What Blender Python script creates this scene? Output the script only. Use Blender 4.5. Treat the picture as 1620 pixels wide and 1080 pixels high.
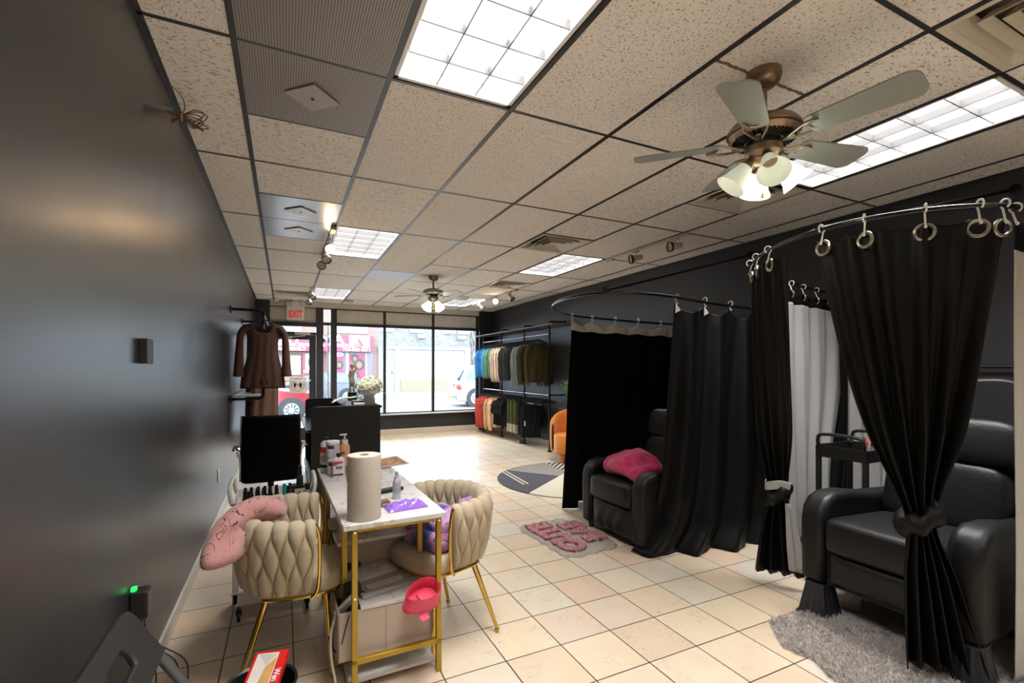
import bpy, math, random
from mathutils import Vector, Matrix, noise
for o in list(bpy.data.objects): bpy.data.objects.remove(o, do_unlink=True)
PI = math.pi
SC = bpy.context.scene
C = SC.collection
random.seed(7)
CAMZ = 1.41
# ------------------------------------------------------------------ camera
cd = bpy.data.cameras.new('camera'); cam = bpy.data.objects.new('camera', cd); C.objects.link(cam)
cam.location = (0, 0, CAMZ); cam.rotation_euler = (PI/2, 0, -0.4495)
cd.sensor_width = 36; cd.lens = 746.0/1620*36; cd.shift_y = 42.69/1620; cd.clip_start = 0.05; cd.clip_end = 200
SC.camera = cam
# ------------------------------------------------------------------ world, exposure
w = bpy.data.worlds.new('world'); SC.world = w; w.use_nodes = True
wn = w.node_tree.nodes; bg = wn['Background']
bg.inputs[0].default_value = (0.74, 0.87, 1.0, 1); bg.inputs[1].default_value = 5.7
SC.view_settings.view_transform = 'Standard'; SC.view_settings.look = 'None'
SC.view_settings.exposure = 1.45; SC.view_settings.gamma = 1.0; SC.view_settings.use_curve_mapping = False
pl = bpy.data.lights.new('window_portal', 'AREA'); pl.shape = 'RECTANGLE'; pl.size = 4.6; pl.size_y = 2.4
pl.cycles.is_portal = True
po = bpy.data.objects.new('window_portal', pl); C.objects.link(po); po.location = (1.9, 10.45, 1.3); po.rotation_euler = (-PI/2, 0, 0)

# ------------------------------------------------------------------ materials
MATS = {}
def mat(name, col, rough=0.6, metal=0.0, spec=0.5, bump=None, emit=None, es=0.0, sheen=0.0, trans=0.0, alpha=None, var=None, coat=0.0):
    """bump=(scale, strength) ; var=(scale, amount) small mottling of the thing's own colour"""
    if name in MATS: return MATS[name]
    m = bpy.data.materials.new(name); m.use_nodes = True
    nt = m.node_tree; b = nt.nodes['Principled BSDF']
    b.inputs['Base Color'].default_value = (*col, 1); b.inputs['Roughness'].default_value = rough
    b.inputs['Metallic'].default_value = metal; b.inputs['Specular IOR Level'].default_value = spec
    if sheen: b.inputs['Sheen Weight'].default_value = sheen; b.inputs['Sheen Roughness'].default_value = 0.4
    if trans: b.inputs['Transmission Weight'].default_value = trans
    if coat: b.inputs['Coat Weight'].default_value = coat; b.inputs['Coat Roughness'].default_value = 0.15
    if alpha is not None: b.inputs['Alpha'].default_value = alpha
    if emit: b.inputs['Emission Color'].default_value = (*emit, 1); b.inputs['Emission Strength'].default_value = es
    tc = None
    if bump or var:
        tc = nt.nodes.new('ShaderNodeTexCoord')
    if bump:
        n = nt.nodes.new('ShaderNodeTexNoise'); n.inputs['Scale'].default_value = bump[0]; n.inputs['Detail'].default_value = 4
        nt.links.new(tc.outputs['Object'], n.inputs['Vector'])
        bm = nt.nodes.new('ShaderNodeBump'); bm.inputs['Strength'].default_value = bump[1]; bm.inputs['Distance'].default_value = 0.01
        nt.links.new(n.outputs['Fac'], bm.inputs['Height']); nt.links.new(bm.outputs['Normal'], b.inputs['Normal'])
    if var:
        n = nt.nodes.new('ShaderNodeTexNoise'); n.inputs['Scale'].default_value = var[0]; n.inputs['Detail'].default_value = 5
        nt.links.new(tc.outputs['Object'], n.inputs['Vector'])
        mx = nt.nodes.new('ShaderNodeMix'); mx.data_type = 'RGBA'
        k = var[1]
        mx.inputs[6].default_value = (*[max(0, c*(1-k)) for c in col], 1); mx.inputs[7].default_value = (*[min(1, c*(1+k)) for c in col], 1)
        nt.links.new(n.outputs['Fac'], mx.inputs[0]); nt.links.new(mx.outputs[2], b.inputs['Base Color'])
    MATS[name] = m
    return m
class NB:
    """tiny node builder for the procedural surfaces"""
    def __init__(s, name, rough=0.5, metal=0.0, spec=0.5):
        s.m = bpy.data.materials.new(name); s.m.use_nodes = True; s.nt = s.m.node_tree; s.b = s.nt.nodes['Principled BSDF']
        s.b.inputs['Roughness'].default_value = rough; s.b.inputs['Metallic'].default_value = metal; s.b.inputs['Specular IOR Level'].default_value = spec
        MATS[name] = s.m
        g = s.nt.nodes.new('ShaderNodeNewGeometry'); s.pos = g.outputs['Position']
        t = s.nt.nodes.new('ShaderNodeTexCoord'); s.obj = t.outputs['Object']
    def n(s, t, **k):
        x = s.nt.nodes.new('ShaderNode'+t)
        for a, v in k.items(): setattr(x, a, v)
        return x
    def set(s, sock, v):
        if isinstance(v, bpy.types.NodeSocket): s.nt.links.new(v, sock)
        else: sock.default_value = v
    def math(s, op, a, b=0.0, c=None):
        x = s.n('Math', operation=op); s.set(x.inputs[0], a); s.set(x.inputs[1], b)
        if c is not None: s.set(x.inputs[2], c)
        return x.outputs[0]
    def vmath(s, op, a, b=(0, 0, 0)):
        x = s.n('VectorMath', operation=op); s.set(x.inputs[0], a); s.set(x.inputs[1], b); return x.outputs[0]
    def sep(s, v):
        x = s.n('SeparateXYZ'); s.set(x.inputs[0], v); return x.outputs
    def comb(s, a, b, c=0.0):
        x = s.n('CombineXYZ'); s.set(x.inputs[0], a); s.set(x.inputs[1], b); s.set(x.inputs[2], c); return x.outputs[0]
    def noise(s, v, scale, detail=3, dist=0.0):
        x = s.n('TexNoise'); s.set(x.inputs['Vector'], v); x.inputs['Scale'].default_value = scale; x.inputs['Detail'].default_value = detail
        x.inputs['Distortion'].default_value = dist; return x.outputs['Fac']
    def white(s, v):
        x = s.n('TexWhiteNoise'); s.set(x.inputs['Vector'], v); return x.outputs['Value']
    def ramp(s, f, stops, interp='LINEAR'):
        x = s.n('ValToRGB'); s.set(x.inputs[0], f); e = x.color_ramp; e.interpolation = interp
        while len(e.elements) < len(stops): e.elements.new(0.5)
        for el, (p, c) in zip(e.elements, stops):
            el.position = p; el.color = (*c, 1) if len(c) == 3 else c
        return x.outputs[0]
    def mix(s, f, a, b):
        x = s.n('Mix', data_type='RGBA'); s.set(x.inputs[0], f)
        for i, v in ((6, a), (7, b)):
            if isinstance(v, tuple): v = (*v, 1)
            s.set(x.inputs[i], v)
        return x.outputs[2]
    def bump(s, h, strength=0.3, dist=0.01):
        x = s.n('Bump'); s.set(x.inputs['Height'], h); x.inputs['Strength'].default_value = strength; x.inputs['Distance'].default_value = dist
        s.nt.links.new(x.outputs[0], s.b.inputs['Normal'])
    def color(s, c): s.set(s.b.inputs['Base Color'], c)
    def rough(s, c): s.set(s.b.inputs['Roughness'], c)

# ------------------------------------------------------------------ mesh builder
class MB:
    def __init__(s): s.v = []; s.f = []
    def add(s, vs, fs, M=None):
        o = len(s.v)
        for p in vs:
            p = Vector(p)
            if M is not None: p = M @ p
            s.v.append(p)
        for f in fs: s.f.append([i+o for i in f])
        return s
    def box(s, c, d, M=None, R=None):
        x, y, z = d[0]/2, d[1]/2, d[2]/2
        vs = [Vector((a*x, b*y, e*z)) for a in (-1, 1) for b in (-1, 1) for e in (-1, 1)]
        if R is not None: vs = [R @ p for p in vs]
        vs = [p+Vector(c) for p in vs]
        return s.add(vs, [(0, 1, 3, 2), (4, 6, 7, 5), (0, 4, 5, 1), (2, 3, 7, 6), (0, 2, 6, 4), (1, 5, 7, 3)], M)
    def box2(s, a, b, M=None):
        return s.box([(a[i]+b[i])/2 for i in range(3)], [abs(b[i]-a[i]) for i in range(3)], M)
    def grid(s, fn, nu, nv, cu=False, cv=False, M=None):
        vs = []; mu = nu if cu else nu+1; mv = nv if cv else nv+1
        for i in range(mu):
            for j in range(mv): vs.append(fn(i/nu, j/nv))
        fs = []
        for i in range(nu):
            for j in range(nv):
                a = i*mv+j; b = ((i+1) % mu)*mv+j; c = ((i+1) % mu)*mv+(j+1) % mv; d = i*mv+(j+1) % mv
                fs.append((a, b, c, d))
        return s.add(vs, fs, M)
    def lathe(s, prof, c=(0, 0, 0), n=24, M=None, R=None, caps=True):
        vs = []; fs = []
        for (r, z) in prof:
            for k in range(n):
                a = 2*PI*k/n; p = Vector((r*math.cos(a), r*math.sin(a), z))
                if R is not None: p = R @ p
                vs.append(p+Vector(c))
        m = len(prof)
        for i in range(m-1):
            for k in range(n):
                fs.append((i*n+k, i*n+(k+1) % n, (i+1)*n+(k+1) % n, (i+1)*n+k))
        if caps and prof[0][0] > 1e-5: fs.append(list(range(n))[::-1])
        if caps and prof[-1][0] > 1e-5: fs.append([(m-1)*n+k for k in range(n)])
        return s.add(vs, fs, M)
    def tube(s, path, r, n=10, closed=False, M=None, caps=True):
        P = [Vector(p) for p in path]; N = len(P)
        rs = r if isinstance(r, (list, tuple)) else [r]*N
        vs = []; up = None
        for i in range(N):
            if closed: t = (P[(i+1) % N]-P[i-1])
            else: t = P[min(i+1, N-1)]-P[max(i-1, 0)]
            t = t.normalized() if t.length > 1e-9 else Vector((0, 0, 1))
            if up is None:
                up = Vector((0, 0, 1)) if abs(t.z) < 0.9 else Vector((1, 0, 0))
            a = t.cross(up)
            if a.length < 1e-6: a = t.orthogonal()
            a.normalize(); up = a.cross(t).normalized()
            for k in range(n):
                q = 2*PI*k/n; vs.append(P[i]+rs[i]*(math.cos(q)*a+math.sin(q)*up))
        fs = []
        for i in range(N if closed else N-1):
            for k in range(n):
                j = (i+1) % N
                fs.append((i*n+k, i*n+(k+1) % n, j*n+(k+1) % n, j*n+k))
        if not closed and caps:
            fs.append(list(range(n))[::-1]); fs.append([(N-1)*n+k for k in range(n)])
        return s.add(vs, fs, M)
    def cyl(s, a, b, r, r2=None, n=16, M=None):
        return s.tube([a, b], [r, r if r2 is None else r2], n, M=M)
    def prism(s, outline, d, M=None):
        """outline 2D (x,y) ccw extruded z 0..d"""
        n = len(outline)
        vs = [(p[0], p[1], 0) for p in outline]+[(p[0], p[1], d) for p in outline]
        fs = [list(range(n))[::-1], list(range(n, 2*n))]+[(i, (i+1) % n, (i+1) % n+n, i+n) for i in range(n)]
        return s.add(vs, fs, M)
    def sq(s, c, d, e1=0.35, e2=0.35, nu=24, nv=14, M=None, R=None, wob=0.0, seed=0.0):
        """superquadric cushion"""
        def sp(x, e): return math.copysign(abs(x)**e, x)
        vs = []; fs = []
        for j in range(1, nv):
            ph = -PI/2+PI*j/nv
            for i in range(nu):
                th = 2*PI*i/nu
                p = Vector((d[0]/2*sp(math.cos(ph), e1)*sp(math.cos(th), e2), d[1]/2*sp(math.cos(ph), e1)*sp(math.sin(th), e2), d[2]/2*sp(math.sin(ph), e1)))
                if wob:
                    q = noise.noise(p*7+Vector((seed, 0, 0))); p = p*(1+wob*q)
                vs.append(p)
        vs.append(Vector((0, 0, -d[2]/2))); vs.append(Vector((0, 0, d[2]/2)))
        for j in range(nv-2):
            for i in range(nu):
                fs.append((j*nu+i, j*nu+(i+1) % nu, (j+1)*nu+(i+1) % nu, (j+1)*nu+i))
        b = len(vs)-2
        for i in range(nu):
            fs.append((b, (i+1) % nu, i)); fs.append((b+1, (nv-2)*nu+i, (nv-2)*nu+(i+1) % nu))
        if R is not None: vs = [R @ p for p in vs]
        vs = [p+Vector(c) for p in vs]
        return s.add(vs, fs, M)
    def build(s, name, m, parent=None, world=False, flat=False, bevel=0, solid=0, sub=0, ang=35, label=None):
        me = bpy.data.meshes.new(name)
        vs = s.v
        o = bpy.data.objects.new(name, me)
        if parent is None:
            xs = [p.x for p in vs]; ys = [p.y for p in vs]; zs = [p.z for p in vs]
            c = Vector(((min(xs)+max(xs))/2, (min(ys)+max(ys))/2, min(zs)))
            vs = [p-c for p in vs]; o.location = c
        else:
            o.parent = parent
            if world:
                r = parent; T = Matrix.Identity(4)
                while r is not None:
                    T = Matrix.LocRotScale(r.location, r.rotation_euler, None) @ T; r = r.parent
                T = T.inverted(); vs = [T @ p for p in vs]
        me.from_pydata([tuple(p) for p in vs], [], s.f)
        me.materials.append(m)
        if not flat:
            me.polygons.foreach_set('use_smooth', [True]*len(me.polygons)); me.set_sharp_from_angle(angle=math.radians(ang))
        me.update()
        C.objects.link(o)
        if bevel:
            b = o.modifiers.new('bevel', 'BEVEL'); b.width = bevel; b.segments = 2; b.limit_method = 'ANGLE'; b.angle_limit = math.radians(40); b.harden_normals = False
        if solid:
            b = o.modifiers.new('solid', 'SOLIDIFY'); b.thickness = solid; b.offset = 0
        if sub:
            b = o.modifiers.new('sub', 'SUBSURF'); b.levels = sub; b.render_levels = sub
        if label: o['label'] = label
        return o
def tag(o, label, cat, group=None):
    o['label'] = label; o['category'] = cat
    if group: o['group'] = group
    return o
def struct(o, kind='structure'): o['kind'] = kind; return o
def thing(name, label, cat, loc=(0, 0, 0), rz=0.0, group=None):
    o = bpy.data.objects.new(name, None); C.objects.link(o); o.empty_display_size = 0.1
    o.location = loc; o.rotation_euler = (0, 0, rz); return tag(o, label, cat, group)
def dup(root, loc, rz=None, label=None, group=None):
    r = root.copy(); C.objects.link(r); r.location = loc
    if rz is not None: r.rotation_euler = (0, 0, rz)
    if label: r['label'] = label
    if group: r['group'] = group
    for ch in list(root.children):
        c = ch.copy(); C.objects.link(c); c.parent = r
        for g in list(ch.children):
            d = g.copy(); C.objects.link(d); d.parent = c
    return r
def text_verts(body, size, bold=0.0, ext=0.004, sx=1.0):
    """letters as a mesh in the local xz plane, centred, facing -y"""
    cu = bpy.data.curves.new('t', 'FONT'); cu.body = body; cu.size = size; cu.extrude = ext; cu.offset = bold
    cu.align_x = 'CENTER'; cu.align_y = 'CENTER'; cu.resolution_u = 3
    ob = bpy.data.objects.new('t', cu); C.objects.link(ob)
    dg = bpy.context.evaluated_depsgraph_get(); me = bpy.data.meshes.new_from_object(ob.evaluated_get(dg))
    R = Matrix.Rotation(PI/2, 3, 'X')
    vs = [R @ Vector((v.co.x*sx, v.co.y, v.co.z)) for v in me.vertices]; fs = [list(p.vertices) for p in me.polygons]
    bpy.data.objects.remove(ob, do_unlink=True); bpy.data.curves.remove(cu); bpy.data.meshes.remove(me)
    return vs, fs
def letters(name, body, size, m, parent, loc, rot=None, bold=0.0, ext=0.003, sx=1.0, label=None):
    vs, fs = text_verts(body, size, bold, ext, sx)
    T = Matrix.Translation(loc) @ (rot if rot is not None else Matrix.Identity(4))
    b = MB(); b.add(vs, fs, T); return b.build(name, m, parent, flat=True, label=label)
def rot(ax, deg): return Matrix.Rotation(math.radians(deg), 3, ax)
def rot4(ax, deg): return Matrix.Rotation(math.radians(deg), 4, ax)
def catmull(pts, n=8):
    P = [Vector(p) for p in pts]; out = []
    for i in range(len(P)-1):
        a = P[max(i-1, 0)]; b = P[i]; c = P[i+1]; d = P[min(i+2, len(P)-1)]
        for k in range(n):
            t = k/n
            out.append(0.5*((2*b)+(c-a)*t+(2*a-5*b+4*c-d)*t*t+(3*b-a-3*c+d)*t*t*t))
    out.append(P[-1]); return out
def resample(pts, n):
    P = [Vector(p) for p in pts]; L = [0]
    for i in range(1, len(P)): L.append(L[-1]+(P[i]-P[i-1]).length)
    out = []; j = 0
    for k in range(n+1):
        d = L[-1]*k/n
        while j < len(P)-2 and L[j+1] < d: j += 1
        t = (d-L[j])/max(1e-9, L[j+1]-L[j]); out.append(P[j].lerp(P[j+1], min(1, max(0, t))))
    return out

# shared materials
BLK_METAL = mat('black_pipe', (0.012, 0.012, 0.013), 0.35, 0.6)
CHROME = mat('chrome', (0.75, 0.75, 0.76), 0.12, 1.0)
GOLD = mat('polished_gold', (0.62, 0.42, 0.10), 0.16, 1.0)
GOLDP = mat('gold_paint', (0.42, 0.27, 0.035), 0.38, 0.55)
WHITEP = mat('white_plastic', (0.72, 0.71, 0.68), 0.4)
BLKP = mat('black_plastic', (0.012, 0.012, 0.013), 0.4)
LEATHER = mat('black_leather', (0.004, 0.004, 0.0045), 0.47, spec=0.36, bump=(60, 0.12))
CREAM = mat('cream_velvet', (0.47, 0.385, 0.27), 0.85, sheen=0.25, bump=(90, 0.15))
BLKCLOTH = mat('black_cloth', (0.003, 0.003, 0.003), 0.9, spec=0.1, bump=(120, 0.1))
SATIN = mat('black_satin', (0.0025, 0.0025, 0.003), 0.48, spec=0.20, bump=(40, 0.08))
LINER = mat('white_liner', (0.40, 0.40, 0.40), 0.55, bump=(9, 0.35))
OFFWHITE = mat('off_white_metal', (0.62, 0.57, 0.48), 0.45)
# ================================================================== THE ROOM
H = 2.7237; G = 0.6096; OX = -0.792; OY = 2.163; XR = 4.35; YF = 10.2; YB = -5.6
XLT = -0.495; XLB = -0.55          # the left wall leans out slightly towards the floor
def gx(i): return OX+i*G
def gy(j): return OY+j*G
# floor --------------------------------------------------------------
f = NB('floor_tiles', rough=0.3)
S = 0.3077
cc = f.vmath('MULTIPLY', f.vmath('SUBTRACT', f.pos, (1.2704, 2.059, 0)), (1/S, 1/S, 0))
x, y, _ = f.sep(cc)
fxn = f.math('FRACT', x); fyn = f.math('FRACT', y)
ex = f.math('ABSOLUTE', f.math('SUBTRACT', fxn, 0.5)); ey = f.math('ABSOLUTE', f.math('SUBTRACT', fyn, 0.5))
edge = f.math('MAXIMUM', ex, ey); grout = f.math('GREATER_THAN', edge, 0.489)
cell = f.vmath('FLOOR', cc)
wv = f.white(cell)
base = f.ramp(wv, [(0, (0.62, 0.51, 0.37)), (0.28, (0.68, 0.59, 0.43)), (0.5, (0.60, 0.56, 0.48)), (0.7, (0.66, 0.49, 0.36)), (0.88, (0.68, 0.61, 0.46))])
pv = f.vmath('ADD', f.pos, f.vmath('MULTIPLY', cell, (3.1, 1.7, 0)))
n1 = f.noise(pv, 3.2, 4, 0.6); n2 = f.noise(f.vmath('MULTIPLY', pv, (1, 2.4, 1)), 9, 6, 1.2)
base = f.mix(f.math('MULTIPLY', f.math('SUBTRACT', n1, 0.40), 1.2), base, (0.66, 0.46, 0.31))
vein = f.math('LESS_THAN', f.math('ABSOLUTE', f.math('SUBTRACT', n2, 0.5)), 0.006)
spot = f.math('GREATER_THAN', f.noise(pv, 5, 2), 0.52)
base = f.mix(f.math('MULTIPLY', f.math('MULTIPLY', vein, spot), 0.5), base, (0.22, 0.16, 0.10))
base = f.mix(grout, base, (0.060, 0.048, 0.038))
f.color(base)
f.rough(f.math('ADD', 0.24, f.math('MULTIPLY', n2, 0.16)))
hh = f.math('SUBTRACT', f.math('MULTIPLY', n2, 0.35), grout)
f.bump(hh, 0.25, 0.004)
b = MB(); b.box2((-0.8, YB-0.1, -0.1), (XR+0.25, YF+0.15, 0)); struct(b.build('floor', f.m, flat=True))
# ceiling ------------------------------------------------------------
c = NB('ceiling_tiles', rough=0.9)
cc = c.vmath('MULTIPLY', c.vmath('SUBTRACT', c.pos, (OX, OY, 0)), (1/G, 1/(2*G), 0))
cell = c.vmath('FLOOR', cc); wv = c.white(cell)
p1 = c.vmath('MULTIPLY', c.pos, (1.0, 2.2, 1)); p2 = c.vmath('MULTIPLY', c.pos, (1.7, 1.0, 1))
nA = c.noise(p1, 52, 1.0, 0.8); nB = c.noise(p2, 80, 1.0, 0.5); nC = c.noise(c.pos, 260, 1.0)
selc = c.math('GREATER_THAN', wv, 0.45)
pitA = c.math('GREATER_THAN', nA, 0.62); pitB = c.math('GREATER_THAN', nB, 0.625)
pit = c.math('ADD', c.math('MULTIPLY', pitA, selc), c.math('MULTIPLY', pitB, c.math('SUBTRACT', 1.0, selc)))
pit = c.math('MAXIMUM', pit, c.math('MULTIPLY', c.math('GREATER_THAN', nC, 0.70), 0.5))
tint = c.ramp(wv, [(0, (0.86, 0.80, 0.745)), (0.5, (0.83, 0.78, 0.73)), (1, (0.88, 0.83, 0.775))])
c.color(c.mix(pit, tint, (0.42, 0.35, 0.28)))
c.bump(c.math('SUBTRACT', 0.0, pit), 0.4, 0.003)
# ceiling panels: cells that hold a light, a vent or a metal panel are left open in the slab
holes = {}
def hole(i, j0, j1):
    for j in range(j0, j1): holes[(i, j)] = 1
hole(2, -2, 0); hole(2, 4, 6); hole(2, 10, 12); hole(2, -6, -4); hole(6, -6, -4); hole(2, -10, -8); hole(6, -10, -8); hole(6, 4, 6); hole(6, 10, 12); hole(6, -2, 0)     # lights
hole(5, -3, -2); hole(6, 0, 1); hole(5, 3, 4); hole(6, 7, 8); hole(1, 11, 12)                     # vents
b = MB()
for i in range(-1, 9):
    for j in range(-13, 14):
        if (i, j) in holes: continue
        x0 = max(gx(i), -0.62); x1 = min(gx(i+1), XR+0.05); y0 = max(gy(j), YB-0.05); y1 = min(gy(j+1), YF+0.05)
        if x1 > x0 and y1 > y0: b.box2((x0, y0, H), (x1, y1, H+0.02))
struct(b.build('ceiling', c.m, flat=True))
b = MB(); b.box2((-0.8, YB-0.2, H+0.16), (XR+0.3, YF+0.2, H+0.3)); struct(b.build('ceiling', mat('plenum_board', (0.2, 0.2, 0.2), 0.9), flat=True))
# grid of black tees (thinner metal grey face)
gridm = mat('ceiling_grid_paint', (0.030, 0.030, 0.033), 0.35, 0.0, 0.6, var=(6, 0.5))
b = MB(); hw = 0.0125; zt = H-0.004
for i in range(0, 9): b.box2((gx(i)-hw, YB, zt), (gx(i)+hw, YF, H+0.003))
def tee(i0, i1, j):
    xa = max(gx(i0), XLT); xb = min(gx(i1), XR); w_ = 0.009
    b.box2((xa, gy(j)-w_, zt+0.001), (xb, gy(j)+w_, H+0.002))
for j in range(-12, 14, 2): tee(0, 10, j) if j != 6 else (tee(0, 3, 6), tee(4, 10, 6))
for (i, j) in ((1, 1), (1, 3), (1, 5), (1, -1), (5, -3), (6, 1), (5, 3), (6, 7), (1, 11), (3, 7), (5, 1)):
    if (i, j) != (1, -1) and (i, j) != (5, 1): tee(i, i+1, j)
struct(b.build('trim_1', gridm, flat=True))
b = MB()
for (xa, za, xb) in ((XLT, H, XLT+0.022),): b.box2((xa-0.02, YB, H-0.02), (xa+0.006, YF, H)); b.box2((xa, YB, H-0.003), (xb, YF, H+0.001))
b.box2((XR-0.02, YB, H-0.003), (XR, YF, H+0.001)); struct(b.build('trim_2', gridm, flat=True))
# walls --------------------------------------------------------------
def paint(name, col, rough, sc=14, spec=0.5):
    n = NB(name, rough=rough, spec=spec)
    v = n.vmath('MULTIPLY', n.pos, (1, 1, 0.25)); d = n.noise(v, 5, 5); fine = n.noise(n.pos, 90, 3)
    n.color(n.mix(d, tuple(k*0.85 for k in col), tuple(k*1.2 for k in col)))
    n.rough(n.math('ADD', rough-0.02, n.math('MULTIPLY', d, 0.05)))
    n.bump(n.math('ADD', fine, n.math('MULTIPLY', n.noise(n.pos, 2.2, 1), 1.5)), 0.06, 0.004)
    return n.m
LW = paint('left_wall_paint', (0.036, 0.037, 0.042), 0.31, spec=1.0)
RW = paint('right_wall_paint', (0.025, 0.025, 0.028), 0.50)
DKF = mat('dark_frame_paint', (0.030, 0.030, 0.033), 0.45, bump=(30, 0.1))
b = MB(); o = 0.12
vs = [(XLT, YB-o, H+0.15), (XLT, YF+o, H+0.15), (XLB, YF+o, -0.05), (XLB, YB-o, -0.05)]
vs += [(x-o, y, z) for x, y, z in vs]
b.add(vs, [(0, 1, 2, 3), (7, 6, 5, 4), (0, 4, 5, 1), (1, 5, 6, 2), (2, 6, 7, 3), (3, 7, 4, 0)]); struct(b.build('wall_left', LW, flat=True))
b = MB(); b.box2((XR, YB-o, -0.05), (XR+o, YF+o, H+0.15)); struct(b.build('wall_right', RW, flat=True))
b = MB(); b.box2((-0.67, YB-o, -0.05), (XR+o, YB, H+0.15)); struct(b.build('wall_back', mat('back_wall_paint', (0.60, 0.56, 0.50), 0.6), flat=True))
BB = mat('baseboard_white', (0.66, 0.63, 0.57), 0.45)
b = MB(); b.box2((XLB-0.01, YB, 0), (XLB+0.015, YF-0.02, 0.095)); struct(b.build('baseboard_left', BB, bevel=0.004))
b = MB(); b.box2((XR-0.015, YB, 0), (XR, YF-0.02, 0.095)); struct(b.build('baseboard_right', BB, bevel=0.004))
# far (street) wall: knee wall, posts, door, windows -------------------
F0 = 10.15
b = MB()
b.box2((0.95, F0, 0), (XR, F0+0.16, 0.42))
b.box2((4.03, F0-0.10, 0), (XR, F0+0.16, H)); b.box2((-0.56, F0-0.03, 0), (-0.25, F0+0.12, H))
b.box2((-0.56, F0, 2.66), (XR, F0+0.16, H+0.1))
struct(b.build('wall_far', RW, flat=True, bevel=0.004))
b = MB(); b.box2((0.97, F0-0.02, 0), (4.03, F0, 0.12)); struct(b.build('baseboard_far', mat('baseboard_cream', (0.66, 0.58, 0.47), 0.5), bevel=0.004))
b = MB(); b.box2((0.95, F0-0.05, 0.42), (4.03, F0+0.12, 0.45)); struct(b.build('trim_3', mat('sill_white', (0.7, 0.7, 0.7), 0.4), bevel=0.004))
b = MB(); b.box2((-0.25, F0-0.05, 2.62), (4.03, F0-0.0, H)); struct(b.build('trim_4', mat('soffit_paint', (0.62, 0.57, 0.50), 0.6), flat=True))
GLASS = bpy.data.materials.new('window_glass'); GLASS.use_nodes = True
nt = GLASS.node_tree; nt.nodes.clear()
go = nt.nodes.new('ShaderNodeOutputMaterial'); gm = nt.nodes.new('ShaderNodeMixShader'); gt = nt.nodes.new('ShaderNodeBsdfTransparent'); gg = nt.nodes.new('ShaderNodeBsdfGlossy'); gf = nt.nodes.new('ShaderNodeFresnel')
gt.inputs[0].default_value = (0.94, 0.97, 0.98, 1); gg.inputs['Roughness'].default_value = 0.02; gf.inputs[0].default_value = 1.45
nt.links.new(gf.outputs[0], gm.inputs[0]); nt.links.new(gt.outputs[0], gm.inputs[1]); nt.links.new(gg.outputs[0], gm.inputs[2]); nt.links.new(gm.outputs[0], go.inputs[0])
PAN = mat('header_panel_board', (0.64, 0.60, 0.52), 0.7, var=(5, 0.18), bump=(6, 0.6))
xs = [0.93, 1.913, 2.971, 4.01]
for k in range(3):
    w_ = MB(); x0, x1 = xs[k], xs[k+1]; t = 0.028
    w_.box2((x0-t, F0+0.02, 0.45), (x0+t, F0+0.09, 2.64))
    if k == 2: w_.box2((x1-t, F0+0.02, 0.45), (x1+t, F0+0.09, 2.64))
    w_.box2((x0, F0+0.02, 2.275), (x1, F0+0.09, 2.335)); w_.box2((x0, F0+0.03, 0.45), (x1, F0+0.08, 0.475)); w_.box2((x0, F0+0.02, 2.60), (x1, F0+0.09, 2.64))
    fr = w_.build('window_%d' % (k+1), DKF, bevel=0.003); struct(fr)
    g = MB(); g.box2((x0+t, F0+0.05, 0.475), (x1-t, F0+0.056, 2.275)); g.build('pane', GLASS, fr, world=True, flat=True)
    g = MB(); g.box2((x0+t, F0+0.04, 2.335), (x1-t, F0+0.06, 2.60)); g.build('header_panel', PAN, fr, world=True, flat=True, label='cream board closing the top of the window')
# sidelight between door post and first window
w_ = MB(); w_.box2((0.57, F0-0.04, 0), (0.70, F0+0.12, 2.66)); w_.box2((0.84, F0, 0), (0.90, F0+0.10, 2.66)); w_.box2((0.70, F0+0.02, 2.28), (0.84, F0+0.09, 2.34)); w_.box2((0.70, F0+0.02, 0), (0.84, F0+0.1, 0.12)); w_.box2((0.70, F0+0.02, 2.6), (0.84, F0+0.09, 2.66))
fr = struct(w_.build('window_4', DKF, bevel=0.003))
g = MB(); g.box2((0.70, F0+0.05, 0.12), (0.84, F0+0.056, 2.28)); g.build('pane', GLASS, fr, world=True, flat=True)
g = MB(); g.box2((0.775, F0+0.0, 0.12), (0.80, F0+0.05, 2.28)); g.build('aluminium_strip', mat('brushed_aluminium', (0.7, 0.7, 0.72), 0.35, 0.9), fr, world=True)
# door
w_ = MB()
w_.box2((-0.25, F0+0.0, 2.24), (0.57, F0+0.10, 2.32)); w_.box2((-0.25, F0, 2.61), (0.57, F0+0.1, 2.66)); w_.box2((-0.25, F0, 0), (-0.20, F0+0.1, 2.24)); w_.box2((-0.25, F0, 2.075), (0.57, F0+0.1, 2.125))
w_.box2((-0.25, F0, 0), (0.57, F0+0.12, 0.03))
fr = struct(w_.build('door_1', DKF, bevel=0.003))
g = MB(); g.box2((-0.25, F0+0.04, 2.32), (0.57, F0+0.06, 2.61)); g.build('header_panel', PAN, fr, world=True, flat=True)
g = MB(); g.box2((-0.25, F0+0.05, 2.125), (0.57, F0+0.056, 2.24)); g.build('pane', GLASS, fr, world=True, flat=True)
g = MB()
g.box2((-0.20, F0+0.01, 0.03), (-0.11, F0+0.055, 2.07)); g.box2((0.44, F0+0.01, 0.03), (0.565, F0+0.055, 2.07)); g.box2((-0.11, F0+0.01, 1.98), (0.44, F0+0.055, 2.07)); g.box2((-0.11, F0+0.01, 0.03), (0.44, F0+0.055, 0.24))
leaf = g.build('door_leaf', DKF, fr, world=True, bevel=0.003)
g = MB(); g.box2((-0.11, F0+0.03, 0.24), (0.44, F0+0.036, 1.98)); g.build('pane', GLASS, leaf, world=True, flat=True)
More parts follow.
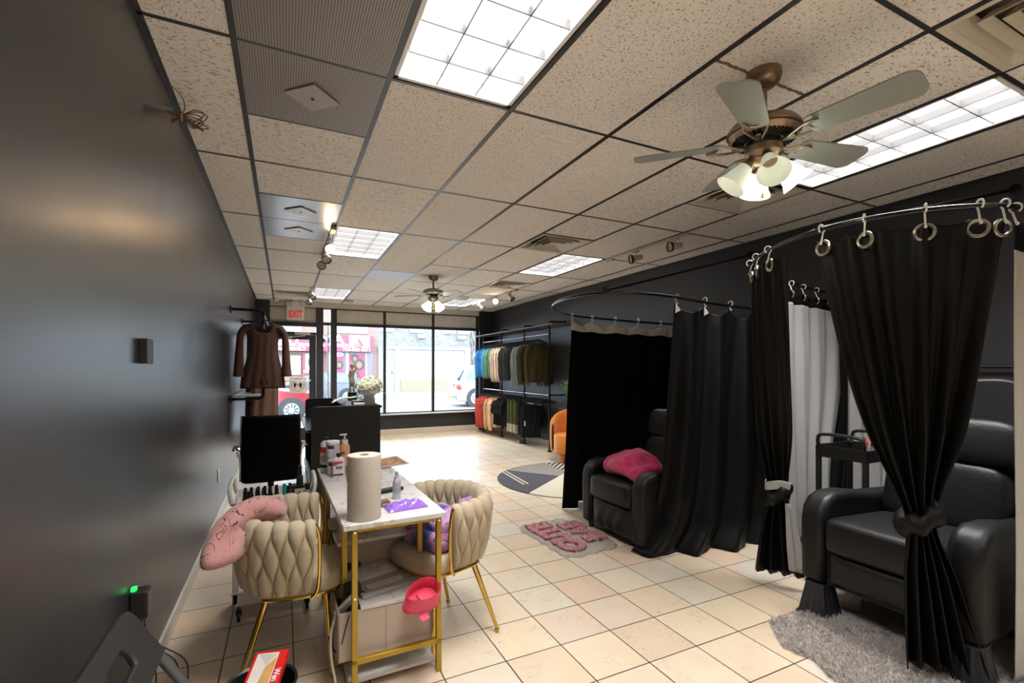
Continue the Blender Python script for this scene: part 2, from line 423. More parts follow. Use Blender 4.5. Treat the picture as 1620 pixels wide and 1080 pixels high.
g = MB(); g.cyl((-0.13, F0-0.03, 1.17), (0.47, F0-0.03, 1.17), 0.011); g.cyl((-0.11, F0-0.03, 1.17), (-0.11, F0+0.02, 1.17), 0.011); g.cyl((0.455, F0-0.03, 1.17), (0.455, F0+0.02, 1.17), 0.011)
g.build('push_bar', mat('brushed_aluminium', (0.7, 0.7, 0.72), 0.35, 0.9), leaf, world=True)
g = MB(); g.box2((0.18, F0-0.05, 2.075), (0.46, F0, 2.12)); g.box((0.25, F0-0.03, 2.04), (0.24, 0.02, 0.018), R=rot('Y', -6)); g.box((0.10, F0-0.03, 2.02), (0.07, 0.03, 0.035))
g.build('door_closer', OFFWHITE, leaf, world=True, bevel=0.004)
# paper notice on the door glass, with round red ring and two heads
nt_ = thing('door_notice', 'white square paper notice with red ring and two dark figures on door glass', 'sign', (0.24, F0+0.026, 0.93))
g = MB(); g.box2((-0.155, -0.003, 0), (0.155, 0.0, 0.30)); g.build('sheet', mat('notice_paper', (0.72, 0.70, 0.62), 0.7), nt_, flat=True)
g = MB(); g.tube([(0.118*math.cos(a), -0.004, 0.155+0.118*math.sin(a)) for a in [2*PI*k/28 for k in range(28)]], 0.006, 5, closed=True)
g.box((0, -0.004, 0.155), (0.22, 0.002, 0.008), R=rot('Y', 40)); g.build('ring', mat('notice_red', (0.62, 0.30, 0.24), 0.7), nt_)
g = MB()
for sx in (-0.05, 0.05):
    g = MB(); g.prism([(sx+0.026*math.cos(2*PI*q/14), 0.19+0.026*math.sin(2*PI*q/14)) for q in range(4, 18) if not 10 < q < 12][:10]+[(sx-0.016, 0.165), (sx-0.018, 0.10), (sx+0.018, 0.10), (sx+0.016, 0.165)][::1], 0.002, rot4('X', 90)); g.v = [p-Vector((0, 0.004, 0)) for p in g.v]
    g.build('figure', mat('notice_green', (0.16, 0.20, 0.15), 0.7), nt_)
# EXIT sign
e = thing('exit_sign', 'white emergency sign reading EXIT in red, hung over the glass door', 'exit sign', (0.19, 9.98, 2.34))
g = MB(); g.box2((-0.155, -0.03, 0), (0.155, 0.03, 0.23)); g.build('housing', mat('exit_white', (0.80, 0.78, 0.75), 0.45), e, bevel=0.006)
g = MB(); g.box2((-0.155, -0.035, 0.23), (0.155, 0.035, 0.345)); g.box2((-0.05, -0.03, 0.345), (0.05, 0.03, 0.385)); g.build('battery_case', mat('exit_white', (0.80, 0.78, 0.75), 0.45), e, bevel=0.006)
letters('lettering', 'EXIT', 0.185, mat('exit_red', (0.62, 0.03, 0.02), 0.5, emit=(0.8, 0.05, 0.02), es=0.15), e, (0, -0.0325, 0.105), bold=0.006, sx=0.62)
for sx in (-0.09, 0.09):
    g = MB(); g.lathe([(0.0, 0.0), (0.022, 0.0), (0.040, 0.03), (0.042, 0.045), (0.036, 0.045), (0.02, 0.02), (0, 0.02)], (sx, -0.035, 0.29), 18, R=rot('X', 90)); g.build('lamp_head', mat('lamp_head_glass', (0.75, 0.75, 0.73), 0.2), e)
# ---------------- ceiling lights
TUBE = mat('fluorescent_diffuser', (0.9, 0.9, 0.9), 0.5, emit=(1.0, 0.98, 0.95), es=0.36)
LOUV = mat('louver_white', (0.16, 0.16, 0.16), 0.3)
REFL = mat('lamp_reflector', (0.85, 0.85, 0.85), 0.4)
def light_fixture(i, j, lab, es=None):
    t = thing('ceiling_light', lab, 'ceiling light', (gx(i)+G/2, gy(j)+G, H), 0, 'recessed louvre ceiling lights')
    W = G/2-0.016; L = G-0.016
    g = MB()
    g.box2((-W, -L, 0.0), (-W+0.018, L, 0.09)); g.box2((W-0.018, -L, 0), (W, L, 0.09)); g.box2((-W, -L, 0), (W, -L+0.018, 0.09)); g.box2((-W, L-0.018, 0), (W, L, 0.09)); g.box2((-W, -L, 0.085), (W, L, 0.095))
    g.build('housing', REFL, t, flat=True)
    g = MB()
    for k in (-1, 1): g.box((k*W/3, 0, 0.022), (0.003, 2*L-0.04, 0.036))
    for k in range(-2, 3): g.box((0, k*L/3, 0.022), (2*W-0.04, 0.003, 0.036))
    g.build('louver', LOUV, t, flat=True)
    g = MB()
    for k in (-1, 1): g.box((k*W/3, 0, 0.002), (0.0045, 2*L-0.04, 0.003))
    for k in range(-2, 3): g.box((0, k*L/3, 0.002), (2*W-0.04, 0.0045, 0.003))
    g.build('louver_edge', mat('louver_edge_grey', (0.10, 0.09, 0.11), 0.4), t, flat=True)
    g = MB(); g.box2((-W+0.02, -L+0.02, 0.062), (W-0.02, L-0.02, 0.066)); g.build('diffuser', TUBE, t, flat=True)
    ld = bpy.data.lights.get('fixture_light')
    if ld is None:
        ld = bpy.data.lights.new('fixture_light', 'AREA'); ld.shape = 'RECTANGLE'; ld.size = 2*W-0.05; ld.size_y = 2*L-0.05
        ld.energy = 14.0; ld.color = (1.0, 0.98, 0.96); ld.spread = math.radians(112)
    lo = bpy.data.objects.new('lamp_light', ld); C.objects.link(lo); lo.parent = t; lo.location = (0, 0, 0.058)
    return t
light_fixture(2, -2, 'large louvred ceiling light cut off by the top edge of the photo')
light_fixture(2, 4, 'louvred ceiling light beside the glowing track spotlight')
light_fixture(2, 10, 'far small louvred ceiling light to the right of the exit sign')
light_fixture(6, 4, 'louvred ceiling light next to the square vent above the pipe rack')
light_fixture(6, 10, 'far louvred ceiling light seen behind the blades of the far fan')
light_fixture(6, -2, 'louvred ceiling light behind the near fan, top right')
# lights added in the unseen rear so floor bounce brightens the ceiling
for (i, j, lb) in ((2, -6, 'added unseen louvred light in the rear of the shop, left side, first behind the camera'), (6, -6, 'added unseen louvred light in the rear of the shop, right side, first behind the camera'), (2, -10, 'added unseen louvred light in the rear of the shop, left side, farthest back'), (6, -10, 'added unseen louvred light in the rear of the shop, right side, farthest back')):
    t = light_fixture(i, j, lb)
# ---------------- vents
VM = mat('vent_cream', (0.66, 0.60, 0.50), 0.4)
def vent(i, j, lab):
    t = thing('ceiling_vent', lab, 'ceiling vent', (gx(i)+G/2, gy(j)+G/2, H), 0, 'square ceiling air vents')
    W = G/2-0.012
    def ring(g, a, b_, z0, z1):
        vs = []
        for (r, z) in ((a, z0), (b_, z1)): vs += [(-r, -r, z), (r, -r, z), (r, r, z), (-r, r, z)]
        g.add(vs, [(k, (k+1) % 4, 4+(k+1) % 4, 4+k) for k in range(4)])
    g = MB(); ring(g, W, W-0.03, -0.006, -0.004); ring(g, W-0.03, W-0.07, -0.004, 0.05); g.build('frame', VM, t, flat=True, solid=0.002)
    for k, r in enumerate((0.205, 0.15, 0.095)):
        g = MB(); ring(g, r, r-0.028, -0.012, 0.022); g.build('louver', VM, t, flat=True, solid=0.003)
    g = MB(); g.box((0, 0, 0.004), (0.09, 0.09, 0.006)); g.build('centre_plate', VM, t, flat=True)
    g = MB(); g.box((0, 0, 0.10), (2*W, 2*W, 0.004))
    for sx, sy, dx, dy in ((-W, 0, 0.004, 2*W), (W, 0, 0.004, 2*W), (0, -W, 2*W, 0.004), (0, W, 2*W, 0.004)): g.box((sx, sy, 0.05), (dx, dy, 0.10))
    g.build('duct', mat('duct_dark', (0.10, 0.085, 0.07), 0.7), t, flat=True)
vent(5, -3, 'square ceiling vent cut off by the top right corner of the photo')
vent(6, 0, 'square ceiling vent under the lamps of the near fan')
vent(5, 3, 'square ceiling vent at the corner of the middle louvred light')
vent(6, 7, 'square ceiling vent lit warm beside the three track spotlights')
vent(1, 11, 'square ceiling vent just above the exit sign')
# ---------------- metal ceiling panels
def perf(name, col, dark, pitch, metal, rough):
    n = NB(name, rough=rough, metal=metal)
    q = n.vmath('MULTIPLY', n.pos, (1/pitch, 1/pitch, 0)); a, c2, _ = n.sep(n.vmath('FRACTION', q))
    d = n.math('ADD', n.math('POWER', n.math('SUBTRACT', a, 0.5), 2.0), n.math('POWER', n.math('SUBTRACT', c2, 0.5), 2.0))
    dot = n.math('LESS_THAN', d, 0.085); n.color(n.mix(dot, col, dark)); return n.m
PF = perf('perforated_metal', (0.36, 0.33, 0.31), (0.05, 0.045, 0.045), 0.0105, 0.2, 0.5)
PF2 = perf('fine_perforated_metal', (0.66, 0.64, 0.66), (0.3, 0.3, 0.32), 0.012, 0.2, 0.5)
SM = NB('smooth_steel', rough=0.3, metal=0.75)
SM.color(SM.mix(SM.noise(SM.pos, 4, 3), (0.42, 0.42, 0.42), (0.60, 0.59, 0.58)))
def panel(i, j0, j1, m, lab, plate=None, pm=None):
    t = thing('metal_ceiling_panel', lab, 'ceiling panel', (gx(i)+G/2, (gy(j0)+gy(j1))/2, H), 0, 'metal panels set into the ceiling')
    W = G/2-0.012; L = (j1-j0)*G/2-0.009
    g = MB(); g.box2((-W, -L, -0.003), (W, L, -0.0005)); g.build('sheet', m, t, flat=True)
    if plate:
        g = MB(); r = 0.125; g.prism([(0, -r), (r, 0), (0, r), (-r, 0)], 0.008, Matrix.Translation((0, 0, -0.013))); g.build('diamond_plate', pm or m, t, flat=True, bevel=0.003)
    g = MB(); g.lathe([(0.008, 0), (0.008, 0.003), (0.003, 0.004)], (0, 0, -0.018 if plate else -0.007), 10); g.build('screw', BLK_METAL, t)
panel(1, -2, 0, PF, 'long perforated grey metal ceiling panel cut off by the top edge')
panel(1, 0, 1, PF, 'perforated grey metal ceiling panel with a diamond plate', True, mat('diamond_grey', (0.40, 0.36, 0.34), 0.5, 0.2))
panel(1, 3, 4, SM.m, 'shiny steel ceiling panel with diamond, nearer of the pair', True, mat('diamond_steel', (0.7, 0.68, 0.66), 0.4, 0.5))
panel(1, 4, 5, SM.m, 'shiny steel ceiling panel with diamond, farther of the pair beside the track light', True, mat('diamond_steel', (0.7, 0.68, 0.66), 0.4, 0.5))
panel(3, 7, 8, PF2, 'pale finely perforated ceiling panel in front of the far fan')
# ragged brown crack of the tile that carries the near fan
b = MB(); pts = []; n = 40
for k in range(n+1):
    x_ = gx(4)+0.015+(G-0.03)*k/n; pts.append((x_, 1.43+0.006*noise.noise(Vector((x_*30, 0, 0)))))
vs = []
for k, (x_, y_) in enumerate(pts):
    wd = 0.007+0.005*noise.noise(Vector((x_*60, 3, 0))); vs += [(x_, y_-wd, H-0.002), (x_, y_+wd, H-0.002), (x_, y_+wd, H+0.004), (x_, y_-wd, H+0.004)]
b.add(vs, [(4*k+q, 4*k+4+q, 4*k+4+(q+1) % 4, 4*k+(q+1) % 4) for k in range(n) for q in range(4)])
struct(b.build('trim_5', mat('torn_tile_edge', (0.20, 0.12, 0.055), 0.9), flat=True))
# ================================================================== FANS
BRONZE = mat('brushed_bronze', (0.30, 0.21, 0.14), 0.34, 0.9)
BLADE = mat('grey_green_blade', (0.30, 0.32, 0.29), 0.35, bump=(50, 0.05))
BLADEW = mat('pale_blade', (0.45, 0.44, 0.41), 0.4)
OPAL = mat('frosted_glass_shade_glow', (0.75, 0.76, 0.66), 0.4, emit=(0.95, 1.0, 0.80), es=0.12)  # weak glow put into the glass of shades whose bulbs are off
OPALON = mat('frosted_glass_shade_lit', (0.85, 0.86, 0.75), 0.4, emit=(0.95, 1.0, 0.85), es=1.6)
BULB = mat('lit_bulb', (1, 1, 1), 0.4, emit=(1.0, 0.95, 0.82), es=14)
def fan(name, loc, drop, ph, lab, R=0.56, blade=BLADE, lamps=(1, 1, 1, 1), lph=0.0, s=1.0, body=BRONZE):
    t = thing(name, lab, 'ceiling fan', (loc[0], loc[1], H))
    g = MB(); g.lathe([(0, 0), (0.072, 0), (0.074, -0.018), (0.066, -0.045), (0.045, -0.062), (0.030, -0.068), (0, -0.068)], n=28); g.build('canopy', body, t)
    g = MB(); g.cyl((0, 0, -0.06), (0, 0, -drop), 0.0135); g.build('downrod', body, t)
    z = -drop
    g = MB(); g.lathe([(0.0, z), (0.03, z), (0.085, z-0.010), (0.135, z-0.030), (0.15, z-0.05), (0.152, z-0.062), (0.144, z-0.066), (0.147, z-0.074), (0.138, z-0.080), (0.128, z-0.092), (0.075, z-0.100), (0, z-0.10)], n=40); g.build('motor_housing', body, t)
    g = MB()
    for k in range(44):
        a = 2*PI*k/44; g.box((0.103*math.cos(a), 0.103*math.sin(a), z-0.099), (0.050, 0.0045, 0.007), R=Matrix.Rotation(a, 3, 'Z'))
    g.build('cooling_slots', mat('slot_black', (0.01, 0.01, 0.01), 0.5), t)
    zb = z-0.115
    g = MB(); g.lathe([(0, z-0.09), (0.07, z-0.09), (0.07, z-0.128), (0, z-0.128)], n=24); g.build('flywheel', BLKP, t)
    for k in range(5):
        a = ph+2*PI*k/5
        M = Matrix.Translation((0, 0, zb)) @ Matrix.Rotation(a, 4, 'Z')
        g = MB()
        g.tube(catmull([(0.06, 0, -0.004), (0.10, 0.012, -0.008), (0.14, 0.03, -0.004), (0.19, 0.046, 0.004), (0.235, 0.035, 0.006)], 5), 0.0055, 6, M=M)
        g.tube(catmull([(0.06, 0, -0.004), (0.10, -0.012, -0.008), (0.14, -0.03, -0.004), (0.19, -0.046, 0.004), (0.235, -0.035, 0.006)], 5), 0.0055, 6, M=M)
        g.tube(catmull([(0.235, 0.035, 0.006), (0.20, 0.022, 0.006), (0.19, 0.0, 0.006), (0.20, -0.022, 0.006), (0.235, -0.035, 0.006)], 5), 0.005, 6, M=M)
        g.box((0.09, 0, -0.005), (0.08, 0.018, 0.006), M=M)
        br = g.build('blade_bracket', mat('bracket_metal', (0.42, 0.36, 0.28), 0.3, 0.9), t)
        x0, x1 = 0.185, R; w0, w1 = 0.056, 0.076; out = []
        out += [(x0, -w0+0.01), (x0+0.02, -w0)]; out += [(x1-0.045, -w1)]
        for q in range(7):
            an = -PI/2+PI*q/6; out.append((x1-0.045+0.045*math.cos(an), math.copysign(w1-0.045, math.sin(an)) if abs(math.sin(an)) > 1e-6 else 0 if False else (w1-0.045)*math.sin(an)+0.045*0))
        out = [(x0, -w0+0.012), (x0+0.012, -w0)]+[(x1-0.045+0.045*math.cos(-PI/2+PI/2*q/5), -(w1-0.045)+0.045*math.sin(-PI/2+PI/2*q/5)) for q in range(6)]+[(x1-0.045+0.045*math.cos(PI/2*q/5), (w1-0.045)+0.045*math.sin(PI/2*q/5)) for q in range(6)]+[(x0+0.012, w0), (x0, w0-0.012)]
        g = MB(); g.prism(out, 0.006, M @ Matrix.Translation((0, 0, 0.008)) @ rot4('X', -13)); g.build('blade', blade, t, ang=50)
    zl = z-0.128
    g = MB(); g.lathe([(0, zl), (0.075, zl), (0.078, zl-0.03), (0.06, zl-0.05), (0.062, zl-0.058), (0.035, zl-0.075), (0, zl-0.08)], n=28); g.build('light_kit', body, t)
    for k in range(4):
        a = lph+PI/2*k; d = Vector((math.cos(a), math.sin(a), 0))
        ax = (d*0.62+Vector((0, 0, -0.78))).normalized()
        p0 = d*0.045+Vector((0, 0, zl-0.045))
        Rm = ax.to_track_quat('Z', 'Y').to_matrix()
        g = MB(); g.lathe([(0, 0), (0.016, 0), (0.020, 0.03), (0.030, 0.035), (0.031, 0.06), (0, 0.06)], p0, 18, R=Rm); arm = g.build('lamp_arm', body, t)
        on = lamps[k]
        prof = [(0.030, 0.045), (0.034, 0.062), (0.042, 0.085), (0.047, 0.105), (0.053, 0.125), (0.066, 0.148), (0.0665, 0.151), (0.063, 0.149), (0.050, 0.126), (0.044, 0.105), (0.039, 0.085), (0.031, 0.063), (0.028, 0.046)]
        g = MB(); n = 60; rib = []
        vs = []; fs = []
        for (r, zz) in prof:
            for q in range(n):
                an = 2*PI*q/n; rr = r*(1+0.012*(q % 2)); vs.append(Rm @ Vector((rr*math.cos(an), rr*math.sin(an), zz))+p0)
        for i in range(len(prof)-1):
            for q in range(n): fs.append((i*n+q, i*n+(q+1) % n, (i+1)*n+(q+1) % n, (i+1)*n+q))
        g.add(vs, fs); sh = g.build('lamp_shade', OPALON if on else OPAL, t, label='lit glass bell shade' if on else 'unlit glass bell shade with added weak glow')
        if on:
            g = MB(); g.lathe([(0, 0.05), (0.012, 0.055), (0.026, 0.09), (0.024, 0.11), (0.0, 0.125)], p0, 16, R=Rm); g.build('bulb', BULB, sh)
    for k, (px_, py_, ln) in enumerate(((0.04, 0.035, 0.13), (-0.01, -0.03, 0.10))):
        g = MB(); g.cyl((px_, py_, zl-0.05), (px_, py_, zl-0.05-ln), 0.0012, n=5); g.lathe([(0, 0), (0.006, 0.004), (0.0065, 0.012), (0.002, 0.03), (0, 0.03)], (px_, py_, zl-0.05-ln-0.028), 10)
        g.build('pull_chain', mat('chain_gold', (0.6, 0.4, 0.05), 0.3, 0.8), t)
    return t
fan('ceiling_fan', (1.92, 1.403), 0.205, math.radians(-81), 'near ceiling fan of dull bronze with grey-green blades and four bell lamps', lamps=(1, 1, 0, 0), lph=math.radians(-38))
fan('ceiling_fan', (1.913, 6.55), 0.17, math.radians(-66), 'far ceiling fan with pale blades and three visible bell lamps', lamps=(1, 1, 1, 1), blade=BLADEW, lph=math.radians(-65), body=mat('pewter_body', (0.34, 0.29, 0.24), 0.4, 0.8))

# ================================================================== TRACK LIGHTS
TRK = mat('track_light_cream', (0.58, 0.54, 0.45), 0.4)
WARMB = mat('warm_lit_spot', (1, 0.9, 0.7), 0.4, emit=(1.0, 0.62, 0.30), es=30)
SPOTOFF = mat('unlit_spot_glass', (0.5, 0.5, 0.47), 0.25)
def track(p0, p1, heads, lab, name='track_light'):
    """heads: (fraction, aim direction, lit)"""
    a = Vector(p0); b_ = Vector(p1); t = thing(name, lab, 'track light', (a.x, a.y, H))
    g = MB(); dr = (b_-a); L = dr.length; d = dr.normalized(); sd = Vector((-d.y, d.x, 0))
    Rm = Matrix((d, sd, Vector((0, 0, 1)))).transposed()
    g.box((dr/2)+Vector((0, 0, -0.012)), (L, 0.035, 0.02), R=Rm); g.build('track', TRK, t, bevel=0.002)
    g = MB(); g.box(d*0.06+Vector((0, 0, -0.026)), (0.13, 0.05, 0.028), R=Rm); g.build('feed_box', TRK, t, bevel=0.004)
    for (fr_, aim, lit) in heads:
        p = dr*fr_; ax = Vector(aim).normalized(); Rq = ax.to_track_quat('Z', 'Y').to_matrix()
        j = p+Vector((0, 0, -0.10))
        g = MB(); g.box(p+Vector((0, 0, -0.03)), (0.05, 0.03, 0.02), R=Rm); g.cyl(p+Vector((0, 0, -0.03)), j, 0.006); st = g.build('head_stem', TRK, t)
        g = MB(); c0 = j-ax*0.05
        g.lathe([(0, -0.015), (0.026, -0.015), (0.030, 0.0), (0.030, 0.055), (0.044, 0.075), (0.050, 0.10), (0.050, 0.115), (0.046, 0.112), (0.030, 0.08), (0, 0.08)], c0, 22, R=Rq); g.build('spot_head', TRK, t)
        g = MB(); g.lathe([(0.0505, 0.10), (0.0515, 0.125), (0.046, 0.125), (0.044, 0.112)], c0, 22, R=Rq, caps=False); g.build('head_rim', mat('rim_dark', (0.10, 0.09, 0.07), 0.4, 0.5), t)
        g = MB(); g.lathe([(0, 0.112), (0.030, 0.109), (0.045, 0.106), (0.045, 0.10)], c0, 20, R=Rq); g.build('spot_bulb', WARMB if lit else SPOTOFF, t, label='glowing warm bulb' if lit else None)
    return t
track((0.41, 4.62, H), (0.40, 6.0, H), [(0.30, (0.0, -0.80, -0.48), 1), (0.62, (0.05, -0.7, -0.7), 0), (0.88, (-0.3, -0.7, -0.6), 0)], 'cream track light with one glowing and two unlit spots, over the left aisle')
track((0.41, 8.2, H), (0.40, 9.4, H), [(0.18, (0.25, -0.6, -0.75), 0), (0.75, (-0.2, -0.5, -0.8), 0)], 'cream track light with unlit spots between the exit sign and the far window')
track((3.48, 4.60, H), (3.50, 3.36, H), [(0.42, (-0.85, 0.30, -0.22), 0), (0.88, (-0.85, 0.20, -0.15), 0)], 'cream track light with two unlit spots above the far curtain booth')
track((3.44, 6.95, H), (3.46, 9.0, H), [(0.12, (0.5, -0.35, -0.8), 0), (0.42, (-0.5, -0.75, -0.15), 1), (0.80, (0.75, 0.0, -0.5), 0)], 'cream track light with three spots, middle one glowing, above the pipe rack')
tag(MB().lathe([(0, 0), (0.045, 0), (0.045, -0.03), (0.03, -0.055), (0, -0.06)], (-0.14, 9.9, H), 20).build('security_camera', mat('camera_white', (0.68, 0.67, 0.65), 0.35)), 'small white dome security camera at the ceiling left of the exit sign', 'camera')
tag(MB().box((1.12, 9.55, H-0.03), (0.14, 0.07, 0.045)).build('motion_sensor', mat('sensor_cream', (0.62, 0.57, 0.46), 0.4), bevel=0.008), 'small cream box on the ceiling above the door post', 'sensor')

# ================================================================== CURTAINS
def interp_rows(rows, t):
    """rows: list of (t, [pts], amp). cubic in t"""
    k = 0
    while k < len(rows)-2 and rows[k+1][0] < t: k += 1
    a, b_ = rows[k], rows[k+1]; u = (t-a[0])/(b_[0]-a[0]); u = min(1, max(0, u))
    pa = rows[k-1] if k > 0 else a; pb = rows[k+2] if k+2 < len(rows) else b_
    def cr(p0, p1, p2, p3):
        h = b_[0]-a[0]
        m1 = (p2-p0)*(h/max(1e-6, (b_[0]-pa[0]))) if k > 0 else (p2-p1)
        m2 = (p3-p1)*(h/max(1e-6, (pb[0]-a[0]))) if k+2 < len(rows) else (p2-p1)
        u2, u3 = u*u, u*u*u
        return (2*u3-3*u2+1)*p1+(u3-2*u2+u)*m1+(-2*u3+3*u2)*p2+(u3-u2)*m2
    pts = [cr(pa[1][i], a[1][i], b_[1][i], pb[1][i]) for i in range(len(a[1]))]
    return pts, a[2]*(1-u)+b_[2]*u
def cloth_sheet(rows, folds, nu=160, nv=60, t0=0.0, t1=1.0, seed=0, sag=None, irr=0.35, off=0.0, shear=0.0):
    R_ = [(t, resample(catmull(p, 8) if len(p) > 2 else p, nu), a) for (t, p, a) in rows]
    g = MB(); vs = []
    for j in range(nv+1):
        t = t0+(t1-t0)*j/nv; pts, amp = interp_rows(R_, t)
        for i in range(nu+1):
            a = pts[max(0, i-2)]; b_ = pts[min(nu, i+2)]; d = b_-a; nrm = Vector((-d.y, d.x, 0))
            nrm = nrm.normalized() if nrm.length > 1e-7 else Vector((1, 0, 0))
            u = i/nu; w_ = u+irr*0.05*noise.noise(Vector((u*4, t*1.2, seed)))
            k = math.sin(2*PI*folds*w_+seed)+0.35*math.sin(2*PI*folds*2.0*w_+1.3+seed*2+t*2)
            k += 0.8*noise.noise(Vector((u*folds*0.8, t*2.2, seed+5)))
            p = pts[i]+nrm*(amp*k+off)
            if sag: p = p-Vector((0, 0, sag[1]*abs(math.sin(PI*sag[0]*u))*max(0, 1-t*14)))
            vs.append(p)
    fs = [(j*(nu+1)+i, j*(nu+1)+i+1, (j+1)*(nu+1)+i+1, (j+1)*(nu+1)+i) for j in range(nv) for i in range(nu)]
    g.add(vs, fs); return g
def hook(t, p, railz, ringR=0.0, d=(1, 0, 0), white=True):
    g = MB(); D = Vector(d).normalized(); n_ = Vector((-D.y, D.x, 0))
    P_ = Vector(p); top = Vector((p[0], p[1], railz))
    loop = [top+n_*0.020*math.cos(a)+Vector((0, 0, 0.020*math.sin(a)+0.0)) for a in [math.radians(q) for q in range(-60, 241, 25)]]
    g.tube(loop[::-1]+[P_+n_*(-0.004)], 0.0042, 6); g.sq(P_+n_*(-0.006), (0.014, 0.014, 0.014), 1, 1, 8, 6)
    return g.build('hook', mat('hook_white', (0.70, 0.69, 0.66), 0.35), t, world=True)
GROM = mat('grommet_nickel', (0.42, 0.38, 0.30), 0.3, 0.95)
def grommet(t, p, d, R=0.034):
    D = Vector(d); D.z = 0; D.normalize(); Z = Vector((0, 0, 1))
    g = MB(); g.tube([Vector(p)+D*R*math.cos(a)+Z*R*math.sin(a) for a in [2*PI*k/28 for k in range(28)]], 0.0075, 8, closed=True)
    return g.build('grommet', GROM, t, world=True)
# ---- rails
def rail(path, lab, stay=None, name='curtain_rail'):
    P_ = catmull(path, 10); base = P_[len(P_)//2]
    t = thing(name, lab, 'curtain rail', path[-1])
    g = MB(); g.tube(P_, 0.0125, 12); g.build('rod', mat('glossy_black_rod', (0.012, 0.012, 0.013), 0.2, 0.5, coat=0.5), t, world=True)
    if stay:
        g = MB(); g.cyl(stay[0], stay[1], 0.011); g.build('stay_bar', BLK_METAL, t, world=True)
        g = MB(); g.lathe([(0, 0), (0.034, 0), (0.034, 0.012), (0.015, 0.02), (0, 0.02)], stay[1], 16, R=rot('Y', -90)); g.build('flange', BLK_METAL, t, world=True)
        g = MB(); g.tube([Vector(stay[0])+Vector((0, 0, -0.02)), Vector(stay[0])+Vector((0, 0, 0.03))], 0.017, 10); g.build('connector', BLK_METAL, t, world=True)
    g = MB()
    for e_ in (path[0], path[-1]): g.lathe([(0, 0), (0.034, 0), (0.034, 0.012), (0.015, 0.02), (0, 0.02)], (XR, e_[1], e_[2]), 16, R=rot('Y', -90))
    g.build('wall_flange', BLK_METAL, t, world=True)
    return t
RAIL1 = [(XR, 4.20, 1.93), (3.7, 4.22, 1.94), (3.1, 4.22, 1.955), (2.72, 4.15, 1.962), (2.40, 3.93, 1.965), (2.15, 3.62, 1.965), (2.02, 3.25, 1.965), (2.03, 2.92, 1.962), (2.22, 2.70, 1.957), (2.55, 2.645, 1.95), (2.92, 2.62, 1.92), (3.45, 2.60, 1.895), (XR, 2.60, 1.88)]
rail(RAIL1, 'black U-shaped curtain rail of the far booth, fixed to the right wall', stay=((2.10, 2.80, 1.975), (XR, 3.33, 2.588)))
RAIL2 = [(XR, 2.42, 2.04), (3.9, 2.42, 2.06), (3.45, 2.40, 2.10), (3.05, 2.30, 2.12), (2.76, 2.06, 2.125), (2.56, 1.74, 2.125), (2.47, 1.42, 2.12), (2.53, 1.16, 2.115), (2.68, 0.99, 2.115), (2.92, 0.885, 2.115), (3.4, 0.84, 2.10), (XR, 0.83, 2.08)]
rail(RAIL2, 'black curved curtain rail of the near booth with silver rings', stay=((2.50, 1.52, 2.135), (XR, 1.36, 2.592)))
HEAD = mat('header_linen', (0.60, 0.56, 0.50), 0.8, bump=(80, 0.3), var=(40, 0.2))
# ---- booth 1, far curtain (white header)
def drop(path, z1, k=None): return [Vector((p[0]+(k[0] if k else 0), p[1]+(k[1] if k else 0), z1)) for p in path]
topA = [(4.28, 4.20, 1.90), (3.6, 4.21, 1.905), (3.05, 4.20, 1.91), (2.74, 4.13, 1.915), (2.66, 4.09, 1.915)]
t = thing('booth_curtain', 'black curtain with pale header on the far side of the far booth, behind the recliner', 'curtain', (3.4, 4.15, 0), 0)
botA = [(4.25, 4.22, 0.01), (3.6, 4.20, 0.01), (3.05, 4.15, 0.01), (2.72, 4.08, 0.01), (2.52, 3.99, 0.01)]
rowsA = [(0, topA, 0.015), (0.5, [Vector((a[0]*0.72+b_[0]*0.28, a[1]*0.72+b_[1]*0.28, 0.95)) for a, b_ in zip(topA, botA)], 0.035), (1, botA, 0.05)]
cloth_sheet(rowsA, 5.5, seed=1, sag=(5, 0.06), t0=0.055).build('panel', BLKCLOTH, t, world=True, solid=0.003, ang=180)
cloth_sheet(rowsA, 5.5, nv=5, seed=1, sag=(5, 0.06), t0=0.0, t1=0.056).build('header', HEAD, t, world=True, solid=0.003, ang=180, label='pale header band with hook holes')
for u in range(6):
    pp = resample(topA, 100)[int(u*20)]; q = resample([(p[0], p[1], p[2]) for p in RAIL1[:5]], 100)[min(100, int(u*15.5))]
    hook(t, (pp.x, pp.y, pp.z), 1.955-0.004*(4.28-pp.x < 0.5)*4, d=(1, 0, 0))
# ---- booth 1, near curtain, floor-length satin with trailing hem
topB = [(2.645, 2.66, 1.90), (2.95, 2.62, 1.885), (3.3, 2.60, 1.865), (3.7, 2.60, 1.855), (4.2, 2.60, 1.845)]
midB = [(2.60, 2.68, 1.1), (2.9, 2.60, 1.1), (3.3, 2.58, 1.1), (3.7, 2.58, 1.1), (4.2, 2.6, 1.1)]
lowB = [(2.52, 2.74, 0.25), (2.85, 2.62, 0.25), (3.3, 2.57, 0.25), (3.7, 2.57, 0.25), (4.2, 2.6, 0.25)]
botB = [(2.36, 2.80, 0.012), (2.75, 2.62, 0.012), (3.2, 2.54, 0.012), (3.7, 2.54, 0.012), (4.2, 2.6, 0.012)]
t = thing('booth_curtain', 'black satin curtain on the near side of the far booth, hem trailing on the tiles', 'curtain', (3.3, 2.6, 0), 0)
rowsB = [(0, topB, 0.016), (0.42, midB, 0.035), (0.86, lowB, 0.045), (1, botB, 0.05)]
cloth_sheet(rowsB, 5.5, nu=240, nv=90, seed=2, sag=(6, 0.055)).build('panel', SATIN, t, world=True, solid=0.003, ang=180)
PB = resample(topB, 120)
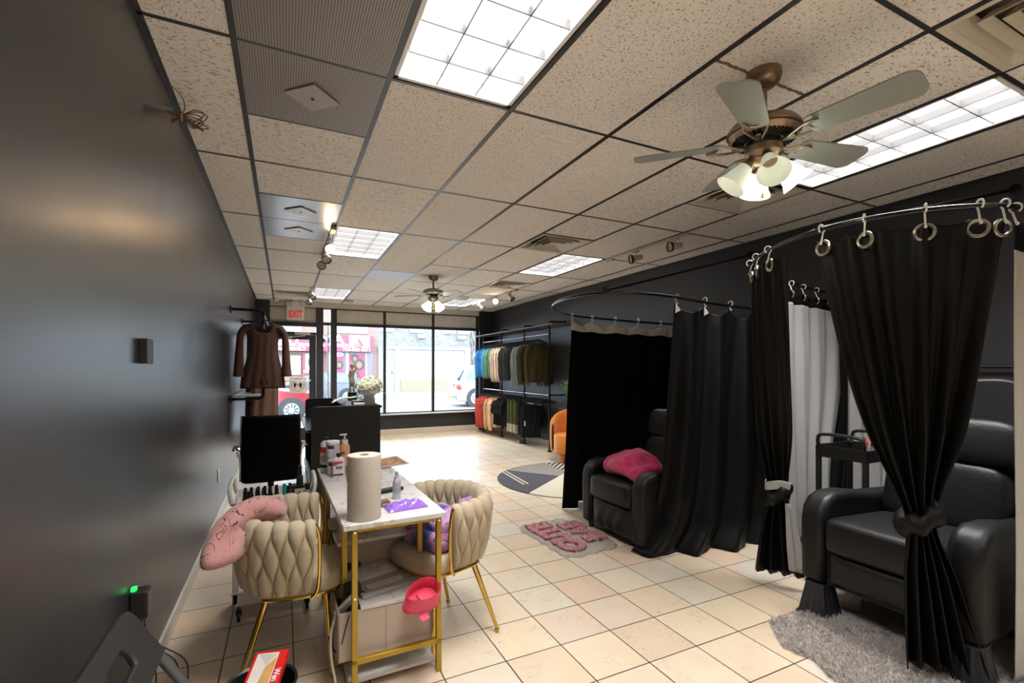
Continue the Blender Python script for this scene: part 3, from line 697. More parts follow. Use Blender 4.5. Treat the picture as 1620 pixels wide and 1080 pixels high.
for k in range(0, 7):
    p = PB[min(119, int(k*20)+1)]; hook(t, (p.x, p.y, p.z), p.z+0.05, d=(1, 0, 0))
    if k in (0, 1, 3, 5):
        g = MB(); g.add([(p.x-0.02, p.y-0.012, p.z-0.002), (p.x+0.028, p.y-0.012, p.z-0.05), (p.x-0.024, p.y-0.012, p.z-0.075)], [(0, 1, 2)]); g.build('header_fold', HEAD, t, world=True, solid=0.003, flat=True, label='pale folded corner of the header')
# ---- booth 2, left bundle tied low
R2 = catmull(RAIL2, 10)
def on_rail(i0, i1, n, dz=-0.055, out=0.0):
    pts = [Vector(p) for p in R2[i0:i1]]; return [p+Vector((0, 0, dz)) for p in resample(pts, n)]
def centroid(pts): return sum(pts, Vector((0, 0, 0)))/len(pts)
def bundle_rows(top, knot, bot, kz, w_, spread, dirn, zb):
    D = Vector(dirn).normalized(); n = len(top)
    def line(c, wd, z, ang=0): return [Vector((c[0], c[1], 0))+D*(wd*(k/(n-1)-0.5))+Vector((0, 0, z)) for k in range(n)]
    return line
BCK = mat('black_taffeta', (0.004, 0.0035, 0.003), 0.5, spec=0.22, bump=(150, 0.12))
def tied(topu, knot, kz, dirn, zbot, wk, wb, cb, folds, seed, lab, toprows=None, liner=None, grom=(), name='booth_curtain', strip=0.0):
    n = len(topu); D = Vector(dirn).normalized()
    def line(c, wd, z): return [Vector((c[0], c[1], z))+D*(wd*(k/(n-1)-0.5)) for k in range(n)]
    zt = topu[0].z; L = zt-zbot
    def tz(z): return (zt-z)/L
    ct = centroid(topu); c1 = Vector((ct.x, ct.y, 0)).lerp(Vector((knot[0], knot[1], 0)), 0.32); 
    r1 = [Vector((p.x, p.y, 0)).lerp(q, 0.30) for p, q in zip(topu, line(knot, wk*1.6, 0))]
    r2 = [Vector((p.x, p.y, 0)).lerp(q, 0.66) for p, q in zip(topu, line(knot, wk*1.5, 0))]
    z1 = zt-(zt-kz)*0.35; z2 = zt-(zt-kz)*0.70
    r1 = [Vector((p.x, p.y, z1)) for p in r1]; r2 = [Vector((p.x, p.y, z2)) for p in r2]
    kn = line(knot, wk, kz); bt = line(cb, wb, zbot); m1 = line([knot[0]*0.6+cb[0]*0.4, knot[1]*0.6+cb[1]*0.4], wk+(wb-wk)*0.45, kz-(kz-zbot)*0.4)
    rows = [(0, topu, 0.012), (tz(z1), r1, 0.020), (tz(z2), r2, 0.026), (tz(kz), kn, 0.020), (tz(kz-(kz-zbot)*0.4), m1, 0.028), (1, bt, 0.03)]
    t = thing(name, lab, 'curtain', (knot[0], knot[1], 0))
    cloth_sheet(rows, folds, nu=260, nv=110, seed=seed, irr=0.5, sag=(max(1, len(grom)), 0.02)).build('panel', BCK, t, world=True, solid=0.003, ang=180)
    # the knot: the curtain's own cloth wound round itself
    g = MB()
    def kf(u, v):
        a = 2*PI*u; b_ = 2*PI*v; rr = 0.036*(1+0.25*math.sin(5*a+2*math.sin(b_)))
        R_ = (wk*0.42, 0.055)
        c_ = D*(R_[0]*math.cos(a))+Vector((-D.y, D.x, 0))*(R_[1]*math.sin(a))
        o_ = D*(rr*math.cos(b_)*math.cos(a))+Vector((-D.y, D.x, 0))*(rr*math.cos(b_)*math.sin(a))+Vector((0, 0, 1.35*rr*math.sin(b_)+0.035*math.cos(a)))
        return Vector((knot[0], knot[1], kz))+c_+o_
    g.grid(kf, 48, 16, True, True); g.build('knot', BCK, t, world=True, ang=180)
    for k, u in enumerate(grom):
        pts = resample(topu, 200); p = pts[int(u*200)]; q = pts[min(200, int(u*200)+6)]; p0 = pts[max(0, int(u*200)-6)]
        dd = (q-p0).normalized(); nn = Vector((-dd.y, dd.x, 0))
        if nn.dot(Vector((-p.x, -p.y, 0))) < 0: nn = -nn
        dd2 = dd if k % 2 == 0 else (dd+0.5*nn).normalized()
        pp = p+nn*0.016-Vector((0, 0, 0.045)); grommet(t, pp, dd2); hook(t, pp+Vector((0, 0, 0.02))+nn*0.01, zt+0.05, d=dd)
    return t, rows
nR = len(R2)
def ridx(px_x, px_y):      # nearest rail sample to a plan point
    return min(range(nR), key=lambda i: (R2[i].x-px_x)**2+(R2[i].y-px_y)**2)
iL0, iL1 = ridx(2.86, 2.17), ridx(2.545, 1.72)
topL = on_rail(iL0, iL1, 6)
tL, rL = tied(topL, (2.86, 1.99), 0.60, (0.35, -0.50, 0), 0.09, 0.11, 0.30, (2.88, 1.98), 4, 3, 'black curtain tied low with a white strip, left edge of the near booth', grom=(0.05, 0.4, 0.75))
# white lining that shows below and at the knot
g = MB(); g.grid(lambda u, v: Vector((2.86+0.072*math.cos(2*PI*u)*(1+0.1*math.sin(8*u)), 1.99+0.072*math.sin(2*PI*u), 0.665+0.055*(v-0.5)+0.012*math.sin(4*PI*u))), 30, 5, True, False)
g.build('lining_wrap', LINER, tL, world=True, solid=0.004, ang=180, label='white lining wrapped above the knot')
g = MB(); g.grid(lambda u, v: Vector((2.85+0.010*v+(0.010+0.045*v)*u, 1.93-0.015*v-(0.015+0.10*v)*u+0.008*math.sin(12*u+3*v), 0.56-0.42*v)), 16, 16)
g.build('lining', LINER, tL, world=True, solid=0.004, ang=180, label='white lining showing below the knot')
# right bundle in front of the recliner
iR0, iR1 = ridx(2.485, 1.50), ridx(2.86, 0.905)
topR = on_rail(iR0, iR1, 8)
tR, rR = tied(topR, (2.585, 1.12), 0.735, (0.62, -0.50, 0), 0.075, 0.12, 0.33, (2.645, 1.05), 5.5, 4, 'black curtain knotted in front of the near recliner', grom=(0.06, 0.30, 0.58, 0.82, 0.95))
# far white liner of booth 2
t = thing('white_curtain', 'white lined curtain with black header hanging at the back left of the near booth', 'curtain', (3.6, 2.4, 0))
topW = [Vector((4.31, 2.42, 1.99)), Vector((4.0, 2.42, 2.00)), Vector((3.7, 2.41, 2.02)), Vector((3.40, 2.36, 2.04))]
rowsW = [(0, topW, 0.014), (0.35, [Vector((p.x, p.y, 1.3)) for p in topW], 0.02), (0.7, [Vector((3.50+(p.x-3.40)*0.70, p.y-0.02, 0.6)) for p in topW], 0.022), (1, [Vector((3.50+(p.x-3.40)*0.66, p.y-0.02, 0.06)) for p in topW], 0.025)]
cloth_sheet(rowsW, 4, nu=120, nv=70, seed=6, t0=0.045).build('panel', LINER, t, world=True, solid=0.003, ang=180)
cloth_sheet(rowsW, 4, nu=120, nv=5, seed=6, t0=0, t1=0.046, sag=(5, 0.02)).build('header', BCK, t, world=True, solid=0.004, ang=180, label='black header band')
for p in resample(topW, 5): 
    grommet(t, (p.x, p.y-0.012, p.z-0.035), (0.4, 1, 0), 0.026); hook(t, (p.x, p.y-0.012, p.z-0.01), p.z+0.05, d=(1, 0, 0))
# black curtain strip and white wall-side curtain behind it
t = thing('wall_curtain', 'white curtain against the wall inside the near booth, black edge tied aside', 'curtain', (4.2, 2.1, 0))
topV = [Vector((4.27, 2.36, 1.98)), Vector((4.26, 2.25, 1.98)), Vector((4.26, 2.12, 1.98)), Vector((4.26, 1.98, 1.98))]
rowsV = [(0, topV, 0.012), (0.5, [p-Vector((0, 0, 0.95)) for p in topV], 0.016), (1, [p-Vector((0, 0, 1.86)) for p in topV], 0.02)]
cloth_sheet([(a, [p for p in b_], c_) for a, b_, c_ in rowsV], 3, nu=80, nv=30, seed=9).build('panel', LINER, t, world=True, solid=0.003, ang=180)
eV = [Vector((4.19, 2.37, 1.99)), Vector((4.18, 2.34, 1.99)), Vector((4.175, 2.31, 1.99))]
cloth_sheet([(0, eV, 0.01), (0.55, [Vector((p.x, 2.30+(p.y-2.30)*0.6, 0.95)) for p in eV], 0.012), (1, [Vector((p.x, 2.36+(p.y-2.3)*0.5, 0.1)) for p in eV], 0.015)], 2, nu=40, nv=30, seed=10).build('black_edge', BCK, t, world=True, solid=0.003, ang=180)
# near side of booth 2: white-lined curtain seen at the photo's right edge
t = thing('side_curtain', 'white lined curtain at the right edge of the photo, black on top', 'curtain', (3.3, 0.84, 0))
topS = [Vector((2.872, 0.908, 2.06)), Vector((3.2, 0.86, 2.05)), Vector((3.7, 0.85, 2.04)), Vector((4.2, 0.84, 2.03))]
rowsS = [(0, topS, 0.006), (0.5, [Vector((p.x, p.y, 1.05)) for p in topS], 0.008), (1, [Vector((p.x, p.y, 0.03)) for p in topS], 0.010)]
cloth_sheet(rowsS, 6, nu=100, nv=50, seed=11, t0=0.065).build('panel', mat('ivory_liner', (0.50, 0.47, 0.43), 0.6, bump=(9, 0.2)), t, world=True, solid=0.003, ang=180)
cloth_sheet(rowsS, 6, nu=100, nv=6, seed=11, t0=0, t1=0.066).build('header', BCK, t, world=True, solid=0.004, ang=180, label='black header band')
for p in resample(topS, 4): hook(t, (p.x, p.y-0.01, p.z-0.02), p.z+0.05, d=(1, 0, 0))

# ================================================================== RECLINERS (local front = +x)
def recliner(loc, rz, lab, W=0.80, risers=False):
    t = thing('recliner', lab, 'recliner', loc, rz)
    zf = 0.19 if risers else 0.045; h = 0.0 if not risers else 0.09
    aw = 0.135
    # side arms: rounded slab with arched front
    for s_ in (1, -1):
        out = [(-0.50, zf), (0.335, zf), (0.36, zf+0.03), (0.365, 0.46+h), (0.345, 0.535+h), (0.30, 0.585+h), (0.22, 0.61+h), (0.08, 0.605+h), (-0.15, 0.57+h), (-0.50, 0.55+h)]
        g = MB(); M = Matrix.Translation((0, s_*(W/2)-(aw if s_ > 0 else 0), 0)) @ Matrix(((1, 0, 0, 0), (0, 0, 1, 0), (0, 1, 0, 0), (0, 0, 0, 1)))
        g.prism(out[::-1], aw, M); o_ = g.build('arm', LEATHER, t); bv = o_.modifiers.new('bevel', 'BEVEL'); bv.width = 0.035; bv.segments = 5; bv.limit_method = 'ANGLE'; bv.angle_limit = math.radians(50)
    wi = W-2*aw
    g = MB(); g.sq((0.06, 0, 0.385+h), (0.66, wi+0.01, 0.20), 0.28, 0.22, 40, 20, R=rot('Y', -3)); g.build('seat_cushion', LEATHER, t, label='padded seat')
    g = MB()
    def fp(u, v):
        y_ = (u-0.5)*(wi-0.005); z_ = zf+0.02+(0.315+h-zf-0.02)*v
        bul = 0.045*(1-(2*u-1)**6)*(1-(2*v-1)**6); wr = 0.004*math.sin(26*u+2*math.sin(5*v))*(1-v)*(1-(2*u-1)**4)
        return Vector((0.325+bul+wr, y_, z_))
    g.grid(fp, 50, 24); g.box((0.24, 0, (zf+0.335+h)/2), (0.18, wi-0.01, 0.30+h-zf)); g.build('footrest', LEATHER, t, ang=60)
    g = MB(); g.box((-0.10, 0, zf+0.11), (0.60, wi, 0.16)); g.build('base', BLKP, t, bevel=0.01)
    # reclined back in three cushions
    Rb = rot('Y', -17)
    def bp(z_): return (-0.27-0.30*(z_-0.45), 0, z_+h)
    g = MB(); g.sq(bp(0.60), (0.20, wi+0.02, 0.40), 0.4, 0.35, 36, 18, R=Rb, wob=0.03); g.build('lower_back_cushion', LEATHER, t)
    g = MB(); g.sq(bp(0.90), (0.21, wi+0.09, 0.27), 0.5, 0.32, 36, 18, R=Rb, wob=0.03, seed=3); g.build('head_cushion', LEATHER, t)
    g = MB(); g.sq((-0.47, 0, 0.66+h), (0.10, wi+0.10, 0.72), 0.25, 0.25, 30, 14, R=Rb); g.build('back_shell', LEATHER, t)
    for sx in (0.30, -0.42):
        for sy in (1, -1):
            y_ = sy*(W/2-aw/2)
            if risers:
                g = MB(); g.cyl((sx, y_, zf-0.02), (sx, y_, zf+0.03), 0.026); lg = g.build('leg', mat('leg_grey', (0.08, 0.08, 0.08), 0.4), t)
            else:
                g = MB(); g.cyl((sx, y_, 0), (sx, y_, zf+0.01), 0.022, 0.028); g.build('leg', BLKP, t)
    return t
recliner((2.77, 3.155, 0), PI, 'black leather recliner in the far booth with the pink pillow on it')
RC2 = (3.06, 1.345, 0)
recliner(RC2, PI, 'black leather recliner standing on ribbed risers in the near booth', W=0.80, risers=True)
def riser(loc, lab):
    g = MB(); n = 32; vs = []; prof = [(0.095, 0.0), (0.100, 0.004), (0.100, 0.010), (0.088, 0.014), (0.058, 0.135), (0.062, 0.138), (0.062, 0.145), (0.03, 0.145), (0.03, 0.12)]
    for i, (r, z) in enumerate(prof):
        for k in range(n):
            a = 2*PI*k/n; rr = r*(1-0.07*(k % 2)*(3 <= i <= 4)); c_, s_ = math.cos(a), math.sin(a); m_ = max(abs(c_), abs(s_))**0.6
            vs.append((rr*c_/m_, rr*s_/m_, z*1.36))
    fs = [(i*n+k, i*n+(k+1) % n, (i+1)*n+(k+1) % n, (i+1)*n+k) for i in range(len(prof)-1) for k in range(n)]+[list(range(n))[::-1], [(len(prof)-1)*n+k for k in range(n)]]
    g.add(vs, fs, Matrix.Translation(loc)); return tag(g.build('furniture_riser', mat('riser_black', (0.018, 0.018, 0.022), 0.45), flat=True), lab, 'furniture riser', 'ribbed risers under the near recliner')
riser((2.76, 1.665, 0), 'ribbed black cone riser under the front left foot of the near recliner')
riser((2.76, 1.01, 0), 'ribbed black cone riser under the curtain, front right foot of the near recliner')
riser((3.44, 1.665, 0), 'ribbed black cone riser at the rear of the near recliner, window side')
riser((3.44, 1.01, 0), 'ribbed black cone riser at the rear of the near recliner, camera side')
# ---- pink pillow
PINK = NB('crushed_pink_velvet', rough=0.6); PINK.b.inputs['Sheen Weight'].default_value = 0.3
PINK.color(PINK.ramp(PINK.noise(PINK.obj, 14, 4, 0.8), [(0.35, (0.42, 0.002, 0.07)), (0.6, (0.66, 0.008, 0.15)), (0.75, (0.75, 0.10, 0.28))])); PINK.bump(PINK.noise(PINK.obj, 18, 3, 0.5), 0.5, 0.02)
g = MB()
def pil(u, v, sgn=1):
    a = 2*PI*u
    return None
g.sq((0, 0, 0), (0.30, 0.56, 0.17), 0.75, 0.30, 60, 24, wob=0.16, seed=4)
vs2 = []
for p in g.v:
    q = p.copy(); q.z += 0.045*math.exp(-((q.y+0.05)/0.10)**2)-0.03*abs(q.y)*2; q.z += 0.010*math.sin(q.y*38+q.x*14); vs2.append(q)
g.v = [rot('Z', -6) @ (rot('Y', -16) @ q)+Vector((2.63, 3.14, 0.60)) for q in vs2]
tag(g.build('pillow', PINK.m, ang=180), 'crushed velvet hot pink pillow lying on the seat of the far recliner', 'pillow')
# ================================================================== BARREL CHAIRS (local front = +x)
def barrel_chair(loc, rz, lab):
    t = thing('barrel_chair', lab, 'armchair', loc, rz, 'cream braided velvet armchairs at the nail table')
    # plan path of the shell, from the near arm's front round the back to the far arm's front
    path = [(0.14, -0.238), (0.06, -0.250)]+[(0.02+0.205*math.cos(a), 0.250*math.sin(a)) for a in [math.radians(q) for q in range(-110, -251, -14)]]+[(0.06, 0.250), (0.14, 0.238)]
    path = resample(catmull([(x_, y_, 0) for x_, y_ in path], 6), 400)
    NS = 31; sm = 9; nu = NS*sm
    zb = 0.43; zt = 0.735; T = 0.026
    def sec(v):     # loop: v 0..1 outer bottom -> top -> inner bottom ; returns (offset outward, z, height fraction)
        if v < 0.44: k = v/0.44; return T*(1-0.25*(1-k)**3), zb+(zt-0.03-zb)*k, k
        if v < 0.56: k = (v-0.44)/0.12; a = PI*k; return T*math.cos(a), zt-0.03+0.034*math.sin(a), 1.0
        k = 1-(v-0.56)/0.44; return -T*(1-0.25*(1-k)**3), zb+(zt-0.03-zb)*k, k
    def bnd(k, hgt):    # braid boundary k at height fraction
        if k <= 0 or k >= NS: return float(k)
        return k+(0.47 if k % 2 else -0.47)*math.cos(2*PI*(1.02-hgt)/0.86)
    def fn(u, v):
        off, z_, hgt = sec(v); s_ = u*NS; k = 0
        i = min(NS-1, int(s_)); fr_ = s_-i
        b0, b1 = bnd(i, hgt), bnd(i+1, hgt)
        if b1-b0 < 0.06: m_ = (b0+b1)/2; b0, b1 = m_-0.03, m_+0.03
        pos = b0+(b1-b0)*fr_; pos = min(NS, max(0, pos)); wdt = b1-b0
        bul = 0.017*math.sqrt(max(0, 1-(2*fr_-1)**2))*min(1.2, wdt**0.7)
        q = pos/NS*400; ii = min(399, int(q)); p = path[ii].lerp(path[ii+1], q-ii); a = path[max(0, ii-3)]; b_ = path[min(400, ii+4)]; d = (b_-a).normalized()
        n_ = Vector((d.y, -d.x, 0)); 
        if n_.dot(p-Vector((0.02, 0, 0))) < 0: n_ = -n_
        o_ = off+math.copysign(bul, off) if hgt < 1 else off*(1+bul/T*0.6)
        e = min(1, min(u, 1-u)*NS*2.2); o_ *= 0.55+0.45*math.sqrt(e)
        tap = 1-0.16*(1-hgt)**2
        zz = z_+(bul*0.6 if hgt >= 1 else 0)+0.02*(1-abs(2*u-1))*hgt
        pt = p+n_*o_; return Vector((pt.x*tap, pt.y*tap, zz))
    g = MB(); g.grid(fn, nu, 50)
    g.f += [[i_*51+50, i_*51, (i_+1)*51, (i_+1)*51+50] for i_ in range(nu)]
    n0 = len(g.v); g.f.append([j for j in range(0, 51)]); g.f.append([nu*51+j for j in range(50, -1, -1)])
    g.build('braided_back', CREAM, t, ang=75)
    # seat
    def top(u, v): return None
    g = MB(); out = []
    for k in range(40):
        a = 2*PI*k/40; c_, s_ = math.cos(a), math.sin(a); r = (abs(c_)**3.2+abs(s_)**3.2)**(-1/3.2)
        out.append((0.065+0.205*r*c_, 0.215*r*s_))
    prof = [(0.93, 0.408), (0.985, 0.412), (1.0, 0.425), (1.0, 0.458), (0.985, 0.475), (0.93, 0.488), (0.6, 0.496), (0.0, 0.50)]
    vs = []; n = 40
    for (k, z_) in prof:
        for (x_, y_) in out: vs.append((0.065+(x_-0.065)*k, y_*k, z_))
    fs = [(i*n+k, i*n+(k+1) % n, (i+1)*n+(k+1) % n, (i+1)*n+k) for i in range(len(prof)-1) for k in range(n)]+[list(range(n))[::-1]]
    g.add(vs, fs); g.build('seat', CREAM, t, ang=60)
    # gold frame: ring under the seat, front edges of the arms
    g = MB(); vs = []
    ring_ = [Vector((0.065+(x_-0.065)*0.97, y_*0.97, 0.404)) for (x_, y_) in out[-14:]+out[:15]]; g.tube(ring_, 0.010, 8); g.build('seat_rim', GOLD, t)
    for s_ in (1, -1):
        g = MB(); g.tube(catmull([(0.125, s_*0.235, 0.405), (0.150, s_*0.243, 0.45), (0.157, s_*0.247, 0.60), (0.150, s_*0.250, 0.70), (0.13, s_*0.25, 0.735)], 5), 0.0085, 8); g.build('arm_edge', GOLD, t)
    for sx, sy in ((1, 1), (1, -1), (-1, 1), (-1, -1)):
        g = MB(); a = Vector((0.06+sx*0.12, sy*0.15, 0.405)); b_ = Vector((0.04+sx*(0.17 if sx > 0 else 0.22), sy*(0.18 if sx > 0 else 0.215), 0.022))
        g.tube([a, b_], [0.016, 0.009], 12); lg = g.build('leg', GOLD, t)
        g = MB(); g.sq(b_-Vector((0, 0, 0.008)), (0.026, 0.026, 0.026), 1, 1, 12, 8); g.build('foot', GOLD, lg)
    return t
barrel_chair((0.005, 2.49, 0), math.radians(-5), 'cream braided velvet armchair left of the nail table with pink blanket on its back')
barrel_chair((0.785, 2.455, 0), math.radians(199), 'cream braided velvet armchair right of the nail table with purple-blue blanket on it')
# pink blanket over the left chair's back corner
BL = NB('pink_plush', rough=0.95); BL.b.inputs['Sheen Weight'].default_value = 0.3
n1 = BL.noise(BL.obj, 7, 1, 2.4); line = BL.math('LESS_THAN', BL.math('ABSOLUTE', BL.math('SUBTRACT', BL.math('FRACT', BL.math('MULTIPLY', n1, 5.0)), 0.5)), 0.065); line = BL.math('MULTIPLY', line, BL.math('GREATER_THAN', BL.noise(BL.obj, 9, 1), 0.47))
n2 = BL.noise(BL.obj, 5.5, 1, 0.5); wh = BL.math('GREATER_THAN', n2, 0.66)
cc = BL.mix(wh, (0.52, 0.26, 0.24), (0.55, 0.48, 0.42)); BL.color(BL.mix(line, cc, (0.05, 0.03, 0.06))); BL.bump(BL.noise(BL.obj, 160, 2), 0.5, 0.01)
g = MB()
def blf(u, v):
    # a folded plush throw draped over the rim: u across, v from inside over the rim to the outside
    a = 2*PI*v
    c_ = catmull([(-0.05, 2.48, 0.70), (-0.085, 2.44, 0.755), (-0.155, 2.37, 0.757), (-0.205, 2.32, 0.69), (-0.215, 2.29, 0.605)], 8)
    q = u*(len(c_)-1); i = min(len(c_)-2, int(q)); p = c_[i].lerp(c_[i+1], q-i); d = (c_[min(len(c_)-1, i+2)]-c_[max(0, i-1)]).normalized()
    r1 = (0.072+0.008*u)*math.sqrt(max(0.0, 1-(2*u-1)**8))+0.002; r2 = (0.125+0.02*u)*math.sqrt(max(0.0, 1-abs(2*u-1)**7))+0.002
    wv = 1+0.14*math.sin(3*a+5*u)+0.30*noise.noise(Vector((3*u, math.cos(a)*1.5, math.sin(a)*1.5)))
    side = Vector((0.35, 1, 0)).normalized(); nn = d.cross(side).normalized()
    return p+nn*(r1*wv*math.sin(a))+side*(r2*wv*math.cos(a))
g.grid(blf, 40, 40, False, True)
tag(g.build('blanket', BL.m, ang=180), 'pink plush blanket with drawn rainbows and a bird, over the left armchair', 'blanket')
# purple-blue blanket folded on right chair
PB_ = NB('galaxy_fleece', rough=0.9); PB_.b.inputs['Sheen Weight'].default_value = 0.3
PB_.color(PB_.ramp(PB_.noise(PB_.obj, 5, 2, 1.4), [(0.30, (0.03, 0.07, 0.30)), (0.42, (0.05, 0.09, 0.32)), (0.46, (0.36, 0.15, 0.42)), (0.56, (0.58, 0.32, 0.52)), (0.60, (0.10, 0.05, 0.20)), (0.70, (0.35, 0.10, 0.16))])); PB_.bump(PB_.noise(PB_.obj, 90, 2), 0.4, 0.01)
t = thing('blanket', 'purple and blue galaxy print fleece folded on the right armchair', 'blanket', (0.785, 2.455, 0.488), math.radians(199))
g = MB(); g.sq((0.07, 0.02, 0.045), (0.24, 0.32, 0.10), 0.55, 0.3, 40, 16, wob=0.12, seed=8); g.build('lower_fold', PB_.m, t, ang=180)
g = MB(); g.sq((0.05, 0.04, 0.115), (0.19, 0.24, 0.13), 0.6, 0.35, 40, 18, wob=0.18, seed=9, R=rot('Y', 12)); g.build('upper_fold', PB_.m, t, ang=180)
g = MB(); g.add([(0.03, 0.10, 0.14), (-0.03, 0.14, 0.17), (-0.06, 0.15, 0.25), (0.0, 0.13, 0.24)], [(0, 1, 2, 3)]); g.build('corner', PB_.m, t, solid=0.012)
# ================================================================== NAIL TABLE
MAR = NB('white_marble_laminate', rough=0.25)
v_ = MAR.noise(MAR.obj, 2.2, 5, 1.6); ve = MAR.math('SMOOTH_MIN', MAR.math('ABSOLUTE', MAR.math('SUBTRACT', v_, 0.5)), 0.02, 0.01)
MAR.color(MAR.ramp(ve, [(0.0, (0.40, 0.34, 0.29)), (0.006, (0.52, 0.48, 0.44)), (0.02, (0.60, 0.58, 0.55))]))
TZ = 0.75
TR = Matrix.Translation((0.4455, 2.10, 0)) @ rot4('Z', 1.2)     # local: x across, y away from camera
t = thing('nail_table', 'narrow marble-topped nail table with gold metal legs and shelves', 'table', (0.4455, 2.10, 0), math.radians(1.2))
TL = 1.27; TW = 0.225
g = MB(); g.box2((-TW, -0.02, TZ-0.022), (TW, TL, TZ)); g.build('tabletop', MAR.m, t, bevel=0.002)
def leg(x_, y_, z0=0.0, z1=TZ-0.022, nm='leg', s_=0.024):
    g = MB(); g.box2((x_-s_/2, y_-s_/2, z0), (x_+s_/2, y_+s_/2, z1)); o_ = g.build(nm, GOLDP, t, bevel=0.002); return o_
def bar(a, b_, nm='frame_bar', s_=0.024, vs=0.024):
    g = MB(); g.box2((min(a[0], b_[0])-s_/2, min(a[1], b_[1])-s_/2, a[2]-vs/2), (max(a[0], b_[0])+s_/2, max(a[1], b_[1])+s_/2, a[2]+vs/2)); return g.build(nm, GOLDP, t, bevel=0.002)
XL_, XR_ = -TW+0.052, TW-0.022
for (x_, y_) in ((XL_, 0.03), (XR_, 0.03), (XL_, TL-0.06), (XR_, TL-0.06)):
    lg = leg(x_, y_)
    if y_ < 0.1:
        for zz in (TZ-0.045, 0.42):
            g = MB(); g.lathe([(0, 0), (0.006, 0), (0.005, 0.002), (0, 0.002)], (x_, y_-0.012, zz), 10, R=rot('X', 90)); g.build('screw', CHROME, lg)
bar((XL_, 0.03, TZ-0.034), (XR_, 0.03, TZ-0.034)); bar((XL_, TL-0.06, TZ-0.034), (XR_, TL-0.06, TZ-0.034))
bar((XL_, 0.03, 0.145), (XR_, 0.03, 0.145)); 
for x_ in (XL_, XR_): bar((x_, 0.03, TZ-0.034), (x_, TL-0.06, TZ-0.034))
# inner shelf frames
for (x_, y_) in ((-TW+0.035, 0.22), (TW-0.058, 0.22)): leg(x_, y_, 0.03, TZ-0.022, nm='shelf_leg')
for (x_, y_) in ((-TW+0.02, 0.80), (-TW+0.02, 1.02), (TW-0.04, 0.80)): leg(x_, y_, 0.0, TZ-0.022, nm='shelf_leg')
bar((-TW+0.035, 0.22, 0.115), (TW-0.058, 0.22, 0.115)); bar((-TW+0.02, 0.42, 0.27), (TW-0.04, 0.42, 0.27)); bar((-TW+0.02, 0.80, 0.27), (TW-0.04, 0.80, 0.27))
g = MB(); g.box2((-TW+0.02, 0.36, 0.535), (TW-0.03, TL-0.08, 0.553)); g.build('middle_shelf', MAR.m, t, bevel=0.002)
g = MB(); g.box2((-TW+0.03, 0.06, 0.03), (TW-0.03, 0.45, 0.045)); g.build('bottom_shelf', mat('white_board', (0.62, 0.60, 0.56), 0.35), t, bevel=0.002)
# fabric boxes
FAB = NB('beige_fabric_box', rough=0.9); FAB.color(FAB.mix(FAB.noise(FAB.obj, 5, 3), (0.46, 0.38, 0.31), (0.56, 0.48, 0.40))); FAB.bump(FAB.noise(FAB.obj, 220, 2), 0.4, 0.002)
t = thing('storage_box', 'large open beige fabric storage box under the nail table, marble lid pushed aside', 'storage box', (0.43, 2.30, 0.128), math.radians(1))
g = MB(); X0, X1, Y0, Y1, Z1_ = -0.225, 0.195, -0.13, 0.20, 0.215; th = 0.012
g.box2((X0, Y0, 0), (X1, Y0+th, Z1_)); g.box2((X0, Y1-th, 0), (X1, Y1, Z1_)); g.box2((X0, Y0, 0), (X0+th, Y1, Z1_)); g.box2((X1-th, Y0, 0), (X1, Y1, Z1_)); g.box2((X0, Y0, 0), (X1, Y1, 0.01))
g.build('box_body', FAB.m, t, bevel=0.004)
g = MB(); g.box2((X0+0.095, Y0-0.004, Z1_-0.002), (X1+0.01, Y1+0.02, Z1_+0.014)); g.build('lid', MAR.m, t, bevel=0.002)
g = MB(); g.box2((-0.02, Y0-0.0015, 0.0), (-0.018, Y0, Z1_-0.01)); g.build('seam', mat('seam_dark', (0.16, 0.12, 0.10), 0.9), t, flat=True)
g = MB(); g.box2((X0+0.02, Y0+0.02, 0.01), (X0+0.09, Y1-0.02, 0.14)); g.build('dark_lining', mat('box_inside', (0.05, 0.045, 0.045), 0.9), t)
t = thing('storage_box', 'beige fabric box on the middle level of the nail table, below the marble shelf', 'storage box', (0.44, 2.72, 0.283), math.radians(1))
g = MB(); g.box2((-0.20, -0.19, 0), (0.19, 0.20, 0.235)); g.build('box_body', FAB.m, t, bevel=0.006)
g = MB(); g.box2((-0.202, -0.192, 0.222), (0.192, 0.202, 0.236)); g.build('rim', FAB.m, t, bevel=0.003)
t = thing('storage_box', 'low beige fabric box at the far end under the nail table', 'storage box', (0.44, 3.12, 0.0), math.radians(1))
g = MB(); g.box2((-0.16, -0.12, 0), (0.17, 0.12, 0.23)); g.build('box_body', FAB.m, t, bevel=0.006)
tag(MB().box((0.42, 2.74, 0.5752), (0.26, 0.18, 0.044)).build('flat_box', mat('dusty_pink_box', (0.45, 0.25, 0.24), 0.5), bevel=0.004), 'flat dusty pink box on the shelf under the table top', 'box')
# clear plastic organiser bag, black adapter, power strip on the lower box
CLEAR = mat('clear_film', (0.72, 0.71, 0.70), 0.15, spec=0.8, bump=(30, 0.4), alpha=0.55)
LID = 0.358
t = thing('plastic_case', 'clear plastic tip case lying on the box lid under the table', 'plastic case', (0.42, 2.40, LID), math.radians(14))
g = MB(); g.box2((-0.14, -0.15, 0), (0.12, 0.12, 0.020)); g.build('tray', mat('clear_tray', (0.7, 0.7, 0.7), 0.15, alpha=0.5), t, bevel=0.003)
g = MB()
for k in range(7):
    g.box((-0.10+k*0.032, -0.01, 0.011), (0.0025, 0.24, 0.016))
g.build('dividers', mat('tray_divider', (0.6, 0.58, 0.56), 0.3), t, flat=True)
g = MB()
for k in range(26): g.box((-0.09+0.007*k, -0.09+0.01*random.random(), 0.0215), (0.055, 0.0055, 0.002), R=rot('Z', 86+6*random.random()))
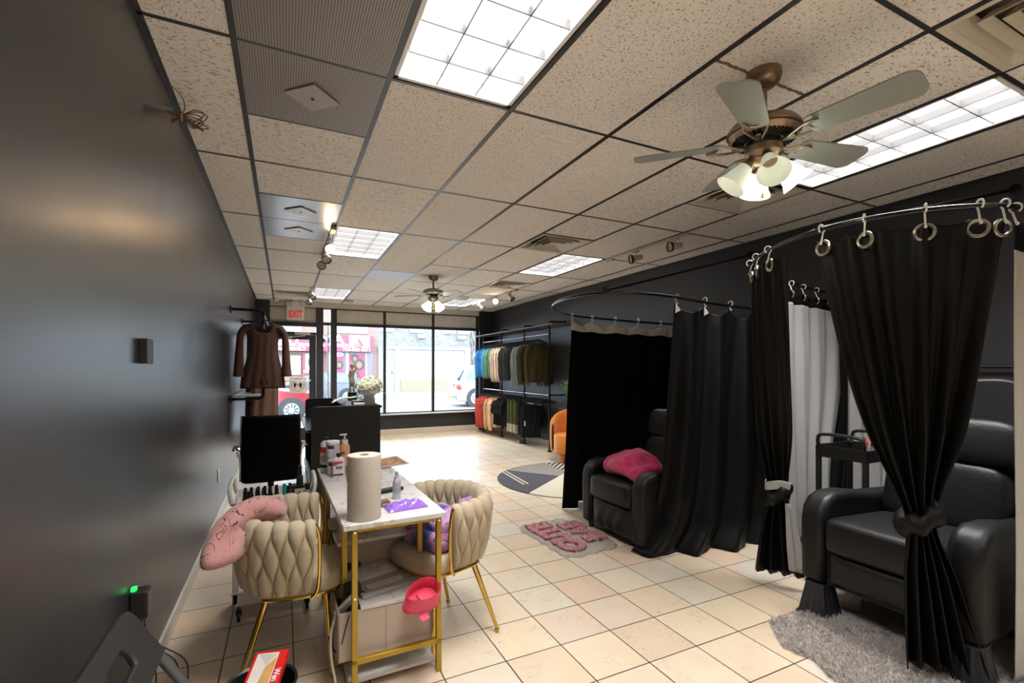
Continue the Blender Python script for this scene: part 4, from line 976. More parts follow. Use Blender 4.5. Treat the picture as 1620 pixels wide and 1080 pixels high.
st = g.build('nail_tips', mat('nail_tip_white', (0.66, 0.60, 0.54), 0.4), t, flat=True); st['kind'] = 'stuff'
def crumple(c_, sx, sy, sz, m, nm, lab, cat, rz=0, seed=0, sc=14, amp=0.35):
    g = MB()
    def fn(u, v):
        x_ = (u-0.5)*sx; y_ = (v-0.5)*sy; e = (1-(2*u-1)**4)*(1-(2*v-1)**4)
        q = abs(noise.noise(Vector((x_*sc, y_*sc, seed))))+0.5*abs(noise.noise(Vector((x_*sc*2.3, y_*sc*2.3, seed+3))))
        return Vector((x_*(1+0.1*noise.noise(Vector((y_*20, seed, 0)))), y_, 0.002+sz*e*(1-amp+amp*2*q)))
    g.grid(fn, 36, 30); g.grid(lambda u, v: Vector(((u-0.5)*sx, (v-0.5)*sy, 0.0005)), 2, 2)
    M = Matrix.Translation(c_) @ Matrix.Rotation(rz, 4, 'Z'); g.v = [M @ p for p in g.v]
    return tag(g.build(nm, m, ang=12), lab, cat)
crumple((0.40, 2.47, LID+0.021), 0.26, 0.16, 0.030, CLEAR, 'plastic_bag', 'crinkled clear plastic bag on the storage box lid', 'plastic bag', 0.3, 5)
g = MB(); g.box((0.283, 2.275, 0.395), (0.065, 0.06, 0.05), R=rot('X', 25) @ rot('Y', -25)); g.tube(catmull([(0.31, 2.27, 0.39), (0.335, 2.25, 0.375), (0.33, 2.24, 0.365), (0.31, 2.25, 0.363)], 6), 0.004, 6)
tag(g.build('power_adapter', BLKP, bevel=0.004), 'black power adapter at the open corner of the large storage box', 'power adapter')
t = thing('power_strip', 'white three-socket power strip hanging over the edge of the large storage box', 'power strip', (0.245, 2.235, 0.345))
Mx = Matrix.LocRotScale(Vector((0.0, 0.0, 0.0)), Matrix.Rotation(math.radians(-42), 3, 'Y') @ Matrix.Rotation(math.radians(-60), 3, 'X'), None).to_4x4()
g = MB(); g.box((0, 0, 0), (0.105, 0.038, 0.020), M=Mx); g.build('housing', mat('strip_white', (0.62, 0.58, 0.52), 0.5), t, bevel=0.006)
for k in (-1, 0, 1):
    g = MB(); g.box((k*0.030-0.004, 0.007, 0.0105), (0.003, 0.008, 0.002), M=Mx); g.box((k*0.030-0.004, -0.007, 0.0105), (0.003, 0.008, 0.002), M=Mx); g.box((k*0.030+0.007, 0, 0.0105), (0.004, 0.004, 0.002), M=Mx)
    g.build('socket', BLKP, t, flat=True)
g = MB(); g.tube(catmull([(-0.04, 0, -0.035), (-0.06, -0.02, -0.10), (-0.06, -0.03, -0.2), (-0.045, -0.05, -0.30), (-0.05, -0.02, -0.335)], 8), 0.005, 7); g.build('cord', mat('strip_white', (0.62, 0.58, 0.52), 0.5), t)
tag(MB().tube(catmull([(0.235, 2.66, 0.565), (0.205, 2.62, 0.50), (0.20, 2.60, 0.40), (0.215, 2.50, 0.30), (0.20, 2.40, 0.22), (0.18, 2.30, 0.19), (0.21, 2.20, 0.16), (0.24, 2.15, 0.29), (0.27, 2.2, 0.36)], 8), 0.003, 6).build('power_cable', BLKP), 'thin black cord dangling at the left side of the nail table', 'cord')
g = MB(); g.tube(catmull([(0.21, 3.02, 0.60), (0.225, 2.75, 0.54), (0.24, 2.60, 0.45), (0.29, 2.52, 0.42), (0.33, 2.50, 0.405)], 8), 0.0035, 6)
for k in range(10): g.tube([(0.285+0.006*k+0.012*math.cos(a), 2.49+0.002*k, 0.405+0.020*math.sin(a)) for a in [2*PI*q/10 for q in range(10)]], 0.003, 5, closed=True)
tag(g.build('coiled_cable', BLKP), 'black coiled cable hanging under the middle shelf of the nail table', 'cable')
# lamp plug lump + colourful bag by the left legs
g = MB(); g.sq((0.235, 2.70, 0.575), (0.05, 0.13, 0.040), 0.5, 0.5, 20, 12, wob=0.1); tag(g.build('nail_drill', mat('taupe_plastic', (0.32, 0.27, 0.23), 0.5)), 'taupe nail drill grip at the left end of the middle shelf', 'nail drill')
# items on the table ------------------------------------------------------
PTW = NB('paper_towel', rough=0.95)
tcx = PTW.sep(PTW.obj)
ang_ = PTW.math('ARCTAN2', tcx[1], tcx[0]); uu = PTW.math('MULTIPLY', ang_, 0.072/0.034); vv = PTW.math('MULTIPLY', tcx[2], 1/0.034)
row = PTW.math('FLOOR', vv); sh_ = PTW.math('MULTIPLY', PTW.math('MODULO', row, 2.0), 0.5)
fu = PTW.math('SUBTRACT', PTW.math('FRACT', PTW.math('ADD', uu, sh_)), 0.5); fv = PTW.math('SUBTRACT', PTW.math('FRACT', vv), 0.5)
au = PTW.math('ABSOLUTE', fu); av = PTW.math('ABSOLUTE', fv)
oc = PTW.math('MAXIMUM', PTW.math('MAXIMUM', au, av), PTW.math('MULTIPLY', PTW.math('ADD', au, av), 0.72))
rg = PTW.math('SINE', PTW.math('MULTIPLY', oc, 38.0))
PTW.color((0.64, 0.59, 0.50, 1)); PTW.bump(rg, 0.55, 0.004)
t = thing('paper_towel_roll', 'tall quilted paper towel roll standing on the near end of the nail table', 'paper towel', (0.318, 2.165, TZ))
g = MB(); g.lathe([(0.021, 0.0), (0.070, 0.0), (0.0715, 0.004), (0.0715, 0.277), (0.069, 0.280), (0.021, 0.279), (0.020, 0.0)], n=64); g.build('roll', PTW.m, t)
g = MB(); g.lathe([(0.0205, 0.001), (0.0205, 0.278), (0.0185, 0.278), (0.0185, 0.001)], n=32); g.build('core', mat('cardboard_core', (0.32, 0.22, 0.13), 0.9), t)
# bottles
WLAB = mat('label_white', (0.66, 0.64, 0.64), 0.5); RED = mat('label_red', (0.50, 0.03, 0.05), 0.5); NAVY = mat('label_navy', (0.03, 0.03, 0.16), 0.5); BLKL = mat('label_black', (0.015, 0.015, 0.018), 0.5)
def band(nm, r, z0, z1, m, t, a0=0, a1=360, n=40):
    g = MB(); g.grid(lambda u, v: Vector((r*math.cos(math.radians(a0+(a1-a0)*u)), r*math.sin(math.radians(a0+(a1-a0)*u)), z0+(z1-z0)*v)), n, 1); return g.build(nm, m, t)
t = thing('lotion_bottle', 'tall white round-shouldered bottle with red and black bands behind the stacked jars', 'bottle', (0.243, 3.25, TZ))
g = MB(); g.lathe([(0, 0), (0.037, 0), (0.039, 0.006), (0.039, 0.155), (0.034, 0.182), (0.02, 0.197), (0.012, 0.20)], n=28); g.build('bottle', mat('bottle_white', (0.70, 0.69, 0.68), 0.35), t)
g = MB(); g.lathe([(0.013, 0.198), (0.014, 0.218), (0, 0.218)], n=18); g.build('cap', BLKP, t)
band('red_label', 0.0395, 0.125, 0.160, RED, t); band('black_label', 0.0395, 0.030, 0.048, BLKL, t)
letters('lettering', 'Power', 0.016, RED, t, (-0.01, -0.041, 0.10), rot4('Z', -5))
letters('lettering', 'Liquid', 0.014, BLKL, t, (-0.01, -0.041, 0.08), rot4('Z', -5))
def jar(loc, lab, labm):
    t = thing('powder_jar', lab, 'jar', loc); 
    g = MB(); g.lathe([(0, 0), (0.038, 0), (0.040, 0.004), (0.040, 0.088), (0, 0.088)], n=30); g.build('body', mat('jar_lilac', (0.56, 0.46, 0.52), 0.35), t)
    g = MB(); g.lathe([(0.0415, 0.086), (0.0425, 0.088), (0.0425, 0.102), (0.041, 0.105), (0, 0.105)], n=30); g.build('lid', mat('jar_lid_white', (0.72, 0.71, 0.70), 0.35), t)
    band('label', 0.0405, 0.010, 0.080, WLAB, t, 200, 262); band('label', 0.0408, 0.060, 0.080, labm, t, 215, 275); return t
jar((0.277, 3.13, TZ), 'lower of the two stacked lilac powder jars', NAVY)
jar((0.272, 3.13, TZ+0.105), 'upper of the two stacked lilac powder jars, white lid', NAVY)
t = thing('remover_bottle', 'squat clear bottle with black cap and red label in front of the stacked jars', 'bottle', (0.297, 3.04, TZ), math.radians(-12))
g = MB(); n = 32
vs = []; prof = [(1.0, 0.0), (1.0, 0.10), (0.9, 0.113), (0.6, 0.122), (0.4, 0.126)]
for k_, z_ in prof:
    for q in range(n):
        a = 2*PI*q/n; c_, s_ = math.cos(a), math.sin(a); r = (abs(c_)**4+abs(s_)**4)**-0.25; vs.append((0.035*k_*r*c_, 0.022*k_*r*s_, z_))
g.add(vs, [(i*n+k, i*n+(k+1) % n, (i+1)*n+(k+1) % n, (i+1)*n+k) for i in range(4) for k in range(n)]+[list(range(n))[::-1], [4*n+k for k in range(n)]]); g.build('bottle', mat('bottle_milky', (0.60, 0.56, 0.57), 0.2), t)
g = MB(); g.lathe([(0.013, 0.122), (0.014, 0.124), (0.014, 0.146), (0, 0.146)], n=18); g.build('cap', BLKP, t)
g = MB(); g.box((0, -0.0225, 0.058), (0.056, 0.001, 0.085)); lb = g.build('label', WLAB, t, flat=True)
g = MB(); g.add([(-0.027, -0.0235, 0.098), (0.027, -0.0235, 0.098), (0.027, -0.0235, 0.090), (0.0, -0.0235, 0.084), (-0.027, -0.0235, 0.070)], [(0, 4, 3, 2, 1)]); g.build('red_label', RED, lb, flat=True)
g = MB(); g.box((0, -0.0235, 0.020), (0.056, 0.001, 0.008)); g.build('black_label', BLKL, lb, flat=True)
letters('lettering', 'Nail Polish\nRemover', 0.009, BLKL, lb, (0.005, -0.0235, 0.062))
t = thing('pump_bottle', 'orange lotion bottle with white pump on the far end of the table', 'bottle', (0.352, 3.23, TZ))
g = MB(); g.lathe([(0, 0), (0.030, 0), (0.032, 0.005), (0.032, 0.145), (0.027, 0.165), (0.018, 0.172)], n=26); g.build('bottle', mat('peach_lotion', (0.68, 0.33, 0.17), 0.35), t)
g = MB(); g.lathe([(0.019, 0.170), (0.020, 0.172), (0.020, 0.197), (0.010, 0.199), (0.005, 0.200), (0.005, 0.225), (0.012, 0.226), (0.016, 0.236), (0.0, 0.238)], n=20); g.box((-0.012, -0.006, 0.232), (0.04, 0.012, 0.009)); pm = g.build('pump', mat('pump_white', (0.72, 0.71, 0.68), 0.35), t)
g = MB(); g.lathe([(0.0125, 0.199), (0.0125, 0.204), (0, 0.204)], n=16); g.build('collar', mat('collar_magenta', (0.5, 0.02, 0.15), 0.4), pm)
letters('lettering', 'olay', 0.018, BLKL, t, (-0.012, -0.0325, 0.12), rot4('Z', -10))
tag(MB().box((0.372, 3.12, TZ+0.024), (0.05, 0.05, 0.048)).build('small_box', mat('clear_box', (0.55, 0.5, 0.55), 0.2, trans=0.4), bevel=0.003), 'small clear box with purple print beside the orange pump bottle', 'box')
# magazine on the far end
MG = NB('magazine_print', rough=0.35)
MG.color(MG.ramp(MG.noise(MG.obj, 9, 3, 1.5), [(0.32, (0.05, 0.03, 0.02)), (0.45, (0.35, 0.10, 0.03)), (0.55, (0.60, 0.22, 0.03)), (0.62, (0.55, 0.42, 0.25)), (0.70, (0.25, 0.06, 0.04))]))
t = thing('magazine', 'open magazine with orange cover hanging off the far end of the nail table', 'magazine', (0.60, 3.30, TZ), math.radians(6))
def mg(ins):
    g = MB(); g.grid(lambda u, v: Vector(((u-0.5)*(0.30-ins), (v-0.5)*(0.26-ins), 0.006+0.012*u*u*0.8+0.010*(u*v)+(0.0045 if ins else 0))), 14, 10); return g
mg(0).build('pages', mat('page_white', (0.66, 0.64, 0.62), 0.5), t, solid=0.004, ang=180); mg(0.025).build('cover_picture', MG.m, t, ang=180)
# metal stand loop, remote, spray, small box, purple bag
g = MB(); g.tube(catmull([(0.40, 2.55, TZ+0.004), (0.43, 2.58, TZ+0.005), (0.455, 2.70, TZ+0.03), (0.45, 2.80, TZ+0.075), (0.435, 2.86, TZ+0.10), (0.40, 2.86, TZ+0.105)], 8), 0.0028, 8); g.tube(catmull([(0.40, 2.55, TZ+0.004), (0.33, 2.57, TZ+0.004), (0.31, 2.70, TZ+0.03), (0.33, 2.86, TZ+0.10), (0.40, 2.86, TZ+0.105)], 8), 0.0028, 8)
tag(g.build('wire_stand', CHROME), 'bent chrome wire stand on the nail table behind the paper towel', 'stand')
t = thing('remote_control', 'black remote control lying across the nail table behind the spray bottle', 'remote control', (0.485, 2.555, TZ), math.radians(18))
g = MB(); g.sq((0, 0, 0.010), (0.20, 0.048, 0.020), 0.3, 0.3, 32, 10); g.build('body', BLKP, t)
for r in range(9):
    for q in (-1, 0, 1):
        g = MB(); g.sq((-0.075+r*0.018, q*0.013, 0.0200), (0.010, 0.008, 0.004), 0.5, 0.5, 10, 6); g.build('button', mat('button_grey', (0.12, 0.12, 0.13), 0.5), t)
t = thing('spray_bottle', 'small clear spray bottle with blue band standing on the nail table', 'bottle', (0.512, 2.405, TZ))
g = MB(); g.lathe([(0, 0), (0.0185, 0), (0.020, 0.003), (0.020, 0.082), (0.017, 0.097), (0.009, 0.106), (0.008, 0.108)], n=24); g.build('bottle', mat('spray_silver', (0.48, 0.48, 0.49), 0.18, 0.3), t)
band('blue_band', 0.0203, 0.034, 0.056, mat('spray_blue', (0.24, 0.34, 0.40), 0.3), t); band('pink_band', 0.0203, 0.056, 0.072, mat('spray_pink', (0.42, 0.34, 0.35), 0.3), t)
g = MB(); g.lathe([(0.009, 0.106), (0.013, 0.110), (0.013, 0.114), (0.006, 0.117), (0.008, 0.121), (0.008, 0.138), (0, 0.138)], n=16); g.build('nozzle', mat('spray_silver', (0.48, 0.48, 0.49), 0.18, 0.3), t)
t = thing('hair_dye_box', 'small dark brown carton lettered DARK BR beside the paper towel', 'box', (0.425, 2.305, TZ), math.radians(6))
g = MB(); g.box2((-0.055, -0.02, 0), (0.03, 0.03, 0.026)); g.build('carton', mat('carton_brown', (0.16, 0.075, 0.06), 0.5), t, bevel=0.001)
letters('lettering', 'DARK BR', 0.017, WLAB, t, (0.0, -0.0205, 0.013), rot4('Y', 180), ext=0.0005)
crumple((0.520, 2.235, TZ), 0.19, 0.09, 0.034, mat('purple_film', (0.30, 0.14, 0.62), 0.22, spec=0.6), 'plastic_bag', 'crumpled shiny purple plastic bag on the near corner of the nail table', 'plastic bag', 0.12, 2, 22)
# pink manicure bowl hooked at the right leg
t = thing('manicure_bowl', 'pink plastic manicure soaking bowl tilted on the storage box at the table leg', 'bowl', (0.562, 2.118, 0.350), math.radians(24))
g = MB(); n = 48; Rm = rot('X', 22) @ rot('Y', -6)
def ov(k, z_, th): a = 2*PI*k/n; c_ = math.cos(a); w__ = 0.86+0.14*c_; return Rm @ Vector((0.088*th*c_, 0.066*th*w__*math.sin(a), z_))
vs = []; prof = [(0.0, 0.012), (0.97, 0.010), (0.97, 0.070), (1.0, 0.072), (1.03, 0.068), (1.03, 0.004), (1.10, 0.0), (1.10, -0.004), (0.0, -0.004)]
for th_, z_ in prof:
    for k in range(n): vs.append(ov(k, z_, th_))
g.add(vs, [(i*n+k, i*n+(k+1) % n, (i+1)*n+(k+1) % n, (i+1)*n+k) for i in range(len(prof)-1) for k in range(n)])
PKB = mat('bowl_pink', (0.72, 0.06, 0.13), 0.35)
g.build('bowl', PKB, t, ang=60)
g = MB(); g.box2((-0.06, -0.095, -0.004), (-0.02, -0.060, 0.0)); g.v = [Rm @ p for p in g.v]; g.build('tab', PKB, t, bevel=0.002)
g = MB(); g.sq((0.02, 0, 0.018), (0.07, 0.075, 0.016), 0.6, 0.6, 24, 12); g.v = [Rm @ p for p in g.v]; g.build('finger_rest', PKB, t)

# ================================================================== WHITE TROLLEY with polish
t = thing('rolling_cart', 'white plastic rolling cart behind the left armchair, top tray full of black bottles', 'cart', (-0.055, 3.17, 0))
TRW, TRD = 0.205, 0.16
CW_ = mat('cart_white', (0.66, 0.63, 0.58), 0.45)
def tray(z0, h, nm):
    g = MB(); th = 0.008
    for (a, b_) in (((-TRW, -TRD), (TRW, -TRD+th)), ((-TRW, TRD-th), (TRW, TRD)), ((-TRW, -TRD), (-TRW+th, TRD)), ((TRW-th, -TRD), (TRW, TRD))): g.box2((a[0], a[1], z0), (b_[0], b_[1], z0+h))
    g.box2((-TRW, -TRD, z0), (TRW, TRD, z0+0.006)); g.box2((-TRW-0.006, -TRD-0.006, z0+h-0.01), (TRW+0.006, -TRD+0.004, z0+h)); g.build(nm, CW_, t, bevel=0.004)
tray(0.09, 0.08, 'bottom_tray'); tray(0.34, 0.05, 'middle_tray'); tray(0.615, 0.055, 'top_tray')
for sx in (-1, 1):
    for sy in (-1, 1):
        g = MB(); g.box2((sx*TRW-sx*0.03, sy*TRD-sy*0.022, 0.10), (sx*TRW, sy*TRD, 0.62)); g.build('post', CW_, t, bevel=0.006)
        g = MB(); cx_, cy_ = sx*(TRW-0.03), sy*(TRD-0.02); g.cyl((cx_, cy_, 0.092), (cx_, cy_, 0.06), 0.008); g.tube([(cx_-0.008, cy_, 0.024), (cx_+0.008, cy_, 0.024)], 0.024, 18); g.box((cx_, cy_, 0.05), (0.03, 0.02, 0.03)); g.build('caster', BLKP, t)
    g = MB(); g.tube(catmull([(sx*TRW, -TRD+0.02, 0.65), (sx*(TRW+0.012), -TRD+0.02, 0.71), (sx*(TRW+0.014), -TRD+0.05, 0.75), (sx*(TRW+0.014), TRD-0.05, 0.75), (sx*(TRW+0.012), TRD-0.02, 0.71), (sx*TRW, TRD-0.02, 0.65)], 6), 0.011, 10); g.build('handle', CW_, t)
def polish(loc, h, r, capm, bodym, lab, group='black nail polish bottles on the white cart'):
    t = thing('nail_polish', lab, 'nail polish', loc, 0, group)
    g = MB(); g.lathe([(0, 0), (r, 0), (r*1.02, 0.003), (r*1.02, h*0.42), (r*0.8, h*0.48), (r*0.45, h*0.5)], n=14); g.build('bottle', bodym, t)
    g = MB(); g.lathe([(r*0.62, h*0.49), (r*0.66, h*0.5), (r*0.6, h), (0, h)], n=14); g.build('cap', capm, t); return t
PB1 = mat('polish_black', (0.012, 0.012, 0.014), 0.25)
P0 = polish((-0.19, 3.08, 0.622), 0.085, 0.014, PB1, PB1, 'small black nail polish bottle on the white cart')
k = 0
for r in range(4):
    for q in range(6):
        if r == 0 and q == 0: continue
        x_ = -0.21+q*0.033+0.006*random.random(); y_ = 3.07+r*0.036+0.004*random.random()
        dup(P0, (x_, y_, 0.622), 0)
for (x_, y_) in ((0.015, 3.13), (0.03, 3.20), (0.045, 3.08)): dup(P0, (x_, y_, 0.622), 0)
polish((0.0, 3.06, 0.622), 0.115, 0.017, mat('teal_cap', (0.02, 0.30, 0.38), 0.4), mat('teal_polish', (0.02, 0.30, 0.38), 0.3), 'teal bottle among the black nail polishes on the cart', None)
t2 = thing('acrylic_jar', 'beige jar with black lid on the white cart', 'jar', (0.075, 3.20, 0.622)); g = MB(); g.lathe([(0, 0), (0.045, 0), (0.045, 0.06), (0, 0.06)], n=24); g.build('body', mat('jar_beige', (0.5, 0.45, 0.38), 0.5), t2); g = MB(); g.lathe([(0.047, 0.058), (0.048, 0.072), (0, 0.074)], n=24); g.build('lid', BLKP, t2)
polish((0.085, 3.19, 0.697), 0.115, 0.019, PB1, PB1, 'black pump bottle standing on the beige jar of the cart', None)
t2 = thing('glass_bottle', 'round clear glass bottle with black top at the right of the cart', 'bottle', (0.125, 3.07, 0.622)); g = MB(); g.lathe([(0, 0), (0.028, 0), (0.036, 0.02), (0.034, 0.045), (0.015, 0.066), (0.012, 0.07)], n=24); g.build('bottle', mat('smoky_glass', (0.30, 0.30, 0.33), 0.1, trans=0.5), t2); g = MB(); g.lathe([(0.014, 0.068), (0.014, 0.105), (0, 0.105)], n=14); g.build('cap', BLKP, t2)
tag(MB().tube([(0.06, 3.045, 0.634), (0.085, 3.035, 0.683)], 0.011, 12).build('black_tube', BLKP), 'short black tube leaning in the tray of the white cart', 'tube')

# ================================================================== OFFICE CHAIR
t = thing('office_chair', 'black mesh office chair with chrome arms, seen from behind', 'office chair', (-0.11, 4.75, 0), math.radians(2))
g = MB()
def ocb(u, v):
    s_ = 0.222*(1-0.03*v); x_ = (2*u-1)*s_; z_ = 0.475+0.535*v; return Vector((x_, -0.25-0.02*math.sin(PI*v)+0.04*v*v-0.04*(1-(2*u-1)**2), z_))
g.grid(ocb, 20, 20); g.build('backrest', BLKCLOTH, t, solid=0.02)
for s_ in (-1, 1):
    g = MB(); g.tube([ocb(0 if s_ < 0 else 1, k/14)+Vector((s_*0.006, 0, 0)) for k in range(15)], 0.0085, 8); g.build('side_rail', CHROME, t)
    g = MB(); g.tube(catmull([(s_*0.235, -0.23, 0.73), (s_*0.262, -0.20, 0.745), (s_*0.272, -0.05, 0.70), (s_*0.27, 0.10, 0.68), (s_*0.265, 0.16, 0.64), (s_*0.24, 0.17, 0.52), (s_*0.235, 0.05, 0.46)], 6), 0.011, 8); g.build('armrest', CHROME, t)
    g = MB(); g.box((s_*0.272, 0.0, 0.715), (0.045, 0.22, 0.018)); g.build('arm_pad', BLKP, t, bevel=0.006)
g = MB(); g.sq((0, 0.0, 0.465), (0.46, 0.46, 0.07), 0.5, 0.25, 32, 12); g.build('seat', BLKCLOTH, t)
g = MB(); g.cyl((0, 0, 0.10), (0, 0, 0.44), 0.026); g.box((0, 0, 0.43), (0.16, 0.2, 0.03)); g.build('gas_lift', BLK_METAL, t)
for k in range(5):
    a = 2*PI*k/5+0.3; g = MB(); g.tube([(0, 0, 0.12), (0.27*math.cos(a), 0.27*math.sin(a), 0.075)], [0.022, 0.014], 10); lg = g.build('base_leg', CHROME, t)
    g = MB(); c_ = (0.27*math.cos(a), 0.27*math.sin(a), 0.028); g.tube([(c_[0]-0.015, c_[1], 0.028), (c_[0]+0.015, c_[1], 0.028)], 0.028, 14); g.cyl((c_[0], c_[1], 0.03), (c_[0], c_[1], 0.075), 0.008); g.build('caster', BLKP, lg)

# ================================================================== BLACK DESK
DK = NB('black_wood_laminate', rough=0.5, spec=0.3); DK.color(DK.mix(DK.noise(DK.vmath('MULTIPLY', DK.pos, (30, 30, 3)), 2, 4), (0.006, 0.006, 0.0065), (0.010, 0.0095, 0.0095)))
t = thing('reception_desk', 'black laminate reception desk with tall side panels, left of the shop centre', 'desk', (0.62, 6.25, 0))
def side(y_, lab=None):
    r = 0.05; out = [(0.255, 0), (0.975, 0), (0.975, 1.0), (0.255+r, 1.0)]+[(0.255+r-r*math.sin(a), 1.0-r+r*math.cos(a)) for a in [PI/2*k/6 for k in range(1, 7)]]
    g = MB(); g.prism(out, 0.03, Matrix(((1, 0, 0, 0), (0, 0, 1, 0), (0, 1, 0, 0), (0, 0, 0, 1)))); g.v = [p+Vector((0, y_, 0)) for p in g.v]; return g.build('side_panel', DK.m, t, world=True, bevel=0.003)
side(5.44); side(7.00)
g = MB(); g.box2((0.20, 5.47, 0.72), (0.93, 7.0, 0.75)); g.build('desktop', mat('desk_top_black', (0.03, 0.032, 0.035), 0.2), t, world=True, bevel=0.003)
g = MB(); g.box2((0.945, 5.47, 0), (0.975, 7.0, 1.0)); g.build('back_panel', DK.m, t, world=True, bevel=0.003)
g = MB(); g.box2((0.60, 5.47, 0.965), (1.00, 7.03, 0.99)); g.build('top_shelf', DK.m, t, world=True, bevel=0.003)
g = MB(); g.box2((0.24, 5.47, 0.15), (0.28, 7.0, 0.20)); g.build('foot_rail', BLK_METAL, t, world=True)
DZ = 0.99
# flower vase
t = thing('flower_vase', 'white ceramic vase of pale hydrangea flowers at the right end of the desk', 'vase of flowers', (0.895, 5.72, DZ))
g = MB(); g.lathe([(0, 0), (0.065, 0), (0.070, 0.01), (0.066, 0.05), (0.060, 0.10), (0.085, 0.125), (0.125, 0.135), (0.13, 0.175), (0.122, 0.175), (0.10, 0.14), (0.05, 0.12), (0, 0.12)], n=30); g.build('vase', mat('vase_white', (0.60, 0.58, 0.55), 0.6), t)
FL = mat('petal_cream', (0.72, 0.72, 0.52), 0.7, var=(30, 0.2)); g = MB(); rr = random.Random(3)
for k in range(170):
    a = rr.uniform(0, 2*PI); ph = math.acos(rr.uniform(-0.25, 1)); R_ = 0.125*(0.75+0.35*rr.random())
    c_ = Vector((1.15*R_*math.sin(ph)*math.cos(a), 1.05*R_*math.sin(ph)*math.sin(a), 0.215+0.85*R_*math.cos(ph))); n_ = (c_-Vector((0, 0, 0.2))).normalized()
    q = n_.to_track_quat('Z', 'Y').to_matrix() @ Matrix.Rotation(rr.uniform(0, PI), 3, 'Z')
    for pt in range(4):
        d = q @ Matrix.Rotation(PI/2*pt, 3, 'Z')
        g.add([c_, c_+d @ Vector((0.022, -0.012, 0.008)), c_+d @ Vector((0.036, 0, 0.002)), c_+d @ Vector((0.022, 0.012, 0.008))], [(0, 1, 2, 3)])
fl = g.build('flower_head', FL, t, flat=True)
g = MB(); g.sq((0, 0, 0.21), (0.20, 0.19, 0.17), 0.9, 0.9, 20, 12); g.build('inner_bloom', FL, t)
LF = mat('leaf_green', (0.12, 0.22, 0.05), 0.5)
for (x_, y_, z_, az, el) in ((-0.11, -0.06, 0.14, 200, -50), (-0.10, -0.04, 0.22, 150, 10), (0.13, -0.03, 0.16, -20, -35)):
    g = MB(); M = Matrix.Translation((x_, y_, z_)) @ rot4('Z', az) @ rot4('Y', -el)
    g.grid(lambda u, v: Vector((0.075*u, 0.022*math.sin(PI*u)*(2*v-1), 0.01*math.sin(PI*u)-0.006*(2*v-1)**2)), 8, 4, M=M); g.build('leaf', LF, t, solid=0.0015)
# figurine (armless standing woman, stone) on a black cube
t = thing('figurine', 'slender pale stone standing figure on a black block, on the desk before the window', 'figurine', (0.815, 6.62, DZ))
g = MB(); g.box2((-0.055, -0.055, 0), (0.055, 0.055, 0.105)); g.build('plinth', BLKP, t, bevel=0.002)
ST = mat('figurine_stone', (0.34, 0.30, 0.21), 0.6, bump=(60, 0.3)); g = MB()
for s_ in (-1, 1): g.tube(catmull([(s_*0.028, 0, 0.105), (s_*0.022, 0, 0.17), (s_*0.016, 0, 0.23)], 5), [0.012+0.010*k/10 for k in range(11)], 12)
g.lathe([(0.0, 0.20), (0.030, 0.205), (0.038, 0.235), (0.036, 0.26), (0.026, 0.305), (0.030, 0.34), (0.036, 0.37), (0.030, 0.392), (0.012, 0.405), (0.011, 0.420), (0.020, 0.43), (0.024, 0.455), (0.019, 0.475), (0.0, 0.485)], n=22)
g.tube(catmull([(0.034, 0, 0.385), (0.050, -0.01, 0.41), (0.048, -0.015, 0.44), (0.022, -0.012, 0.46)], 5), 0.009, 8); g.tube(catmull([(-0.032, 0, 0.385), (-0.040, 0, 0.33), (-0.036, -0.005, 0.27), (-0.030, -0.01, 0.23)], 5), 0.008, 8)
o_ = g.build('body', ST, t, ang=180); m_ = o_.modifiers.new('remesh', 'REMESH'); m_.mode = 'VOXEL'; m_.voxel_size = 0.005; m_.use_smooth_shade = True
# paper clutter
t = thing('open_magazine', 'open magazine drooping off the desk shelf, pages showing', 'magazine', (0.70, 6.02, DZ+0.045))
g = MB(); g.grid(lambda u, v: Vector((-0.19+0.20*u, -0.10+0.2*v, 0.02-0.055*(1-u)**2+0.012*math.sin(3*u))), 10, 4); g.build('left_page', mat('page_white', (0.66, 0.64, 0.62), 0.5), t, solid=0.004)
g = MB(); g.grid(lambda u, v: Vector((0.01+0.22*u, -0.10+0.2*v, 0.02+0.035*u)), 10, 4); g.build('right_page', mat('page_grey', (0.42, 0.41, 0.40), 0.5), t, solid=0.004)
g = MB(); g.box((-0.11, -0.045, 0.005), (0.07, 0.03, 0.002), R=rot('Y', -20)); g.build('green_picture', mat('print_green', (0.05, 0.25, 0.12), 0.5), t)
tag(MB().box((0.80, 5.95, DZ+0.012), (0.20, 0.20, 0.022), R=rot('Z', 12)).build('black_folder', BLKP, bevel=0.003), 'thick black folder under the open magazine on the desk', 'folder')
tag(MB().box((0.84, 5.90, DZ+0.032), (0.18, 0.16, 0.014), R=rot('Z', 20)).build('paper_stack', mat('page_white', (0.66, 0.64, 0.62), 0.5), bevel=0.002), 'small stack of white papers on the black folder', 'papers')
g = MB()
for k in range(6): g.lathe([(0, 0), (0.010, 0), (0.010, 0.045), (0, 0.045)], (0.63+0.022*(k % 3), 5.62+0.024*(k//3), DZ), 10)
tag(g.build('card_holder', mat('pale_lilac', (0.55, 0.52, 0.62), 0.5)), 'little cluster of pale tubes on the edge of the desk shelf', 'tubes')
tag(MB().box((0.765, 5.60, DZ+0.014), (0.12, 0.07, 0.028)).build('tissue_pack', mat('mint_pack', (0.45, 0.52, 0.46), 0.5), bevel=0.006), 'small mint green pack on the desk shelf before the vase', 'packet')

